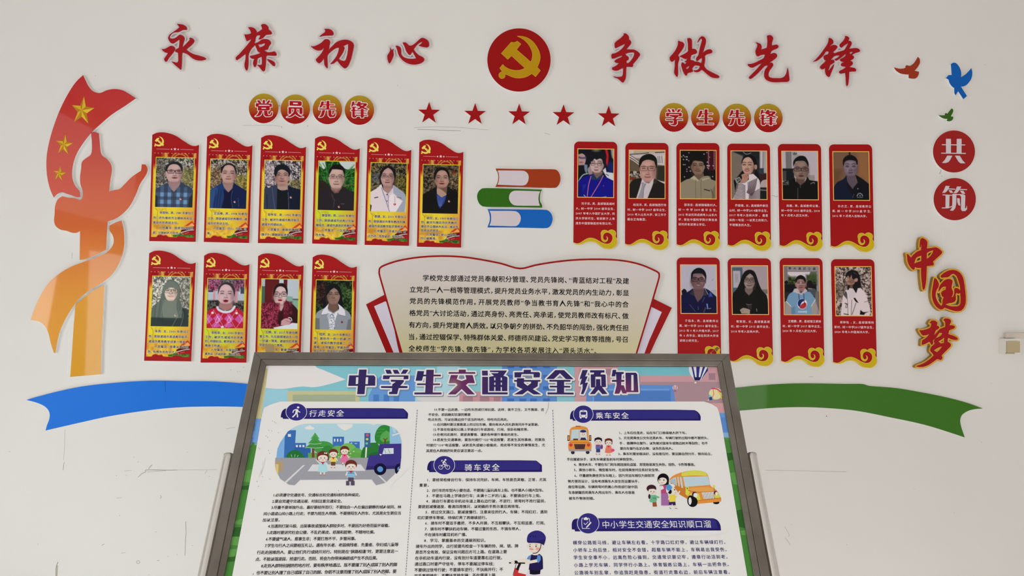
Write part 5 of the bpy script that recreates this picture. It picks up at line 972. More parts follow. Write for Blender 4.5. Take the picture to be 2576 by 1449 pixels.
def q9(r):
    r.R((138, 130, 136), 230, 260, 1090, 1400); r.R((116, 108, 114), 230, 280, 320, 640); r.L((96, 88, 94), 10, [(320, 398), (1040, 404)]); r.P((200, 188, 196), [(325, 408), (870, 410), (820, 520), (740, 590), (520, 590), (440, 570), (380, 500), (325, 450)], sm=False)
    r.N((30, 38, 24), (74, 90, 50), 28, (770, 480, 1020, 700, 60)); r.N((30, 38, 24), (74, 90, 50), 28, (325, 520, 520, 700, 50)); r.P((60, 76, 44), [(870, 410), (1015, 410), (1015, 640), (800, 640), (780, 570), (830, 500)], a=.7)
    r.R((26, 24, 28), 245, 690, 1010, 1000, blur=20); r.E((22, 20, 24), 290, 655, 46, 42); r.E((30, 26, 28), 850, 700, 75, 95); r.P((70, 74, 82), [(800, 800), (960, 790), (1030, 860), (960, 980), (820, 900)]); r.L((170, 150, 146), 16, [(810, 790), (900, 800)], blur=8); r.P((104, 100, 96), [(1000, 860), (1090, 860), (1090, 1400), (970, 1000)]); r.P((40, 36, 40), [(245, 880), (400, 880), (300, 1080), (245, 1100)])
    r.P((90, 62, 64), [(540, 780), (730, 780), (740, 850), (640, 900), (560, 860)])
    face(r, 636, 122, 560, 858, (148, 108, 106), 662, 58, 724, 768, 44, (196, 176, 176), 26, 48, side=1, hair=(24, 22, 26), thin=5, brow=30, lip=(120, 60, 62))
    r.P((24, 21, 25), [(508, 660), (510, 570), (560, 510), (640, 482), (720, 520), (758, 590), (750, 680), (730, 640), (700, 590), (620, 575), (550, 600), (530, 660)])
    r.P((108, 142, 172), [(280, 1090), (350, 930), (450, 870), (560, 860), (640, 930), (740, 870), (850, 870), (920, 950), (975, 1050), (880, 1200), (890, 1400), (400, 1400), (390, 1210)]); r.P((180, 168, 172), [(440, 870), (480, 800), (550, 790), (640, 900), (740, 790), (800, 850), (640, 940), (560, 910)], blur=6); r.P((60, 54, 60), [(545, 850), (640, 880), (720, 840), (640, 905)], a=.7)
    r.L((228, 220, 226), 13, [(285, 1095), (390, 1210)]); r.L((228, 220, 226), 13, [(975, 1050), (880, 1200)]); r.P((150, 140, 136), [(280, 1110), (385, 1215), (400, 1400), (260, 1400)]); r.P((150, 140, 136), [(970, 1080), (1020, 1250), (1000, 1400), (890, 1400), (885, 1210)])
    r.E((226, 222, 230), 660, 1150, 116, 120); r.P((30, 44, 96), [(560, 1190), (555, 1120), (590, 1060), (680, 1035), (730, 1060), (650, 1120), (600, 1220)]); r.P((170, 46, 50), [(590, 1230), (640, 1160), (720, 1110), (760, 1130), (760, 1200), (700, 1255), (620, 1255)])
    r.L((26, 36, 70), 14, [(585, 920), (595, 1100)]); r.L((26, 36, 70), 14, [(700, 910), (715, 1170)]); r.P((84, 116, 146), [(400, 1250), (480, 1200), (500, 1400), (400, 1400)], blur=24, a=.7)
    for k, sgn in enumerate(((565, 0), (605, 4), (640, 8), (675, 6), (705, 4))): r.L((220, 226, 236), 7, [(sgn[0], 1350), (sgn[0] + 8, 1315), (sgn[0] + 20, 1325), (sgn[0] + 14, 1345)])
    r.L((220, 226, 236), 8, [(735, 1330), (750, 1310), (768, 1325), (745, 1352), (762, 1362)])
PT[19] = (q9, (236, 272, 1075, 1392))
def q10(r):
    r.N((52, 42, 36), (186, 168, 164), 21); r.N((60, 50, 42), (140, 126, 118), 30, (1430, 700, 1700, 1050, 120), a=.7)
    r.P((96, 70, 60), [(1700, 700), (1860, 680), (1800, 830), (1740, 840)])
    r.P((158, 122, 108), [(1700, 480), (1800, 460), (1880, 500), (1900, 640), (1850, 690), (1760, 715), (1705, 705), (1690, 660), (1680, 620), (1665, 600), (1690, 560)])
    r.P((90, 62, 56), [(1740, 560), (1860, 560), (1870, 660), (1780, 700), (1720, 640)], blur=24, a=.6); r.L((50, 30, 30), 8, [(1690, 640), (1730, 650)]); r.L((40, 26, 28), 9, [(1700, 545), (1740, 550)]); r.L((150, 140, 140), 5, [(1690, 590), (1740, 600), (1850, 580)])
    r.P((30, 27, 31), [(1660, 560), (1665, 470), (1720, 400), (1820, 370), (1930, 400), (1990, 500), (2010, 650), (2020, 760), (1960, 800), (1920, 900), (1830, 880), (1820, 740), (1860, 680), (1900, 620), (1880, 560), (1850, 600), (1810, 560), (1800, 480), (1760, 560), (1720, 500)])
    r.P((30, 27, 31), [(1700, 720), (1760, 720), (1740, 850), (1690, 860)]); r.E((166, 128, 112), 1912, 600, 30, 44, rot=.3); r.L((80, 76, 84), 10, [(1850, 430), (1920, 470)], blur=10, a=.7)
    r.P((206, 192, 196), [(1520, 1440), (1560, 1150), (1590, 950), (1640, 840), (1720, 830), (1800, 800), (1900, 910), (1940, 790), (2010, 790), (2120, 920), (2170, 1090), (2220, 1330), (2190, 1440)]); r.P((60, 52, 56), [(1590, 940), (1650, 850), (1680, 900), (1690, 1060)], a=.85); r.P((196, 186, 192), [(1740, 790), (1830, 800), (1880, 900), (1840, 1020), (1720, 1030), (1700, 900)])
    r.L((96, 84, 88), 10, [(1690, 1060), (1695, 1420)]); r.L((96, 84, 88), 12, [(1790, 1060), (1770, 1420)]); r.L((50, 42, 46), 12, [(1890, 1130), (1790, 1400)]); r.P((32, 26, 30), [(1830, 1020), (1870, 1010), (1950, 1130), (1890, 1110)]); r.L((30, 26, 30), 18, [(1630, 1140), (1690, 1160)]); r.L((30, 26, 30), 9, [(1665, 1160), (1640, 1230), (1670, 1240), (1685, 1170)]); r.P((32, 26, 30), [(1990, 1290), (2050, 1340), (2200, 1330), (2100, 1370), (2070, 1410), (1970, 1400)]); r.L((60, 50, 54), 7, [(2090, 1110), (2170, 1090)], blur=5); r.L((30, 26, 30), 18, [(1600, 1385), (1700, 1400)])
PT[20] = (q10, (1418, 300, 2255, 1422))

def to_list(f): return lambda *P: [f(p) for p in P]
CARD_RED = mat((154, 20, 27), 0.4, name='card_red_print', coat=0.12); CARD_RED2 = mat((150, 20, 26), 0.45, name='student_card_red')
WHITE_INK = mat((226, 206, 210), 0.5, name='white_ink'); HALO = mat((214, 206, 196), 0.5, name='pale_halo')
EMs = [[((p[0] - 780) / 640, (p[1] - 640) / 640) for p in L] for L in EM]
WAVE = [(0, 0), (.043, -34), (.101, -73), (.188, -103), (.265, -117), (.352, -118), (.448, -108), (.545, -78), (.641, -28), (.718, 6), (.786, 37), (.853, 53), (.921, 43), (.969, 18), (1, 0)]
def teacher_card(idx, TL, TR, BR, BL, label, lines, zt, greenish=0.0, extra=None):
    # quad whose top edge is level with the top left corner
    wv = math.hypot(TR[0] - BR[0], TR[1] - BR[1]); k = (TR[1] - (TL[1] + 2.4)) / wv
    TRp = (TR[0] + (TR[0] - BR[0]) * k, TR[1] - wv * k)
    q = (TL, TRp, BR, BL); B = lambda u, v: bil(q, u, v)
    cx, cy = B(.5, .5)
    t = thing('portrait_card', label, 'portrait card', WALL.px3((cx, cy)), 'teacher portrait cards')
    top = [(TL[0] + (TR[0] - TL[0]) * u, TL[1] + (TR[1] - TL[1]) * u + d / 9.171) for u, d in WAVE]
    out = smooth(top, 3, 40)[:-1] + [TR] if False else opencurve(top, 3)
    plate('card_board', WALL, [WALL.px(list(out) + [BR, BL], TH)], 0.0, TH, CARD_RED, WHITE, t)
    T = to_list(lambda p: B(p[0], p[1])); d = TH + 0.0003
    # printed inner panel, a 100 x 202 drawing
    pt = to_list(lambda p: B(.04 + p[0] / 100 * .915, .165 + p[1] / 202 * .795))
    r = Raster(0, 0, 100, 202, 104, 210, (150, 24, 28), idx)
    Y = (222, 200, 52) if not greenish else (196, 204, 54)
    r.R((140, 22, 26), -5, -5, 105, 14); 
    r.R(Y, -5, 34, 105, 210, blur=18); r.E((206, 140, 60), 104, 160, 34, 40, blur=40, a=.8); r.E((200, 150, 60), -4, 190, 40, 30, blur=34, a=.8)
    g1, g2 = (196, 150, 62), (120, 40, 26)
    for x in (26, 93): r.R(g1, x - (6 if x < 50 else 0), 0.5, x + 7, 12, blur=6, a=.5); r.R(g1, x, 0.5, x + 6.5, 12, blur=1)
    for rr in (19.5, 14.5):
        r.L(g1, 2.0, [(62 + rr * math.cos(a) * 1.05, 17.5 - rr * math.sin(a)) for a in [math.pi * k / 10 for k in range(11)]], blur=1)
    for k in range(13): r.E((232, 200, 190), 3 + k * 7.9, 1.2 + (k % 2) * .4, 1.0, .7)
    r.L((196, 60, 60), .8, [(1, 1), (1, 34)], a=.7)
    r.L((110, 84, 34), .9, [(8, 133), (13, 141), (13, 158), (15, 170)], a=.8); r.N(Y, (170, 140, 50), 3.0, (12, 133, 34, 142, 2), a=.5)
    r.N((220, 170, 60), (186, 124, 44), 7, (-2, 170, 60, 200, 10), a=.75); r.N((236, 206, 84), (206, 160, 50), 3.2, (-2, 184, 48, 201, 5), a=.8)
    r.P((190, 60, 36), [(76, 176), (84, 170), (95, 162), (101, 170), (101, 174), (95, 167), (86, 174)], sm=False); r.P((226, 160, 84), [(86, 175), (95, 167), (101, 173), (101, 176)], sm=False)
    r.P((110, 22, 24), [(78, 178), (101, 175), (101, 186), (70, 190), (72, 184)], sm=False); r.P((62, 16, 24), [(70, 184), (101, 181), (101, 187), (68, 192)], sm=False, a=.8)
    r.P((160, 26, 32), [(72, 191), (101, 186), (101, 197), (70, 197)], sm=False); r.L((236, 226, 222), 1.6, [(64, 192), (74, 189), (88, 185), (101, 183.5)]); r.L((226, 200, 190), 1.0, [(74, 193), (75, 196)]); r.L((220, 180, 170), .9, [(79, 193), (88, 190)], a=.7)
    r.P((36, 96, 38), [(50, 197), (62, 195), (68, 190), (72, 196), (101, 194.5), (101, 202.5), (80, 201), (52, 201)], blur=1); r.N((30, 80, 34), (120, 150, 60), 3, (60, 196, 100, 202, 2), a=.6)
    r.P((150, 28, 30), [(12, 203), (15, 198), (22, 196), (28, 198), (36, 197), (40, 201), (60, 202), (64, 199), (78, 200), (88, 203)], blur=.6)
    r.mesh('panel_print', pt, WALL, d, INK, t, skip=(7.6, 13.0, 93.8, 129.4))
    # photograph
    ph = (B(.102, .213), B(.905, .213), B(.905, .677), B(.104, .677))
    bor = [(ph[0][0] - 1.6, ph[0][1] - 1.8), (ph[1][0] + 1.8, ph[1][1] - 1.8), (ph[2][0] + 1.2, ph[2][1] + .6), (ph[3][0] - 1.2, ph[3][1] + .6)]
    mesh_obj('gold_border', [WALL.px3(p, d + 0.0001) for p in bor], [[3, 2, 1, 0]], mat((206, 184, 60), .45), t)
    fn, (x0, y0, x1, y1) = PT[idx]
    r = Raster(x0, y0, x1, y1, 98, 128, (90, 90, 90), 50 + idx); fn(r)
    pm = to_list(lambda p: bil(ph, (p[0] - x0) / (x1 - x0), (p[1] - y0) / (y1 - y0)))
    r.mesh('portrait_photo', pm, WALL, d + 0.0002, INK, t)
    # emblem, stars, rule
    e0 = B(.150, .062); S = 24.5
    items = []
    for kk, (col, gr) in enumerate((((150, 92, 22), .5), ((236, 204, 96), 0.0))):
        Ls = [[(e0[0] + p[0] * S * (1 + gr * .06), e0[1] + p[1] * S * (1 + gr * .06)) for p in L] for L in EMs]
        for L in Ls: items.append(('q', col, L))
    items.append(('l', (186, 130, 40), .9, [(e0[0] - 2.5, e0[1] - 3.5), (e0[0] + 6, e0[1] + 4.5)]))
    prints('emblem_print', WALL, I_, items, d, t)
    it = []
    for u, rr in ((.418, 2.7), (.491, 4.3), (.560, 2.7)): p = B(u, .132 - (.002 if rr > 4 else 0)); it.append(('s', (226, 208, 214), (p[0], p[1], rr)))
    for a, b in ((.097, .378), (.607, .885)): it.append(('l', (206, 150, 158), .9, [B(a, .1315), B(b, .1325)]))
    prints('star_rule_print', WALL, I_, it, d, t)
    L = [(s, zt((xl, y - .011 * (xr - xl)))[0], zt((xr, y + .011 * (xr - xl)))[0], 7.3) for s, xl, xr, y in lines]
    text_obj('text_halo', WALL, L, d + 0.0003, HALO, t, 0.075, punct=.75); text_obj('printed_text', WALL, L, d + 0.0005, mat((30, 26, 34), .5), t, 0.022, punct=.75)
    if extra: extra(t, B)
    return t
zz1, zz3, zz5 = Z(370, 470, 9.171), Z(640, 470, 9.171), Z(910, 480, 9.171); zz7, zz9 = Z(360, 765, 9.171), Z(635, 765, 9.171)
teacher_card(1, (383.1,339.2),(500.8,364.5),(492.1,608.5),(375.2,606.5), 'wavy-topped red card, man with dark-rimmed glasses in blue plaid shirt, upper row', [('徐金标，男，1989 年参加工',290,1075,602),('作，评为潍坊市立德树人标兵，',145,1075,722),('潍坊市优秀班主任。',135,720,828),('入党誓言：我是党员我骄',280,1065,950),('是，立德树人干在先。',130,750,1062)], zz1)
teacher_card(2, (521,343.8),(635.2,365.7),(626.8,611.4),(512.6,608.7), 'wavy-topped red card, man without glasses in navy jacket over dark shirt, upper row', [('王运峰，男，1998 年参加',1540,2305,620),('工作，荣获诸城市优秀教师，诸',1400,2305,738),('城市优秀班主任。',1395,1895,848),('入党誓言：尽心、尽职、尽',1525,2295,964),('责。',1385,1475,1075)], zz1)
teacher_card(3, (656.9,346.8),(770,369.5),(763.2,612.8),(648.7,611.5), 'wavy-topped red card, man with shaggy black hair in dark suit and black tee, upper row', [('郑怀军，男，1995 年参加',308,1070,650),('工作，被评为诸城市教学能手、',172,1065,764),('诸城市师德标兵。',165,665,872),('入党誓言：敢做拼搏奋斗',300,1060,990),('孺子牛，默默耕耘老黄牛。',160,900,1107)], zz3)
teacher_card(4, (792.3,349),(905.2,373.7),(898.2,615.8),(785.2,612.8), 'wavy-topped red card, man in thin glasses before green leaves, upper row', [('康金明，男，2000 年参加',1555,2305,665),('工作，荣获诸城市优秀少先队',1425,2300,782),('辅导员，诸城市课改优秀教师。',1415,2285,893),('入党誓言：一生授教，无',1548,2305,1005),('怨无悔。',1410,1640,1110)], zz3, 1)
teacher_card(5, (924.2,353.5),(1034.8,377),(1028.9,618.5),(917.1,616), 'wavy-topped red card, woman with glasses in pale pink coat, upper row', [('袁娜，女，2010 年参加工',293,1030,598),('作，荣获潍坊市青年教改先锋、',155,1025,714),('诸城市英语教学能手等称号。',155,980,822),('入党誓言：学高为师，身',282,1025,935),('正为范，孜孜以求，奋发有为。',145,980,1052)], zz5)
teacher_card(6, (1055,358.2),(1165.7,382.1),(1159.9,622.8),(1048.7,620.7), 'wavy-topped red card, woman in black jacket over blue striped top, upper row', [('杨华，女，1997 年参加工',1500,2230,640),('作，被评为潍坊市优秀教师、',1370,2225,735),('潍坊市立德树人标兵、潍坊市',1365,2225,830),('优秀共产党员。',1365,1795,918),('入党誓言：初心感党恩，',1490,2215,1015),('丹心献教育。',1355,1725,1100)], zz5)
teacher_card(7, (375.3,637.2),(492.5,660.6),(481,909.1),(362.4,907.6), 'wavy-topped red card, long-haired smiling woman in glasses and grey turtleneck, lower row', [('朱燕，女，2000 年参加工',273,1060,632),('作，荣获诸城市英语教学能手、',130,1050,752),('诸城市教育教学成果一等奖。',125,1005,868),('入党誓言：做事认真讲原',262,1045,985),('则，有格有本有分寸。',107,750,1102)], zz7)
teacher_card(8, (513.5,643.2),(627.7,664.7),(620,912.2),(504.5,912.2), 'wavy-topped red card, woman in red and pink diamond sweater, lower row', [('李桂荣，女，1999 年参加',1575,2305,668),('工作，被评为诸城市优秀教',1437,2305,768),('师、师德标兵、教学能手、先进',1430,2305,864),('教育工作者。',1428,1800,960),('入党誓言：永葆先进，求',1565,2305,1060),('真务实，开拓创新，敬业爱生。',1425,2250,1155)], zz7, 1)
def tape(t, B):
    v = [WALL.px3(p, TH + 0.0012) for p in zz9((300, 932), (402, 922), (492, 938), (496, 1090), (485, 1180), (310, 1175), (306, 1060))]
    mesh_obj('brown_tape', v, [[6, 5, 4, 3, 2, 1, 0]], mat((156, 134, 92), .6, name='brown_tape'), t)
teacher_card(9, (649.2,644.4),(763.9,667.2),(755.8,915),(641.5,913), 'wavy-topped red card, woman in maroon quilted coat writing, brown tape patch, lower row', [('王辉，女，2017 年参加教',303,1045,655),('育工作，先后获得潍坊市一师',165,1045,755),('一优课一等奖，诸城市优秀教',160,1040,855),('学成果评比二等奖。',155,720,948),('入党誓言：勤勤恳恳教',290,1030,1052)], zz9, 1, tape)
teacher_card(10, (786.4,647.4),(897.8,670.3),(892.2,916),(778.5,915), 'wavy-topped red card, woman in grey coat with wide white collar, lower row', [('陆芳，女，2017 年参加工',1550,2270,705),('作，潍坊市一师一优课“优',1420,2270,800),('课”，诸城市教学成果二、三',1415,2270,900),('等奖，入党誓言：学高为师，',1412,2260,1000),('身正为范，用实际行动践行入',1410,2250,1085)], zz9)

SCR = [(112,1140),(175,1165),(240,1160),(300,1130),(380,1075),(450,1040),(520,1030),(600,1045),(680,1085),(760,1130),(840,1160),(900,1165),(960,1145),(1000,1100),(1018,1040),(1010,980),(970,930),(915,905),(860,910),(820,940),(800,990),(802,1040),(825,1075),(850,1085),(880,1070),(890,1040),(885,1010),(865,992),(890,1000),(910,1030),(910,1070),(885,1110),(850,1128),(800,1115),(765,1075),(752,1020),(755,990),(745,940),(755,890),(790,855),(850,847),(890,860),(915,878),(940,850),(990,835),(1040,845),(1085,880),(1100,930),(1085,990),(1110,1030),(1128,1080),(1125,1150),(1100,1200),(1040,1255),(980,1280),(920,1280),(840,1268),(770,1235),(700,1175),(640,1140),(580,1120),(500,1115),(430,1125),(350,1165),(270,1188),(200,1188),(130,1158)]
SG = contour([smooth(SCR, 3)], [], 0.0, 5.0); SGI = contour([smooth(SCR, 3)], [], -7.0, 4.0)
YEL = mat((190, 164, 28), 0.35, name='cloud_yellow'); YRIM = mat((226, 196, 104), 0.35, name='cloud_rim')
def student_card(idx, TL, TR, BR, BL, label, lines, zt, extra=None):
    q = (TL, TR, BR, BL); B = lambda u, v: bil(q, u, v)
    t = thing('portrait_card', label, 'portrait card', WALL.px3(B(.5, .5)), 'student portrait cards')
    Wd, Hd = 108.8, 253.4
    sc = lambda p: B((p[0] - 112) / 1008, 1 + (p[1] - 1140) / 9.171 / Hd)
    R = 12.5
    out = []
    for cxx, cyy, a0 in ((R, R, math.pi), (Wd - R, R, 1.5 * math.pi)):
        for k in range(9):
            a = a0 + k * math.pi / 16; out.append(B((cxx + R * math.cos(a)) / Wd, (cyy + R * math.sin(a)) / Hd))
    out += [sc(p) for p in ((1120, 1040), (1060, 1150), (960, 1230), (870, 1235), (790, 1200), (700, 1135), (600, 1085), (500, 1078), (420, 1098), (320, 1150), (230, 1176), (150, 1160), (112, 1140))]
    plate('card_board', WALL, [WALL.px(out, TH)], 0.0, TH, CARD_RED2, WHITE, t)
    o = plate('cloud_scroll', WALL, [WALL.px([sc(p) for p in L], TH + 0.0012) for L in SG], 0.0, TH + 0.0012, YRIM, mat((196, 170, 70), .5), t)
    plate('scroll_face', WALL, [WALL.px([sc(p) for p in L], TH + 0.0018) for L in SGI if len(L) > 5], TH + .0012, TH + 0.0018, YEL, YEL, o)
    d = TH + 0.0003
    ph = (B(.097, .0755), B(.912, .0755), B(.912, .5485), B(.097, .5485))
    bor = [(ph[0][0] - 1.9, ph[0][1] - 1.9), (ph[1][0] + 1.9, ph[1][1] - 1.9), (ph[2][0] + 1.9, ph[2][1] + 1.9), (ph[3][0] - 1.9, ph[3][1] + 1.9)]
    mesh_obj('gold_border', [WALL.px3(p, d) for p in bor], [[3, 2, 1, 0]], mat((222, 178, 92), .4), t)
    fn, (x0, y0, x1, y1) = PT[idx + 10]
    r = Raster(x0, y0, x1, y1, 90, 122, (60, 60, 60), 70 + idx); fn(r)
    pm = to_list(lambda p: bil(ph, (p[0] - x0) / (x1 - x0), (p[1] - y0) / (y1 - y0)))
    r.mesh('portrait_photo', pm, WALL, d + 0.0001, INK, t)
    L = [(s, zt((xl, y - .004 * (xr - xl)))[0], zt((xr, y + .006 * (xr - xl)))[0], 6.9) for s, xl, xr, y in lines]
    text_obj('printed_text', WALL, L, d, WHITE_INK, t, 0.008, punct=.75)
    if extra: extra(t, B)
y1, y3, y5, y7, y9 = Z(1430, 485, 9.171), Z(1690, 485, 9.171), Z(1945, 485, 9.171), Z(1690, 775, 9.171), Z(1945, 775, 9.171)
student_card(1, (1444.2,355.9),(1553,357),(1552,611),(1442.2,609.3), 'red card with cloud scroll, young man in blue sweater with pink lanyard, upper row', [('刘子龙，男，昌城镇昌城村',300,1065,250),('人，树一中学 2004 级毕业生，',172,1060,365),('2007 年考入中国矿业大学，同',168,1065,478),('济大学研究生，现就职于上海',165,1065,592),('浦东中国银联股份有限公司。',165,1005,705)], y1)
student_card(2, (1573.1,359.2),(1681.7,359.7),(1681.6,613.5),(1572.1,612.4), 'red card with cloud scroll, man in black suit and grey tie, upper row', [('赵双洋，男，昌城镇西行寺',1495,2255,278),('村，树一中学 2007 级毕业生，',1362,2250,392),('2010 考入山东大学，现工作于',1362,2255,503),('烟台正海集团。',1360,1795,612)], y1)
student_card(3, (1701.4,359.6),(1809.9,360.1),(1810.5,614.6),(1702,613.7), 'red card with cloud scroll, young man in khaki hoodie against night lights, upper row', [('邵泽志：昌城镇福胜村人，',285,1040,280),('树 一 中 学 2009 级 毕 业 生，',153,1040,393),('2015 年以优异成绩考入山东大',153,1042,507),('学，现在中国科学院计算信息',155,1045,620),('研究所攻读博士学位。',155,785,730)], y3)
student_card(4, (1829.2,361.2),(1937,361.8),(1939.4,615.8),(1830.4,614.8), 'red card with cloud scroll, smiling woman in striped shirt with raised hand, upper row', [('乔俊瑜，女，昌城镇乔家巴',1460,2220,295),('山村，树一中学2014级毕业生，',1330,2215,407),('2017 年考入吉林大学 。 最喜',1327,2218,518),('欢的一句话：一以贯之的努力，',1327,2218,630),('不得懈怠的人生。',1330,1825,742)], y3)
student_card(5, (1956.4,362),(2065.3,362.5),(2069,616.6),(1961.1,615.6), 'red card with cloud scroll, man in glasses and black zip jacket, upper row', [('尚懿，男，昌城教师公寓，',312,1065,300),('树一中学 2015 级毕业生，2018',187,1072,412),('年 9 月考入武汉大学。',187,815,522)], y5)
student_card(6, (2084.9,363.1),(2193.8,363.3),(2198.8,618.3),(2089.5,617.5), 'red card with cloud scroll, young man in navy shirt on brown background, upper row', [('孙方正，男，昌城教师公',1495,2260,312),('寓，树 一 中 学 2013 级 学 生，',1367,2260,423),('2016 年 9 月考入吉林大学。',1367,2160,535)], y5)
def leaf(t, B):
    lz = Z(1690, 775, 9.171)
    it = [('p', (110, 76, 48), lz((880, 1030), (960, 970), (1040, 900), (1115, 930), (1060, 960), (1045, 1010), (1000, 960), (930, 1010))), ('l', (150, 116, 76), .8, lz((900, 1030), (1000, 950), (1100, 935)))]
    prints('dry_leaf', WALL, I_, it, TH + 0.003, t)
student_card(7, (1702,647.9),(1810.5,648.1),(1814.3,903),(1704.7,902.5), 'red card with cloud scroll, smiling man in navy jacket on lilac background, lower row', [('于佳永，男，昌城教师公',305,1072,295),('寓，树一中学 2010 级毕业生，',175,1070,410),('2013 年 9 考入中南大学，2017',175,1078,523),('年 6 月毕业，现在同济大学攻',180,1078,635),('读硕士研究生。',182,615,750)], y7, leaf)
student_card(8, (1829.9,649.7),(1939.2,650),(1944.6,906),(1834.6,905.5), 'red card with cloud scroll, long-haired woman in black with glasses, lower row', [('敬钦茹，女，昌城镇昌城',1490,2258,312),('村，树一中学 2015 级毕业生，',1365,2255,425),('2018 年考入吉林大学。',1365,2020,540)], y7)
def arch_text(t, B):
    ph = (B(.097, .0755), B(.912, .0755), B(.912, .5485), B(.097, .5485)); x0, y0, x1, y1_ = PT[19][1]
    f = lambda x, y: bil(ph, (x - x0) / (x1 - x0), (y - y0) / (y1_ - y0))
    text_obj('arch_lettering', WALL, [('學 大 漢 武 立 國', f(350, 330), f(990, 338), 7.0)], TH + 0.0006, mat((40, 34, 38), .5), t, 0.02)
student_card(9, (1960.8,649.3),(2069.1,649.6),(2073.7,907.8),(1965,907.2), 'red card with cloud scroll, man in light blue hoodie under a lettered gate, lower row', [('王鲲鹏，男，昌城镇王家岭',345,1108,305),('村，树一中学 2017 级毕业生，',218,1105,418),('2020 年 9 月考入武汉大学。',218,1005,528)], y9, arch_text)
student_card(10, (2090,652),(2199.6,652.2),(2205.8,910.5),(2095.5,909.9), 'red card with cloud scroll, woman with bobbed hair looking left in pale coat, lower row', [('郑梓怡 ，女，昌城镇得利',1543,2318,330),('斯村，树一中学2017级毕业生，',1412,2315,440),('2020 年考入中国海洋大学。',1418,2215,552)], y9)
# ================================================================== tilted sign board on its steel stand
BP = BOARD
z1, z2, z3, z4, z5, z6 = Z(480, 870, 4.441), Z(1020, 870, 6.283), Z(1400, 870, 4.441), Z(470, 1150, 4.6), Z(1020, 1150, 4.845), Z(1400, 1150, 4.293)
(sx0, sy0), (sx1, sy1) = BP.px([(639.4, 884.6), (1834.6, 889)], 0.012)
LB = 0.86                                             # length of the board down its slope
# left and right edge exactly through the traced lines
(ax, ay), (bx, by) = BP.px([(520.4, 1449), (1938, 1449)], 0.012)
ytop = (sy0 + sy1) / 2; ybot = ytop - LB; xl, xr = (sx0 + ax) / 2, (sx1 + bx) / 2
base = BP.to3((xl + xr) / 2, ybot, 0)
t = thing('sign_board', 'large tilted road-safety signboard in a grey metal frame on a steel tube stand', 'signboard', (base.x, base.y, 0.0))
ALU = bpy.data.materials.new('aged_aluminium'); ALU.use_nodes = True; nt = ALU.node_tree; b = nt.nodes['Principled BSDF']
tc = nt.nodes.new('ShaderNodeTexCoord'); n1 = nt.nodes.new('ShaderNodeTexNoise'); n1.inputs['Scale'].default_value = 14; n1.inputs['Detail'].default_value = 8
r_ = nt.nodes.new('ShaderNodeValToRGB'); r_.color_ramp.elements[0].color = (0.15, 0.132, 0.11, 1); r_.color_ramp.elements[1].color = (0.215, 0.195, 0.17, 1)
r_.color_ramp.elements[0].position = .3; r_.color_ramp.elements[1].position = .7
nt.links.new(tc.outputs['Object'], n1.inputs['Vector']); nt.links.new(n1.outputs['Fac'], r_.inputs[0]); nt.links.new(r_.outputs[0], b.inputs['Base Color'])
b.inputs['Metallic'].default_value = 0.35; b.inputs['Roughness'].default_value = 0.42
prof = [(0, -0.018), (0, 0.010), (0.0015, 0.012), (0.0195, 0.0125), (0.0205, 0.0118), (0.0207, 0.0085), (0.0217, 0.0085), (0.0219, 0.0105), (0.0320, 0.0062), (0.0335, 0.0052), (0.0335, 0.0004), (0.0335, -0.018)]
def rail(side):
    v = []
    for (wd, d) in prof:
        c = [(xl + wd, ytop - wd), (xr - wd, ytop - wd), (xr - wd, ybot + wd), (xl + wd, ybot + wd)]
        a_, b_ = c[side], c[(side + 1) % 4]
        k = 0.00035; dx, dy = b_[0] - a_[0], b_[1] - a_[1]; l = math.hypot(dx, dy)
        v.append(BP.to3(a_[0] + dx / l * k, a_[1] + dy / l * k, d)); v.append(BP.to3(b_[0] - dx / l * k, b_[1] - dy / l * k, d))
    n = len(prof); f = [[2 * i, 2 * i + 1, 2 * ((i + 1) % n) + 1, 2 * ((i + 1) % n)] for i in range(n)]
    f += [[2 * i for i in range(n)][::-1], [2 * i + 1 for i in range(n)]]
    o = mesh_obj('frame_rail', v, f, ALU, t)
    import bmesh
    bm = bmesh.new(); bm.from_mesh(o.data); bmesh.ops.recalc_face_normals(bm, faces=bm.faces); bm.to_mesh(o.data); bm.free()
for s_ in range(4): rail(s_)
plate('back_panel', BP, [[(xl + .004, ytop - .004), (xr - .004, ytop - .004), (xr - .004, ybot + .004), (xl + .004, ybot + .004)]], -0.016, -0.0008, mat((150, 146, 140), .6), mat((120, 116, 110), .6), t)
PK = 0.030
SKY = mat((128, 192, 206), 0.4, name='poster_sky')
sheet = plate('poster_sheet', BP, [[(xl + PK, ytop - PK), (xr - PK, ytop - PK), (xr - PK, ybot + PK), (xl + PK, ybot + PK)]], -0.0006, 0.0, SKY, SKY, t)
def FM(c): return mat(c, 0.5)
def bprint(name, items, d=0.0003, parent=None, step=1e-5): return prints(name, BP, I_, items, d, parent or sheet, step, FM)
def q(T, c, *p): return ('q', c, T(*p))
def pp(T, c, *p): return ('q', c, T(*smooth(list(p))))
def el(T, c, x, y, rx, ry=None, s=1): 
    ry = rx if ry is None else ry
    P = T((x, y), (x + rx, y), (x, y + ry)); return ('e', c, (P[0][0], P[0][1], P[1][0] - P[0][0], P[2][1] - P[0][1]))
def ln(T, c, wd, *p):
    P = T((0, 0), (wd, 0)); return ('l', c, P[1][0] - P[0][0], T(*p))
def rc(T, c, x0, y0, x1, y1): return q(T, c, (x0, y0), (x1, y0), (x1, y1), (x0, y1))
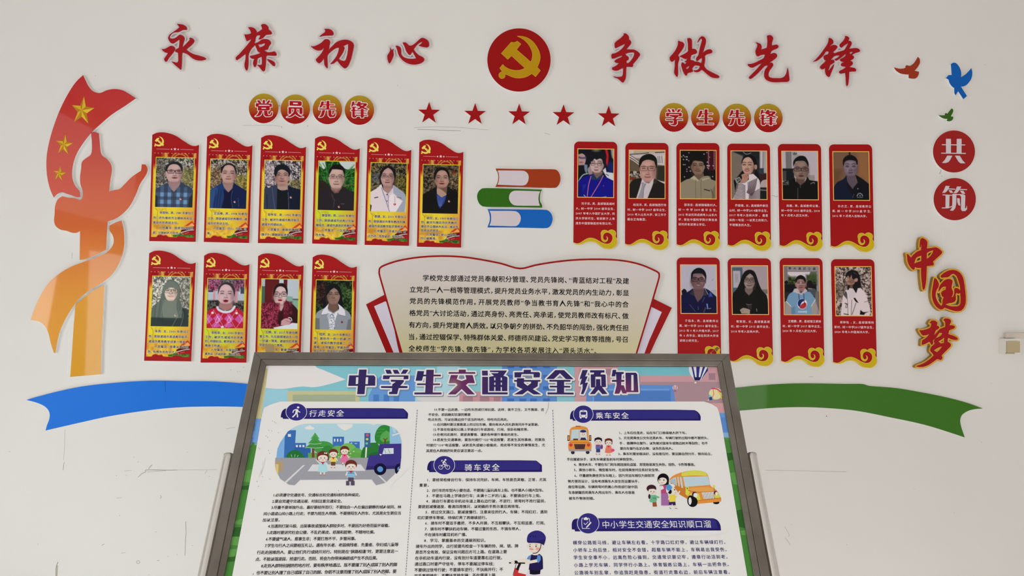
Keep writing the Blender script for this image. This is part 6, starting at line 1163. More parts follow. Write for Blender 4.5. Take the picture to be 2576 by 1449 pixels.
# ---- scenery behind the title
S = []
S += [pp(z1, (222, 219, 222), (800, 180), (1375, 185), (1400, 235), (1480, 270), (1600, 320), (1730, 375), (1650, 400), (1500, 440), (1380, 462), (1250, 455), (1150, 465), (1050, 480), (900, 478), (790, 465))]
S += [q(z1, (198, 192, 146), (840, 250), (862, 255), (835, 480), (790, 760), (800, 820), (700, 820), (760, 600), (790, 420)), q(z1, (150, 200, 218), (835, 480), (1085, 490), (1085, 640), (800, 800), (790, 760))]
S += [rc(z1, (192, 190, 146), 1080, 505, 1885, 660), rc(z1, (160, 172, 146), 1138, 545, 1838, 660)]
S += [q(z1, (102, 150, 212), (1985, 560), (2030, 470), (2060, 400), (2120, 340), (2520, 340), (2520, 660), (1985, 660))]
for x in (2040, 2155, 2265, 2375): S.append(rc(z1, (76, 124, 194), x, 545, x + 62, 625))
S.append(rc(z1, (80, 128, 198), 2400, 365, 2480, 430))
S += [rc(z2, (102, 150, 212), -40, 470, 152, 900), rc(z2, (168, 208, 222), 152, 290, 860, 900), rc(z2, (132, 196, 210), -40, 280, 500, 470), pp(z2, (206, 207, 210), (160, 790), (260, 760), (620, 750), (850, 720), (850, 900), (400, 900), (200, 860))]
S += [rc(z2, (192, 144, 154), 850, 725, 1535, 900), rc(z2, (164, 124, 138), 905, 790, 1065, 900), rc(z2, (164, 124, 138), 1175, 790, 1325, 900), rc(z2, (164, 124, 138), 1395, 800, 1500, 900)]
S += [rc(z2, (130, 194, 206), 860, 280, 1530, 725), rc(z2, (94, 140, 206), 1525, 280, 2395, 900)]
for x in (1610, 1800, 1970, 2175):
    for y in (296, 460, 640, 832): S.append(rc(z2, (66, 110, 184), x, y, x + 108, y + (56 if y != 832 else 70)))
S += [rc(z2, (132, 192, 202), 2395, 280, 2600, 900)]
S += [rc(z3, (196, 152, 160), 200, 190, 1900, 660), rc(z3, (118, 184, 198), 690, 190, 1500, 332), rc(z3, (166, 138, 148), 940, 402, 1900, 640), rc(z3, (196, 152, 160), 215, 400, 330, 640), rc(z3, (166, 132, 146), 260, 260, 620, 330)]
S += [q(z3, (96, 140, 208), (330, 640), (335, 480), (400, 430), (1300, 440), (1330, 640)), rc(z3, (112, 154, 216), 400, 480, 1262, 640), rc(z3, (80, 124, 194), 420, 500, 1276, 640), rc(z3, (160, 126, 140), 1700, 305, 1775, 380), rc(z3, (160, 126, 140), 1690, 205, 1760, 235)]
S += [q(z3, (204, 156, 162), (1500, 640), (1900, 640), (1930, 760), (1700, 760))]
S += [q(z3, (104, 154, 216), (1800, 750), (1960, 750), (2010, 1030), (1800, 1040)), q(z3, (92, 140, 206), (1820, 800), (1960, 800), (1975, 960), (1850, 970)), q(z3, (140, 178, 222), (1860, 970), (1990, 970), (2010, 1040), (1860, 1040))]
S += [q(z1, (112, 162, 222), (700, 810), (800, 815), (760, 1130), (620, 1130)), q(z1, (92, 140, 206), (690, 870), (725, 870), (715, 950), (680, 950)), q(z1, (92, 140, 206), (680, 1020), (700, 1020), (690, 1090), (670, 1090))]
G1, G2, G3 = (74, 132, 62), (50, 98, 46), (96, 154, 80)
S += [('q', G1, [(635, 1112), (652, 1118), (649, 1300), (640, 1449), (630, 1660), (470, 1660), (520, 1449), (590, 1200)])]
S += [('q', G1, [(1812, 1100), (1848, 1103), (1870, 1200), (1915, 1449), (1950, 1660), (1800, 1660), (1820, 1300)])]
rg = random.Random(5)
for k in range(26):
    x = 640 + k * .8; S.append(('q', G3 if k % 2 else (150, 190, 190), [(x, 1119), (x + 1.2, 1110 + rg.random() * 6), (x + 2, 1120)]))
for k in range(30):
    x = 1818 + k * 1.1; S.append(('q', G1 if k % 2 else G3, [(x, 1106), (x + .8, 1095 + rg.random() * 6), (x + 2, 1107)]))
def patch(c, P): S.append(('q', c, smooth(P)))
patch(G3, [(606, 1185), (640, 1180), (636, 1200), (628, 1214), (600, 1210)]); patch(G2, [(600, 1225), (640, 1218), (630, 1232), (600, 1232)]); patch(G3, [(588, 1312), (612, 1304), (608, 1320), (590, 1318)])
patch(G2, [(578, 1328), (616, 1325), (604, 1352), (574, 1348)]); patch(G3, [(572, 1350), (606, 1350), (600, 1372), (566, 1370)]); patch(G3, [(560, 1385), (598, 1380), (590, 1400), (560, 1402)]); patch(G2, [(558, 1404), (592, 1400), (590, 1412), (560, 1414)])
patch(G2, [(1826, 1140), (1862, 1136), (1866, 1150), (1830, 1160)]); patch(G3, [(1835, 1190), (1870, 1185), (1880, 1222), (1845, 1218)]); patch(G2, [(1850, 1285), (1895, 1275), (1900, 1335), (1860, 1325)]); patch(G3, [(1862, 1335), (1905, 1332), (1906, 1346), (1866, 1346)])
bprint('scenery_print', S, 0.0002, step=6e-6)
# balloons
Bl = [pp(z3, (216, 218, 222), (1478, 195), (1692, 195), (1692, 265), (1660, 325), (1605, 385), (1545, 385), (1500, 330), (1480, 270))]
for a in (((1500, 195), (1520, 195), (1555, 375), (1535, 360)), ((1560, 195), (1605, 195), (1585, 385), (1565, 380)), ((1645, 195), (1675, 195), (1610, 370), (1595, 385)), ((1692, 230), (1692, 275), (1630, 360), (1610, 385))): Bl.append(q(z3, (54, 56, 130), *a))
Bl += [q(z3, (40, 40, 90), (1530, 350), (1610, 350), (1600, 386), (1545, 386)), ln(z3, (90, 80, 80), 2, (1545, 388), (1548, 402)), ln(z3, (90, 80, 80), 2, (1590, 388), (1560, 402)), rc(z3, (226, 220, 210), 1541, 402, 1563, 420)]
Bl += [el(z3, (220, 200, 206), 1324, 468, 28, 26), q(z3, (220, 200, 206), (1300, 478), (1348, 478), (1328, 502), (1318, 502)), ln(z3, (130, 50, 80), 7, (1312, 450), (1312, 476), (1320, 500)), ln(z3, (130, 50, 80), 7, (1335, 450), (1336, 476), (1326, 500)), rc(z3, (90, 50, 60), 1318, 503, 1328, 509)]
Bl += [el(z3, (224, 214, 170), 1778, 535, 76, 66), pp(z3, (120, 186, 206), (1702, 540), (1730, 560), (1760, 600), (1715, 602), (1700, 570)), ln(z3, (204, 84, 120), 16, (1730, 478), (1790, 482), (1840, 520)), ln(z3, (214, 200, 80), 14, (1800, 500), (1830, 545), (1845, 590)), ln(z3, (230, 150, 80), 12, (1750, 490), (1755, 540), (1735, 590)), q(z3, (36, 70, 120), (1705, 575), (1735, 570), (1742, 604), (1710, 606)), rc(z3, (220, 214, 210), 1689, 600, 1702, 612)]
bprint('balloon_print', Bl[:9], 0.0010); bprint('balloon_print', Bl[9:14], 0.0010); bprint('balloon_print', Bl[14:], 0.0010)
# ---- white panel
PANEL = smooth([(640.6, 1150), (660, 1041), (673, 1021), (705, 1010)], 5)[:0] + opencurve([(584, 1449), (640.6, 1150), (660, 1041), (672, 1022), (705, 1010)], 5) + opencurve([(1771, 1010), (1796, 1020), (1809.8, 1041), (1829.3, 1150), (1879.9, 1449)], 5) + [(1896, 1530), (568, 1530)]
bprint('white_panel_print', [('q', (232, 233, 235), PANEL)], 0.0016)
# ---- title
TI = []
TI += [(z1, [(1880,265),(1965,265),(1940,540),(1858,540)]), (z1, [(1770,330),(2045,330),(2062,350),(2060,445),(1757,448)])]
TI += [(z1, p) for p in ([(2172,268),(2230,268),(2248,312),(2190,312)], [(2255,268),(2310,268),(2335,312),(2275,312)], [(2375,265),(2432,268),(2400,312),(2345,312)], [(2150,330),(2432,330),(2430,372),(2375,374),(2380,345),(2225,345),(2215,372),(2145,372)], [(2235,378),(2380,382),(2380,400),(2340,447),(2422,450),(2420,472),(2322,472),(2305,540),(2215,540),(2215,515),(2245,512),(2250,472),(2125,470),(2125,450),(2250,450),(2250,430),(2290,402),(2235,400)])]
TI += [(z2, p) for p in ([(190,398),(295,400),(280,480),(260,552),(160,552)], [(330,378),(448,378),(430,765),(310,765)], [(285,455),(560,455),(560,482),(280,482)], [(182,595),(548,595),(545,620),(182,620)], [(140,737),(570,737),(570,768),(140,768)],
    [(842,376),(955,376),(952,418),(842,418)], [(682,415),(1102,415),(1105,442),(682,442)], [(718,462),(832,462),(808,530),(800,590),(682,590)], [(945,462),(1062,462),(1098,590),(985,590),(965,530)], [(808,528),(888,556),(1098,767),(978,768),(795,590)], [(965,528),(990,590),(792,768),(672,768),(888,556)],
    [(1208,392),(1300,392),(1302,470),(1212,470)], [(1212,490),(1305,490),(1305,735),(1615,735),(1615,767),(1212,767)], [(1335,390),(1605,390),(1548,474),(1600,490),(1612,505),(1610,715),(1322,715),(1322,490),(1400,474),(1350,432),(1460,432),(1475,417),(1335,412)],
    [(1868,378),(1985,378),(1980,414),(2110,415),(2128,435),(2122,498),(2025,500),(2025,445),(1835,445),(1822,500),(1722,500),(1722,418),(1868,416)], [(1718,540),(2135,540),(2130,566),(1718,566)], [(1762,512),(1875,512),(1872,570),(1762,570)], [(1760,560),(1872,560),(1872,590),(1930,632),(1985,590),(1985,560),(2095,560),(2090,640),(2012,685),(2145,767),(2025,768),(1930,706),(1850,768),(1715,768),(1852,685),(1760,640)])]
TI += [(I_, p) for p in ([(1397,931),(1419,931),(1443,954),(1424,954),(1408.5,939),(1393,953.5),(1374,953.5)], [(1382,955.5),(1435,955.8),(1435,960.2),(1382,960)], [(1401,956),(1419,956),(1419,990),(1401,990)], [(1383,970.4),(1434.5,970.8),(1434.5,975),(1383,974.6)], [(1377.3,987.2),(1443,987.8),(1443,992.4),(1377.3,992)])]
TI += [(z3, p) for p in ([(290,270),(350,270),(322,340),(258,378),(265,345)], [(288,345),(348,340),(320,410),(262,440),(268,412)], [(292,415),(352,410),(326,485),(300,540),(272,538),(290,480)], [(375,272),(535,272),(535,298),(375,298)], [(420,298),(500,298),(490,320),(415,322)], [(385,318),(545,320),(550,345),(382,345)], [(382,325),(435,325),(432,465),(385,465)], [(498,325),(548,328),(553,460),(502,462)], [(440,372),(488,372),(490,440),(570,537),(512,540),(468,490),(428,538),(372,540),(440,450)],
    [(628,268),(668,268),(655,340),(615,342)], [(650,292),(752,292),(748,315),(650,315)], [(665,315),(728,315),(718,500),(700,535),(648,535),(672,440)], [(620,380),(758,380),(755,402),(618,402)], [(700,440),(750,440),(785,532),(738,532)], [(770,300),(885,300),(902,318),(915,518),(775,518)])]
TH_ = [(z1, p) for p in ([(1845,350),(1873,350),(1868,425),(1842,428)], [(1955,350),(1982,350),(1978,428),(1950,428)])] + [(z2, [(x, y0), (x + 19, y0), (x + 19, y1), (x, y1)]) for x in (1402, 1505) for y0, y1 in ((503, 545), (580, 617), (650, 712))] + [(z3, [(835,325),(860,325),(862,500),(835,500)])]
tp = [T(*p) for T, p in TI]; th = [T(*p) for T, p in TH_]
# character by character so each outline stays small
groups = [(0, 2, (42, 30, 96)), (2, 7, (40, 30, 98)), (7, 12, (62, 30, 88)), (12, 18, (84, 36, 88)), (18, 21, (44, 28, 82)), (21, 25, (38, 28, 84)), (25, 30, (38, 30, 92)), (30, 39, (48, 32, 92)), (39, 45, (52, 32, 92))]
tm = bpy.data.materials.new('title_gradient_print'); tm.use_nodes = True; nt = tm.node_tree; b = nt.nodes['Principled BSDF']
geo = nt.nodes.new('ShaderNodeNewGeometry'); prev = None
for (pxp, r_in, r_out, c0, c1) in (((1150, 962), .012, .085, (104, 38, 92), (40, 28, 92)), ((1575, 992), .005, .055, (112, 44, 92), None), ((1140, 970), .003, .022, (136, 108, 116), None)):
    P3 = BP.px3(pxp, 0); vm = nt.nodes.new('ShaderNodeVectorMath'); vm.operation = 'DISTANCE'; vm.inputs[1].default_value = P3
    nt.links.new(geo.outputs['Position'], vm.inputs[0]); mr = nt.nodes.new('ShaderNodeMapRange'); mr.inputs['From Min'].default_value = r_in; mr.inputs['From Max'].default_value = r_out
    mr.inputs['To Min'].default_value = 1; mr.inputs['To Max'].default_value = 0; nt.links.new(vm.outputs['Value'], mr.inputs['Value'])
    mx = nt.nodes.new('ShaderNodeMix'); mx.data_type = 'RGBA'; nt.links.new(mr.outputs['Result'], mx.inputs['Factor'])
    mx.inputs[7].default_value = rgb(c0) + (1,)
    if prev is None: mx.inputs[6].default_value = rgb(c1) + (1,)
    else: nt.links.new(prev.outputs[2], mx.inputs[6])
    prev = mx
nt.links.new(prev.outputs[2], b.inputs['Base Color']); b.inputs['Roughness'].default_value = .42
oW, oS, oT = [], [], []
for a_, b_, c_ in groups:
    P = tp[a_:b_]; bx0 = min(p[0] for L in P for p in L) - 2; bx1 = max(p[0] for L in P for p in L) + 2
    H = [h for h in th if bx0 < h[0][0] < bx1]
    wl = [l for l in contour(P, [], 3.7, 0.5)]
    oW += [('h', (228, 229, 233), wl[0], wl[1:])] if len(wl) > 1 else [('q', (228, 229, 233), wl[0])]
    oS += [('q', (124, 134, 160), [(x + 1.4, y + 2.2) for x, y in max(wl, key=len)])]
    il = contour(P, H, 0.0, 0.4); oT += [('h', (40, 30, 92), il[0], il[1:])]
bprint('title_shadow_print', oS, 0.0012); bprint('title_outline_print', oW, 0.0014); prints('title_print', BP, I_, oT, 0.0017, sheet, 1e-5, lambda c: tm)
# ---- section headers
IN1, IN2, IW = (40, 34, 98), (52, 48, 124), (226, 227, 232)
def header(items, bar, facep, circ, T):
    cx_, cy_, rx_, ry_ = circ
    return [pp(T, IN1, *bar), q(T, IN2, *facep), el(T, IW, cx_, cy_, rx_, ry_), el(T, IN2, cx_, cy_, rx_ * .955, ry_ * .95)] + items
hd = header([el(z1, IW, 1199, 688, 14, 11), ln(z1, IW, 26, (1188, 708), (1180, 750)), ln(z1, IW, 11, (1192, 712), (1203, 733), (1222, 742)), ln(z1, IW, 11, (1182, 710), (1150, 722), (1140, 748)), ln(z1, IW, 14, (1176, 748), (1162, 772), (1135, 797)), ln(z1, IW, 14, (1182, 750), (1192, 775), (1190, 799))],
    [(1005,800),(1008,768),(1022,728),(1045,706),(1080,698),(2370,700),(2405,728),(2426,755),(2422,815),(1030,816),(1024,800)], [(1060,702),(2368,703),(2403,735),(2403,797),(1060,797)], (1179, 739, 119, 101), z1)
bprint('section_header', hd, 0.0019)
hd = header([el(z5, IW, 430, 123, 28, 27), el(z5, IN2, 430, 123, 23, 22), el(z5, IW, 515, 123, 28, 27), el(z5, IN2, 515, 123, 23, 22), el(z5, IW, 488, 33, 12, 11), ln(z5, IW, 18, (478, 45), (455, 75)), ln(z5, IW, 12, (448, 35), (440, 52)), ln(z5, IW, 8, (478, 55), (488, 72), (502, 74)), ln(z5, IW, 9, (458, 78), (482, 92), (472, 118)), ln(z5, IW, 6, (430, 122), (455, 92), (500, 92)), ln(z5, IW, 6, (468, 122), (500, 90), (515, 122))],
    [(265,160),(266,120),(282,72),(315,45),(1590,42),(1625,66),(1663,98),(1664,180),(290,183),(284,160)], [(315,47),(1588,45),(1640,78),(1640,157),(315,158)], (473, 98, 131, 118), z5)
bprint('section_header', hd, 0.0019)
hd = header([pp(z3, IW, (257,735),(265,722),(300,716),(335,722),(343,735),(345,800),(256,800)), q(z3, IN2, (268,738),(332,738),(330,770),(270,770)), el(z3, IN2, 272, 785, 7, 6), el(z3, IN2, 328, 785, 7, 6), rc(z3, IN2, 288, 722, 312, 729), rc(z3, IW, 262, 798, 278, 812), rc(z3, IW, 322, 798, 338, 812)],
    [(150,820),(154,770),(172,732),(205,718),(1540,718),(1588,748),(1610,790),(1609,835),(185,836),(178,820)], [(205,721),(1535,721),(1582,752),(1580,817),(205,818)], (299, 764, 113, 102), z3)
bprint('section_header', hd, 0.0019)
hd = header([ln(z6, IW, 6, (285, 657), (275, 665), (272, 700), (278, 765), (290, 770), (360, 770)), ln(z6, IW, 6, (345, 657), (355, 668), (356, 700)), q(z6, IW, (292,655),(305,655),(308,648),(325,648),(328,655),(342,657),(340,680),(296,678)), ln(z6, IW, 6, (295, 710), (312, 728), (340, 697)), ln(z6, IW, 17, (372, 702), (328, 752)), ln(z6, IN2, 3, (365, 700), (322, 748)), q(z6, IW, (318,765),(322,748),(334,758))],
    [(165,780),(166,712),(180,680),(212,664),(1690,660),(1738,682),(1768,730),(1776,792),(200,802),(195,782)], [(212,668),(1685,664),(1722,690),(1740,768),(212,776)], (342, 715, 119, 115), z6)
bprint('section_header', hd, 0.0019)
DK = mat((28, 24, 34), .5, name='poster_black_ink'); IND = mat((40, 36, 104), .5, name='poster_indigo_ink'); WI = mat((232, 232, 236), .5, name='poster_white_ink')
d = 0.0022
bt = lambda n, L, m, off=0.0, pu=None: text_obj(n, BP, L, d, m, sheet, off, pu)
def ln1(T, s, x0_, x1_, y0_, y1_=None, em=9): 
    y1_ = y0_ if y1_ is None else y1_; a_, b_ = T((x0_, y0_), (x1_, y1_)); return (s, a_, b_, em)
bt('header_lettering', [ln1(z1, '行走安全', 1325, 1710, 756, 752, 19.5)], WI, .012); bt('header_lettering', [ln1(z5, '骑车安全', 722, 1145, 126, 123, 19.5)], WI, .012)
bt('header_lettering', [ln1(z3, '乘车安全', 440, 805, 781, 778, 19)], WI, .012); bt('header_lettering', [ln1(z6, '中小学生交通安全知识顺口溜', 497, 1665, 728, 722, 20.5)], WI, .004)
K1 = [('1.必须遵守交通信号、交通标志和交通标线的各种规定。',1005,2005,439,436,9.4),('2.要自觉遵守交通法规，时刻注意交通安全。',990,1795,511,509,9.5),('3.尽量不要单独外出，最好要结伴而行；不要独自一人在偏远僻静的城乡胡同、林',980,2480,582,576,9.5),('间小道或山间小路上行走；不要为陌生人带路，不要搭陌生人的车，尤其是女生更应当',890,2475,655,647,9.6),('加以注意。',877,1075,728,726,9.8),('4.当遇到打架斗殴、出现事故或围观人群较多时，不要因为好奇而留步观看。',940,2345,799,791,9.7),('5.走路时要讲究社会公德，不乱扔果皮、纸屑和脏物，不随地吐痰。',928,2175,873,866,9.8),('6.不要盛气凌人，惹事生非；不要打抱不平，多管闲事。',915,1955,948,942,9.9),
 ('7.学生与行人之间要相互礼让。遇有年长者、老弱病残者、负重者、孕妇或儿童等',903,2448,1024,1011,9.9),('行走走困难的人，要让他们先行或绕开另行。特别是在“狭路相逢”时，更要注意这一',812,2445,1103,1088,10),('点，不能以强凌弱，抢道行走。否则，将会为你带来麻烦或产生不良后果。',795,2205,1181,1166,10.1),('8.走到人群特别拥挤的地方时，要有秩序地通过。既不要撞了别人或踩了别人的脚',860,2432,1258,1242,10.2),('，也不要让别人撞了自己或踩了自己的脚。你若不注意而撞了别人或踩了别人的脚，要',765,2425,1339,1321,10.3)]
bt('printed_text', [ln1(z4, s, a_, b_, y0_, y1_, e) for s, a_, b_, y0_, y1_, e in K1], DK, .016)
K2 = [ln1(z2, s, a_, b_, y, y, 8.4) for s, a_, b_, y in (('10.不要一边走路，一边吃东西或打闹玩耍。这样，既不卫生，又不雅观，还',458,2190,1008),('不安全。若因确实饥饿而需要',362,1028,1087),('吃点东西，可以在路边找个适当的地方，待吃完后再走。',358,1620,1165),('11.在问路时要注意路道上的过往车辆，要向有关人员礼貌询问并予以答谢。',447,2105,1243),('12.不准在街道和公路上学骑自行车或游戏、打闹、坐卧和睡觉等。',443,1940,1322),('13.在夜间走路时，要提高警惕，谨防各种意外事故的发生。',440,1785,1402))]
K2 += [('14.若发生交通事故，要及时拨打“122”电话报警；若发生其他事故，则要及', (1090, 1106.3), (1371, 1106), 8.7), ('时拨打“110”电话报警。以防丢失或被小偷偷走、抢走等不安全的事情发生，尤', (1073, 1120), (1371, 1119.5), 8.8), ('其是在人群拥挤处更应该注意这一点。', (1072, 1134), (1213, 1133.6), 8.8)]
K2 += [ln1(z5, s, a_, b_, y0_, y1_, e) for s, a_, b_, y0_, y1_, e in (('1．要经常检修自行车，保持车况完好。车闸、车铃是否灵敏、正常，尤其',268,1715,277,274,9.1),('重要。',170,285,342,342,9.2),('2．自行车的车型大小要合适，不要骑儿童玩具车上街。也不要人小骑大型车。',260,1680,406,403,9.2),('3．不要在马路上学骑自行车；未满十二岁的儿童，不要骑自行车上街。',257,1650,471,469,9.3),('4．骑自行车要在非机动车道上靠右边行驶，不逆行；转弯时不抢行猛拐，',253,1705,537,534,9.3),('要提前减慢速度，看清四周情况，以明确的手势示意后再转弯。',155,1395,604,601,9.3),('5．经过交叉路口，要减速慢行、注意来往的行人、车辆；不闯红灯，遇到',245,1727,670,667,9.4),('红灯要停车等候，待绿灯亮了再继续前行。',147,990,738,737,9.4),
 ('6．骑车时不要双手撒把，不多人并骑，不互相攀扶，不互相追逐、打闹。',240,1700,805,802,9.4),('7．骑车时不攀扶机动车辆，不载过重的东西，不骑车带人，',236,1400,876,873,9.4),('不在骑车时戴耳机听广播。',232,745,946,944,9.4),('8．学习、掌握基本的交通规则知识。',228,975,1016,1014,9.5),('骑车外出的同学，出行前要先检查一下车辆的铃、闸、锁、牌',127,1375,1088,1082,9.6),('是否齐全有效，保证没有问题后方可上路。在道路上要',122,1235,1158,1152,9.6),('在非机动车道内行驶，没有划分车道要靠右边行驶。',118,1175,1231,1225,9.7),('通过路口时要严守信号，停车不要越过停车线；',113,1080,1303,1300,9.7),('不要绕过信号行驶；不要骑车逆行；不扶肩并行；不',110,1190,1376,1368,9.8),('双手离把骑车；不攀扶其他车辆；不在便道上骑',107,1095,1446,1438,9.8))]
bt('printed_text', K2, DK, .016)
K3 = [ln1(z3, s, a_, b_, y, y, 8.3) for s, a_, b_, y in (('1、上车后往里走，站在车门口容易被人挤下车。',703,1450,972),('2、无论是乘坐公交车还是火车，车辆行驶的过程中都不要把头、',697,1695,1029),('手 、胳膊伸出窗外，以免被对面来车或路边树木等刮伤；也不',703,1690,1088),('要向车窗外乱扔杂物，以免伤及他人。',710,1300,1147),('3、乘车时要坐稳扶好，没有座位时，要双脚自然分开，侧向站立，',690,1735,1207),('手应握紧扶手，以免车辆紧急刹车时摔倒受伤。',116,860,1268))]
K3 += [ln1(z6, s, a_, b_, y, y, 8.5) for s, a_, b_, y in (('4、乘坐火车，不要在车门和车厢连接处逗留．那里容易发生夹伤、扭伤、卡伤等事故。',187,1495,80),('5、乘坐小轿车、微型客车时，在前排乘坐时应系好安全带。',190,1110,138),('6、尽量避免乘坐货车车厢上，因为货运车厢仅为装卸货',193,1057,199),('物方便而设计，没有考虑乘车人安全而设置扶手、',123,890,261),('座位等设施，车辆转弯时的离心作用或行驶中因',126,873,321),('车身颠簸而将乘车人甩出车外，乘车人也容易',130,842,382),('被车外物体刮碰。',134,408,445))]
bt('printed_text', K3, DK, .016)
K4 = [ln1(z6, s, a_, b_, y0_, y1_, 10.9) for s, a_, b_, y0_, y1_ in (('横穿公路斑马线，避让车辆左右看。十字路口红灯停，避让车辆绿灯行。',177,1822,924,917),('小轿车上向后坐，相对安全不会错。超载车辆不能上，车祸易出我受伤。',181,1835,1004,997),('学生安全事不小，远离危险心操到。交通常识要记牢，遵章行动活到老。',185,1845,1084,1076),('小路上学无车辆，同学伴行小路上。体育锻炼公路上，车祸一出把命丧。',189,1858,1166,1157),('公路骑车别乱窜，你追我赶是隐患。街道行走靠右边，前后车辆注意看。',194,1870,1248,1240))]
bt('verse_text', K4, IND, .010)
dl = []
for (xa, ya), (xb, yb) in (((1049.8, 1030.8), (1020.5, 1449)), ((1390.5, 1030.8), (1408, 1470))):
    n = 62
    for k in range(n):
        u0, u1 = k / n, (k + .62) / n
        dl.append(('l', (48, 42, 96), 1.2, [(xa + (xb - xa) * u0, ya + (yb - ya) * u0), (xa + (xb - xa) * u1, ya + (yb - ya) * u1)]))
bprint('dashed_divider', dl, d, step=0)
# ---- illustration: crossing the road
SK, HB, SC_ = (240, 214, 204), (104, 50, 42), (190, 40, 50)
A = [pp(z1, (170, 207, 227), (955,1260),(965,1170),(1000,1080),(1050,1000),(1120,930),(1230,882),(1330,871),(2060,871),(2200,890),(2290,930),(2340,1010),(2355,1090),(2352,1260))]
A += [pp(z1, (226, 230, 234), (1265,915),(1300,900),(1330,886),(1360,905),(1384,920),(1370,932),(1290,932)), pp(z1, (226, 230, 234), (1630,873),(1660,910),(1690,930),(1720,944),(1770,925),(1805,905),(1806,873)), pp(z1, (226, 230, 234), (2000,872),(2040,884),(2080,872))]
A += [q(z1, (122, 172, 222), (955,1258),(968,1150),(1000,1078),(1060,1000),(1060,1258)), q(z1, (58, 108, 176), (1050,1010),(1085,955),(1110,942),(1176,942),(1166,1085),(1287,1085),(1287,1258),(1040,1258)), rc(z1, (228, 234, 240), 1085, 985, 1118, 1016), rc(z1, (50, 96, 166), 1160, 1130, 1340, 1258)]
for x in (1175, 1212, 1248): A.append(rc(z1, (228, 234, 240), x, 1108, x + 20, 1132))
A += [rc(z1, (60, 112, 182), 1585, 1015, 1712, 1130), rc(z1, (60, 112, 182), 1770, 1070, 1887, 1150)]
for x in (1600, 1634, 1668): A.append(rc(z1, (228, 234, 240), x, 1038, x + 14, 1070))
A += [rc(z1, (228, 234, 240), 1785, 1082, 1805, 1090), rc(z1, (228, 234, 240), 1830, 1088, 1858, 1094)]
A += [el(z1, (70, 148, 74), 1480, 1135, 115, 70), el(z1, (56, 130, 66), 1530, 1185, 70, 72), el(z1, (106, 172, 88), 1640, 1200, 80, 85), el(z1, (116, 180, 92), 1755, 1175, 100, 88), el(z1, (100, 168, 84), 1850, 1200, 70, 60), rc(z1, (96, 160, 78), 1310, 1195, 1930, 1255), pp(z1, (40, 112, 58), (1065,1255),(1075,1210),(1110,1180),(1165,1163),(1225,1185),(1250,1215),(1285,1255))]
for a_, b_ in (((1130, 1240), (1120, 1215)), ((1160, 1242), (1165, 1212)), ((1190, 1240), (1200, 1222))): A.append(ln(z1, (190, 214, 170), 5, a_, b_))
A += [rc(z1, (110, 72, 50), 1352, 1140, 1380, 1258), q(z1, (80, 160, 84), (1390,968),(1437,1038),(1338,1038)), q(z1, (70, 150, 76), (1390,1000),(1462,1092),(1308,1092)), q(z1, (62, 142, 70), (1390,1050),(1485,1145),(1268,1145)), ln(z1, (206, 226, 196), 4, (1310,1092),(1390,1098),(1460,1090)), ln(z1, (206, 226, 196), 4, (1275,1134),(1390,1142),(1480,1136))]
A += [pp(z1, (46, 118, 54), (1895,1255),(1920,1150),(1985,1090),(2080,1080),(2110,1130),(2090,1255)), pp(z1, (40, 104, 52), (1960,1255),(1990,1215),(2060,1185),(2110,1200),(2110,1255)), pp(z1, (50, 132, 58), (2055,1020),(2075,945),(2120,895),(2175,885),(2230,905),(2232,1095),(2110,1100),(2065,1070)), pp(z1, (86, 164, 84), (2110,1040),(2135,980),(2185,945),(2225,970),(2228,1060),(2140,1075))]
for y in (930, 965, 1005): A.append(ln(z1, (76, 156, 76), 6, (2075, y + 10), (2120, y), (2160, y + 6)))
A += [ln(z1, (112, 70, 44), 16, (2170, 1100), (2172, 1040)), ln(z1, (112, 70, 44), 8, (2172, 1060), (2150, 1030)), ln(z1, (112, 70, 44), 8, (2172, 1060), (2196, 1028)), q(z1, (142, 188, 228), (2222,905),(2245,905),(2262,970),(2290,975),(2290,935),(2330,990),(2354,1090),(2222,1095))]
A += [rc(z1, (60, 96, 148), 1940, 975, 2006, 1132), el(z1, (206, 84, 110), 1973, 998, 17, 14), el(z1, (190, 206, 110), 1970, 1043, 15, 13), el(z1, (110, 200, 140), 1965, 1090, 15, 13), q(z1, (226, 230, 234), (1953,1132),(1970,1132),(1962,1248),(1946,1248))]
ROAD = [(692.8, 1151.5), (691.7, 1169.5), (693.9, 1182.6), (704.8, 1204.3), (726.5, 1219), (740.7, 1220.7), (754.8, 1207), (935, 1206), (946, 1220.7), (970, 1214), (991.7, 1193.5), (1007, 1154.3), (1009.6, 1151.5)]
A += [('q', (152, 154, 164), ROAD), q(z1, (208, 211, 215), (1360,1325),(1900,1325),(1952,1397),(1305,1402)), q(z4, (206, 210, 214), (1345,92),(1368,92),(1152,298),(1130,288)), q(z4, (206, 210, 214), (2212,212),(2232,212),(2310,285),(2296,296)), ('q', (172, 152, 118), z1((950,1290),(1030,1288),(1030,1402),(990,1402),(950,1330))), q(z1, (216, 192, 116), (946,1322),(980,1322),(976,1440),(962,1425),(950,1390))]
A += [q(z1, (64, 56, 134), (2110,1098),(2352,1092),(2350,1250),(2338,1372),(1955,1386),(1985,1245),(2000,1222),(2088,1218)), q(z1, (50, 44, 112), (1965,1345),(2340,1335),(2338,1372),(1955,1386)), q(z1, (204, 218, 228), (2158,1145),(2265,1142),(2266,1206),(2140,1210)), ln(z1, (120, 130, 160), 6, (2160, 1152), (2180, 1198)), ln(z1, (120, 130, 160), 6, (2205, 1152), (2225, 1198)), q(z1, (226, 226, 232), (2105,1208),(2135,1210),(2120,1228))]
A += [el(z1, (26, 24, 52), 2115, 1378, 69, 66), el(z1, (92, 142, 204), 2115, 1378, 33, 32), ('q', (26, 24, 52), z1((2335,1312),(2300,1325),(2276,1370),(2285,1420),(2300,1430),(2325,1390))), ('q', (92, 142, 204), z1((2332,1345),(2310,1360),(2308,1395),(2322,1390)))]
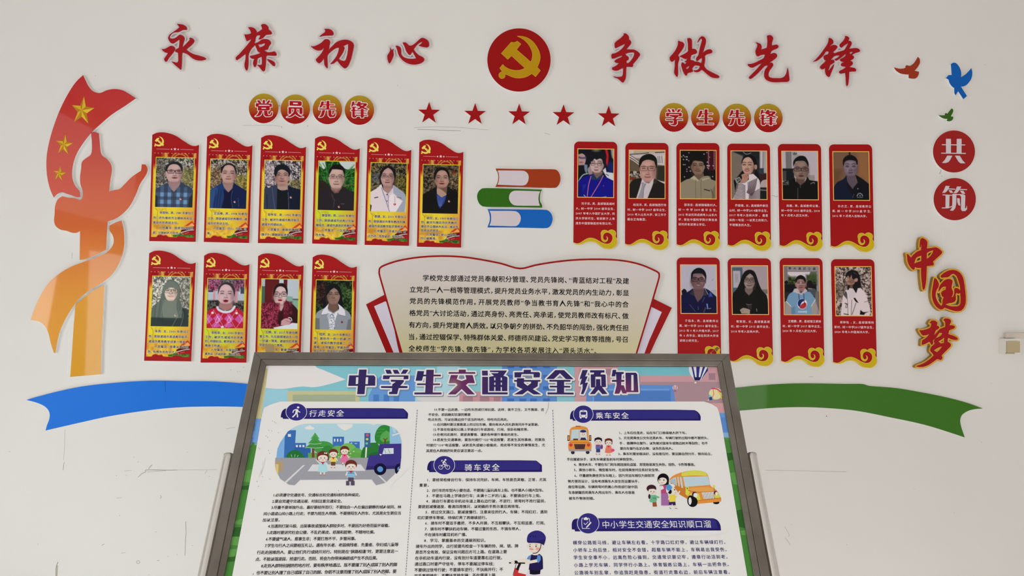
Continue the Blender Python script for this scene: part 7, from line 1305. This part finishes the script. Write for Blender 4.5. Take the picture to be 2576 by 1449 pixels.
def kid(T, x, y, s, hair, shirt, low, girl=False, arm=None, hs=1.0):
    o = [el(T, SK, x - 22 * s, y + 165 * s, 8 * s, 22 * s), el(T, SK, x + 14 * s, y + 165 * s, 8 * s, 22 * s), el(T, (190, 120, 100), x - 24 * s, y + 186 * s, 12 * s, 6 * s), el(T, (190, 120, 100), x + 16 * s, y + 186 * s, 12 * s, 6 * s)]
    if girl: o += [pp(T, shirt, (x - 34 * s, y + 52 * s), (x + 34 * s, y + 52 * s), (x + 44 * s, y + 100 * s), (x + 50 * s, y + 150 * s), (x, y + 158 * s), (x - 52 * s, y + 150 * s), (x - 44 * s, y + 100 * s))]
    else: o += [pp(T, low, (x - 28 * s, y + 100 * s), (x + 28 * s, y + 100 * s), (x + 26 * s, y + 160 * s), (x - 30 * s, y + 160 * s)), pp(T, shirt, (x - 34 * s, y + 52 * s), (x + 34 * s, y + 52 * s), (x + 40 * s, y + 112 * s), (x - 38 * s, y + 112 * s))]
    o += [ln(T, SK, 13 * s, (x - 36 * s, y + 62 * s), (x - 52 * s, y + 100 * s)), ln(T, SK, 13 * s, (x + 36 * s, y + 62 * s), (x + 56 * s, y + 100 * s))] if arm is None else [ln(T, SK, 13 * s, (x - 36 * s, y + 62 * s), arm), ln(T, SK, 13 * s, (x + 36 * s, y + 62 * s), (x + 58 * s, y + 108 * s))]
    o += [el(T, hair, x, y - 8 * s, 60 * s * hs, 50 * s * hs)]
    if girl: o += [rc(T, hair, x - 60 * s * hs, y - 8 * s, x + 60 * s * hs, y + 34 * s)]
    o += [el(T, SK, x, y + 12 * s, 50 * s * hs, 40 * s * hs), pp(T, hair, (x - 55 * s, y + 4 * s), (x - 50 * s, y - 36 * s), (x, y - 50 * s), (x + 50 * s, y - 36 * s), (x + 55 * s, y + 4 * s), (x + 30 * s, y - 14 * s), (x - 20 * s, y - 16 * s))]
    for e in (-18, 18): o.append(el(T, (40, 26, 28), x + e * s, y + 12 * s, 5 * s, 6 * s))
    o += [el(T, (232, 160, 156), x - 32 * s, y + 26 * s, 9 * s, 6 * s), el(T, (232, 160, 156), x + 32 * s, y + 26 * s, 9 * s, 6 * s), ln(T, (150, 60, 60), 3.5 * s, (x - 10 * s, y + 30 * s), (x, y + 35 * s), (x + 10 * s, y + 30 * s)), q(T, SC_, (x - 24 * s, y + 52 * s), (x + 24 * s, y + 52 * s), (x + 4 * s, y + 70 * s), (x + 12 * s, y + 86 * s), (x, y + 74 * s), (x - 12 * s, y + 86 * s), (x - 4 * s, y + 70 * s))]
    return o
A += kid(z1, 1718, 1168, .86, HB, (216, 116, 162), None, True) + [el(z1, (206, 216, 150), x, y, 8, 6) for x, y in ((1650, 1205), (1785, 1205), (1770, 1175), (1820, 1180), (1655, 1240), (1775, 1240))]
A += kid(z1, 1592, 1200, .86, HB, (232, 208, 106), (112, 72, 42)); A += kid(z1, 1475, 1240, 1.1, HB, (166, 212, 224), None, True, (1400, 1268)) + [q(z1, (236, 214, 214), (1490,1188),(1502,1196),(1524,1190),(1520,1210),(1503,1202),(1490,1208)), ln(z1, (150, 90, 90), 12, (1420, 1180), (1408, 1215)), ln(z1, (110, 170, 90), 6, (1385, 1190), (1400, 1250))]
A += kid(z4, 1900, 98, 1.15, HB, (98, 166, 208), (84, 78, 98)) + [ln(z4, (214, 230, 238), 7, (1850, y), (1948, y + 2)) for y in (205, 228)] + [rc(z4, (84, 78, 98), 1842, 275, 1880, 327), rc(z4, (84, 78, 98), 1898, 275, 1940, 327)]
bprint('street_illustration', A, 0.0020, step=4e-6)
# ---- illustration: bus and waiting children
OR, OY, WN = (218, 144, 66), (206, 208, 86), (184, 206, 216)
Bz = [el(z3, (52, 46, 60), 182, 1192, 21, 19), el(z3, (52, 46, 60), 348, 1190, 21, 19), rc(z3, (40, 34, 40), 122, 1000, 146, 1062), rc(z3, (40, 34, 40), 364, 998, 388, 1062), rc(z3, OR, 128, 1008, 140, 1052), rc(z3, OR, 370, 1006, 382, 1052),
 pp(z3, OR, (133,1165),(132,1095),(150,1062),(147,950),(162,918),(215,900),(300,900),(343,918),(357,950),(360,1062),(388,1092),(388,1165)), rc(z3, (196, 90, 50), 214, 893, 270, 906), q(z3, WN, (168,938),(250,934),(250,1052),(160,1052)), q(z3, WN, (256,934),(335,938),(345,1052),(256,1052)), rc(z3, (90, 60, 54), 186, 1036, 240, 1054),
 el(z3, SK, 298, 990, 32, 32), pp(z3, (44, 50, 110), (262,962),(268,944),(298,938),(328,944),(334,962),(298,970)), pp(z3, (44, 46, 78), (262,1052),(275,1026),(320,1026),(336,1052)), el(z3, (36, 28, 34), 288, 988, 4, 5), el(z3, (36, 28, 34), 310, 988, 4, 5), ln(z3, (120, 40, 40), 3, (290, 1004), (306, 1004)),
 ln(z3, (176, 108, 50), 5, (134, 1082), (386, 1082)), el(z3, (196, 60, 60), 160, 1108, 19, 18), el(z3, (196, 60, 60), 357, 1108, 19, 18), pp(z3, (74, 52, 58), (196,1098),(324,1098),(312,1155),(208,1155)), rc(z3, (150, 156, 168), 138, 1160, 388, 1178)]
Bz += kid(z3, 466, 1062, .80, (40, 30, 40), (88, 104, 170), (64, 66, 120), False, (420, 1085), .86) + [el(z3, (120, 60, 110), 506, 1128, 12, 26)]
Bz += kid(z3, 582, 1072, .80, HB, (226, 120, 100), None, True, None, .84) + [el(z3, (206, 80, 130), 628, 1166, 20, 16)]
bprint('bus_stop_illustration', Bz, 0.0020, step=4e-6)
# ---- illustration: boarding the school bus
LN_ = (110, 70, 40)
Cz = [el(z6, (24, 22, 26), 1725, 490, 34, 18), pp(z6, OR, (1212,245),(1260,200),(1350,165),(1450,145),(1540,145),(1618,172),(1640,210),(1664,310),(1705,340),(1742,372),(1762,420),(1778,448),(1776,480),(1480,506),(1450,490),(1420,456),(1330,402),(1300,360),(1215,262)),
 q(z6, (196, 122, 50), (1212,250),(1300,362),(1330,404),(1420,456),(1400,330),(1350,300),(1300,280)), pp(z6, OY, (1350,205),(1352,168),(1450,145),(1540,145),(1612,170),(1630,203),(1490,198)), q(z6, WN, (1365,212),(1635,207),(1657,300),(1388,322)), q(z6, WN, (1215,245),(1290,215),(1300,310),(1225,272)), q(z6, WN, (1305,215),(1318,212),(1332,320),(1316,312)), q(z6, WN, (1330,215),(1350,215),(1368,335),(1348,328))]
for x in (1235, 1255, 1275): Cz.append(ln(z6, LN_, 4, (x, 235), (x + 8, 300)))
Cz += [q(z6, (230, 160, 84), (1400,345),(1450,330),(1640,322),(1700,342),(1708,372),(1560,376),(1470,372)), ln(z6, LN_, 3, (1400, 345), (1470, 372), (1560, 376), (1708, 372)), q(z6, OY, (1395,345),(1440,375),(1420,420),(1392,400)), pp(z6, OY, (1420,440),(1440,400),(1490,375),(1540,400),(1555,460),(1480,470)), pp(z6, OY, (1700,400),(1740,375),(1762,410),(1762,440),(1710,440))]
Cz += [q(z6, (232, 232, 230), (1566,380),(1694,376),(1706,446),(1592,452))] + [ln(z6, (90, 80, 80), 4, (1578 + k * 16, 382), (1598 + k * 15, 450)) for k in range(8)] + [pp(z6, OR, (1475,476),(1776,441),(1778,476),(1482,508)), ln(z6, LN_, 3, (1475, 476), (1776, 441))]
Cz += [el(z6, (88, 40, 66), 1490, 404, 28, 32), el(z6, (236, 236, 232), 1500, 412, 22, 26), el(z6, (88, 40, 66), 1718, 386, 18, 22), el(z6, (236, 236, 232), 1727, 394, 14, 18), el(z6, (24, 22, 26), 1470, 482, 54, 56), el(z6, (24, 22, 26), 1448, 470, 36, 58), el(z6, (226, 226, 226), 1442, 474, 17, 40), el(z6, OY, 1411, 338, 18, 22), el(z6, (96, 120, 60), 1412, 338, 7, 9), el(z6, OY, 1700, 317, 12, 15), ln(z6, LN_, 4, (1700, 332), (1704, 372))]
# woman
Cz += [el(z6, (28, 24, 28), 1152, 238, 62, 62), rc(z6, (28, 24, 28), 1150, 240, 1212, 300), el(z6, SK, 1146, 256, 46, 40), pp(z6, (28, 24, 28), (1094,250),(1105,205),(1150,180),(1200,210),(1208,260),(1170,225),(1130,222)), el(z6, (36, 28, 30), 1115, 245, 6, 7), el(z6, (36, 28, 30), 1160, 248, 6, 7), ln(z6, (190, 60, 60), 4, (1125, 272), (1140, 278), (1152, 272)),
 pp(z6, (156, 108, 162), (1130,385),(1198,385),(1215,460),(1222,522),(1130,522)), pp(z6, (176, 74, 126), (1112,305),(1185,300),(1200,345),(1195,392),(1130,392),(1125,340)), pp(z6, (222, 216, 220), (1112,312),(1150,310),(1160,340),(1130,355),(1108,340)), ln(z6, SK, 15, (1122, 350), (1115, 400), (1122, 430)), el(z6, (234, 226, 222), 1155, 532, 16, 8)]
# girl on the left
Cz += [pp(z6, (152, 82, 50), (1035,470),(1075,470),(1085,535),(1040,540)), pp(z6, (108, 180, 140), (1010,410),(1075,408),(1085,450),(1075,486),(1015,488)), ln(z6, (108, 180, 140), 17, (1075, 425), (1110, 436)), ln(z6, (108, 180, 140), 15, (1018, 430), (1010, 480)), el(z6, SK, 1118, 432, 9, 9), el(z6, (62, 36, 46), 1025, 338, 52, 40), el(z6, (62, 36, 46), 1003, 425, 12, 26), el(z6, SK, 1035, 368, 42, 36), pp(z6, (62, 36, 46), (975,350),(990,315),(1030,298),(1070,320),(1078,355),(1050,342),(1010,345)), el(z6, (36, 28, 30), 1020, 372, 5, 6), el(z6, (36, 28, 30), 1052, 374, 5, 6), ln(z6, (190, 60, 60), 4, (1030, 392), (1045, 390)), el(z6, (226, 222, 218), 1055, 542, 18, 8), el(z6, (226, 222, 218), 1076, 540, 14, 7)]
# boy with a cap
Cz += [ln(z6, SK, 13, (1230, 515), (1236, 545)), ln(z6, SK, 13, (1272, 515), (1280, 545)), pp(z6, (60, 42, 92), (1215,475),(1282,475),(1288,518),(1258,522),(1250,500),(1240,520),(1212,515)), pp(z6, (222, 204, 74), (1215,408),(1280,405),(1302,430),(1285,440),(1280,482),(1218,484)), ln(z6, SK, 14, (1285, 420), (1318, 390), (1330, 365)), ln(z6, SK, 13, (1218, 430), (1210, 460)), el(z6, SK, 1258, 372, 42, 34), el(z6, (28, 24, 28), 1225, 372, 20, 26), pp(z6, (226, 228, 232), (1186,380),(1186,320),(1215,292),(1262,292),(1285,315),(1250,330),(1200,385)), pp(z6, (76, 148, 208), (1190,300),(1225,294),(1252,325),(1235,350),(1205,365),(1186,340)), el(z6, (36, 28, 30), 1275, 352, 6, 8), ln(z6, (190, 60, 60), 4, (1278, 388), (1292, 382)), el(z6, (226, 226, 222), 1230, 552, 24, 14), ln(z6, (40, 110, 60), 6, (1218, 545), (1240, 560)), el(z6, (226, 226, 222), 1292, 552, 24, 12), ln(z6, (190, 50, 50), 6, (1278, 552), (1305, 556))]
bprint('school_bus_illustration', Cz, 0.0020, step=4e-6)
text_obj('shirt_number', BP, [ln1(z6, '12', 1043, 1070, 442, 442, 6.5)], 0.0026, mat((60, 40, 40), .5), sheet, .02)
# ---- illustration: boy on a bicycle
HL, NV, RDB = (50, 46, 120), (38, 32, 80), (194, 54, 54)
Dz = [pp(z5, RDB, (1338,1350),(1385,1362),(1372,1408),(1500,1436),(1545,1440),(1535,1500),(1420,1490),(1310,1470),(1325,1400)), ln(z5, (34, 30, 34), 30, (1395, 1296), (1360, 1375)), ln(z5, (34, 30, 34), 6, (1350, 1300), (1310, 1440)), pp(z5, (214, 206, 226), (1470,1420),(1495,1375),(1520,1390),(1530,1440),(1640,1430),(1640,1500),(1470,1500)),
 pp(z5, (24, 22, 38), (1512,1360),(1650,1350),(1640,1425),(1560,1432),(1515,1425)), pp(z5, NV, (1535,1185),(1580,1196),(1635,1180),(1668,1215),(1677,1360),(1640,1378),(1502,1372),(1520,1250)), pp(z5, (92, 140, 204), (1478,1242),(1500,1208),(1535,1188),(1515,1250)), pp(z5, (92, 140, 204), (1612,1190),(1645,1200),(1648,1250),(1620,1290),(1595,1262)), ln(z5, SK, 34, (1480, 1250), (1400, 1268), (1315, 1280)), ln(z5, SK, 36, (1605, 1262), (1540, 1275), (1478, 1285)), ln(z5, (26, 24, 28), 15, (1262, 1288), (1460, 1292)), el(z5, (26, 24, 28), 1345, 1278, 24, 18), el(z5, SK, 1308, 1280, 24, 20), el(z5, SK, 1482, 1284, 26, 20),
 rc(z5, SK, 1560, 1150, 1610, 1195), el(z5, SK, 1500, 1085, 18, 24), el(z5, SK, 1668, 1090, 18, 24), pp(z5, (244, 212, 200), (1500,1060),(1520,1020),(1640,1020),(1660,1080),(1650,1130),(1615,1165),(1570,1172),(1520,1145),(1500,1100)), el(z5, (236, 158, 152), 1530, 1118, 20, 16), el(z5, (236, 158, 152), 1612, 1118, 24, 18), el(z5, (34, 26, 30), 1518, 1088, 6, 9), el(z5, (34, 26, 30), 1592, 1088, 7, 10), ln(z5, (34, 26, 30), 5, (1510, 1066), (1530, 1062)), ln(z5, (34, 26, 30), 5, (1582, 1064), (1608, 1070)), ln(z5, (214, 150, 140), 4, (1552, 1095), (1556, 1104)), ln(z5, (150, 50, 50), 5, (1542, 1122), (1550, 1126), (1560, 1122)),
 ln(z5, (26, 24, 34), 9, (1655, 1040), (1640, 1120), (1600, 1165), (1550, 1172)), pp(z5, HL, (1480,1005),(1495,945),(1550,905),(1615,895),(1675,920),(1710,975),(1702,1030),(1685,1075),(1655,1055),(1560,1035),(1500,1045),(1484,1030)), pp(z5, (40, 36, 96), (1480,1010),(1560,1030),(1700,1000),(1702,1030),(1685,1075),(1655,1055),(1560,1045),(1500,1045),(1484,1035)), ln(z5, (24, 22, 60), 8, (1522, 975), (1528, 952)), ln(z5, (24, 22, 60), 8, (1552, 952), (1560, 975)), ln(z5, (24, 22, 60), 8, (1580, 952), (1586, 972))]
bprint('cyclist_illustration', Dz, 0.0020, step=4e-6)
# specks, scratches and a tear in the laminate
Sp = []
for p in ((912, 840), (935, 850), (950, 862), (870, 945), (905, 950), (838, 1008), (858, 1022), (880, 1062), (980, 970), (868, 1170), (880, 1200), (760, 1140), (770, 1152)): Sp.append(el(z1, (120, 118, 118), p[0], p[1], 4, 3.4))
for p in ((875, 225), (812, 282), (828, 337), (780, 492), (1755, 388), (960, 255)): Sp.append(el(z4, (110, 106, 100), p[0], p[1], 4, 4))
Sp += [ln(z2, (140, 138, 140), 5, (2262, 890), (2255, 980), (2210, 1080)), ln(z2, (90, 100, 120), 4, (2258, 640), (2262, 760), (2250, 880)), ln(z4, (120, 116, 110), 4, (2080, 1268), (2140, 1290)), ln(z4, (130, 126, 120), 4, (2240, 1340), (2310, 1362)), ln(z4, (120, 110, 90), 4, (1180, 500), (1170, 530), (1190, 545)), ln(z1, (120, 116, 120), 4, (905, 92), (912, 108))]
for a_, b_, c_ in (((1020, 820), (1200, 860), (1400, 870)), ((1400, 870), (1700, 850), (1860, 790))): Sp.append(ln(z6, (226, 227, 229), 14, a_, b_, c_))
for a_, b_, c_ in (((800, 1300), (790, 1360), (780, 1440)), ((2250, 1000), (2380, 960), (2480, 900))): Sp.append(ln(z1, (224, 225, 227), 14, a_, b_, c_))
Sp += [ln(z4, (224, 225, 227), 12, (2560, 130), (2470, 220), (2390, 290), (2370, 350), (2440, 340)), ln(z4, (224, 225, 227), 10, (900, 10), (880, 120), (820, 240))]
sp = bprint('surface_scratches', Sp, 0.0024, step=0); sp['kind'] = 'stuff'
# ---- steel tubes beside the board, legs and feet
STEEL = bpy.data.materials.new('polished_steel'); STEEL.use_nodes = True; b = STEEL.node_tree.nodes['Principled BSDF']
b.inputs['Base Color'].default_value = (0.86, 0.85, 0.83, 1); b.inputs['Metallic'].default_value = 1.0; b.inputs['Roughness'].default_value = 0.12
def tube(name, path, r, m, parent, n=24, cap=True):
    P = [V(p) for p in path]; verts, faces = [], []
    t0 = (P[1] - P[0]).normalized(); nx = t0.orthogonal().normalized()
    for i, p in enumerate(P):
        tg = ((P[min(i + 1, len(P) - 1)] - P[max(i - 1, 0)])).normalized()
        nx = (nx - tg * nx.dot(tg)).normalized(); ny = tg.cross(nx)
        for k in range(n):
            a = 2 * math.pi * k / n; verts.append(p + (nx * math.cos(a) + ny * math.sin(a)) * r)
    for i in range(len(P) - 1):
        for k in range(n):
            faces.append([i * n + k, i * n + (k + 1) % n, (i + 1) * n + (k + 1) % n, (i + 1) * n + k])
    faces += [list(range(n))[::-1], [(len(P) - 1) * n + k for k in range(n)]]
    o = mesh_obj(name, [tuple(v) for v in verts], faces, m, parent)
    for pl in o.data.polygons:
        if len(pl.vertices) == 4: pl.use_smooth = True
    return o
rt_ = 0.0122
for sgn, X in ((-1, xl - rt_ - 0.0006), (1, xr + rt_ + 0.0006)):
    tt = BP.px([(573, 1139.5) if sgn < 0 else (1897, 1138)], rt_ * 0.6)[0][1]
    top = BP.to3(X, tt, -0.003); low = BP.to3(X, ybot - 0.05, -0.003)
    foot = V((low.x, low.y + 0.02, 0.03))
    pts = [top, top - b_up * 0.01]
    pts += [top + (low - top) * k for k in (.3, .6, .9)]
    for k in range(1, 9):                     # bend from the slope into the vertical
        u = k / 8; c0, c1, c2_ = low - (low - top).normalized() * 0.06, low, low + (foot - low).normalized() * 0.06
        pts.append(c0 * (1 - u) ** 2 + c1 * 2 * u * (1 - u) + c2_ * u * u)
    pts.append(foot)
    tube('side_tube', pts, rt_, STEEL, t)
    e = tube('tube_end', [top + b_up * 0.0008, top + b_up * 0.0012], rt_ * .86, mat((96, 90, 82), .5), t)
    y_ = foot.y
    v, f = box_geo(foot.x - 0.02, y_ - 0.22, 0.0, foot.x + 0.02, y_ + 0.34, 0.03); mesh_obj('foot_bar', v, f, STEEL, t)
a_ = BP.to3(xl - rt_, ybot - 0.05, -0.003); b_ = BP.to3(xr + rt_, ybot - 0.05, -0.003)
tube('cross_tube', [V((a_.x, a_.y + 0.01, 0.30)), V((b_.x, b_.y + 0.01, 0.30))], 0.0115, STEEL, t)
for fx in (.22, .78):
    p = BP.to3(xl + (xr - xl) * fx, ybot - 0.002, -0.01); tube('support_tube', [p, V((p.x, a_.y + (b_.y - a_.y) * fx + 0.01, 0.30))], 0.008, STEEL, t)
# the helper used for lettering is not part of the scene
bpy.data.objects.remove(_to, do_unlink=True)
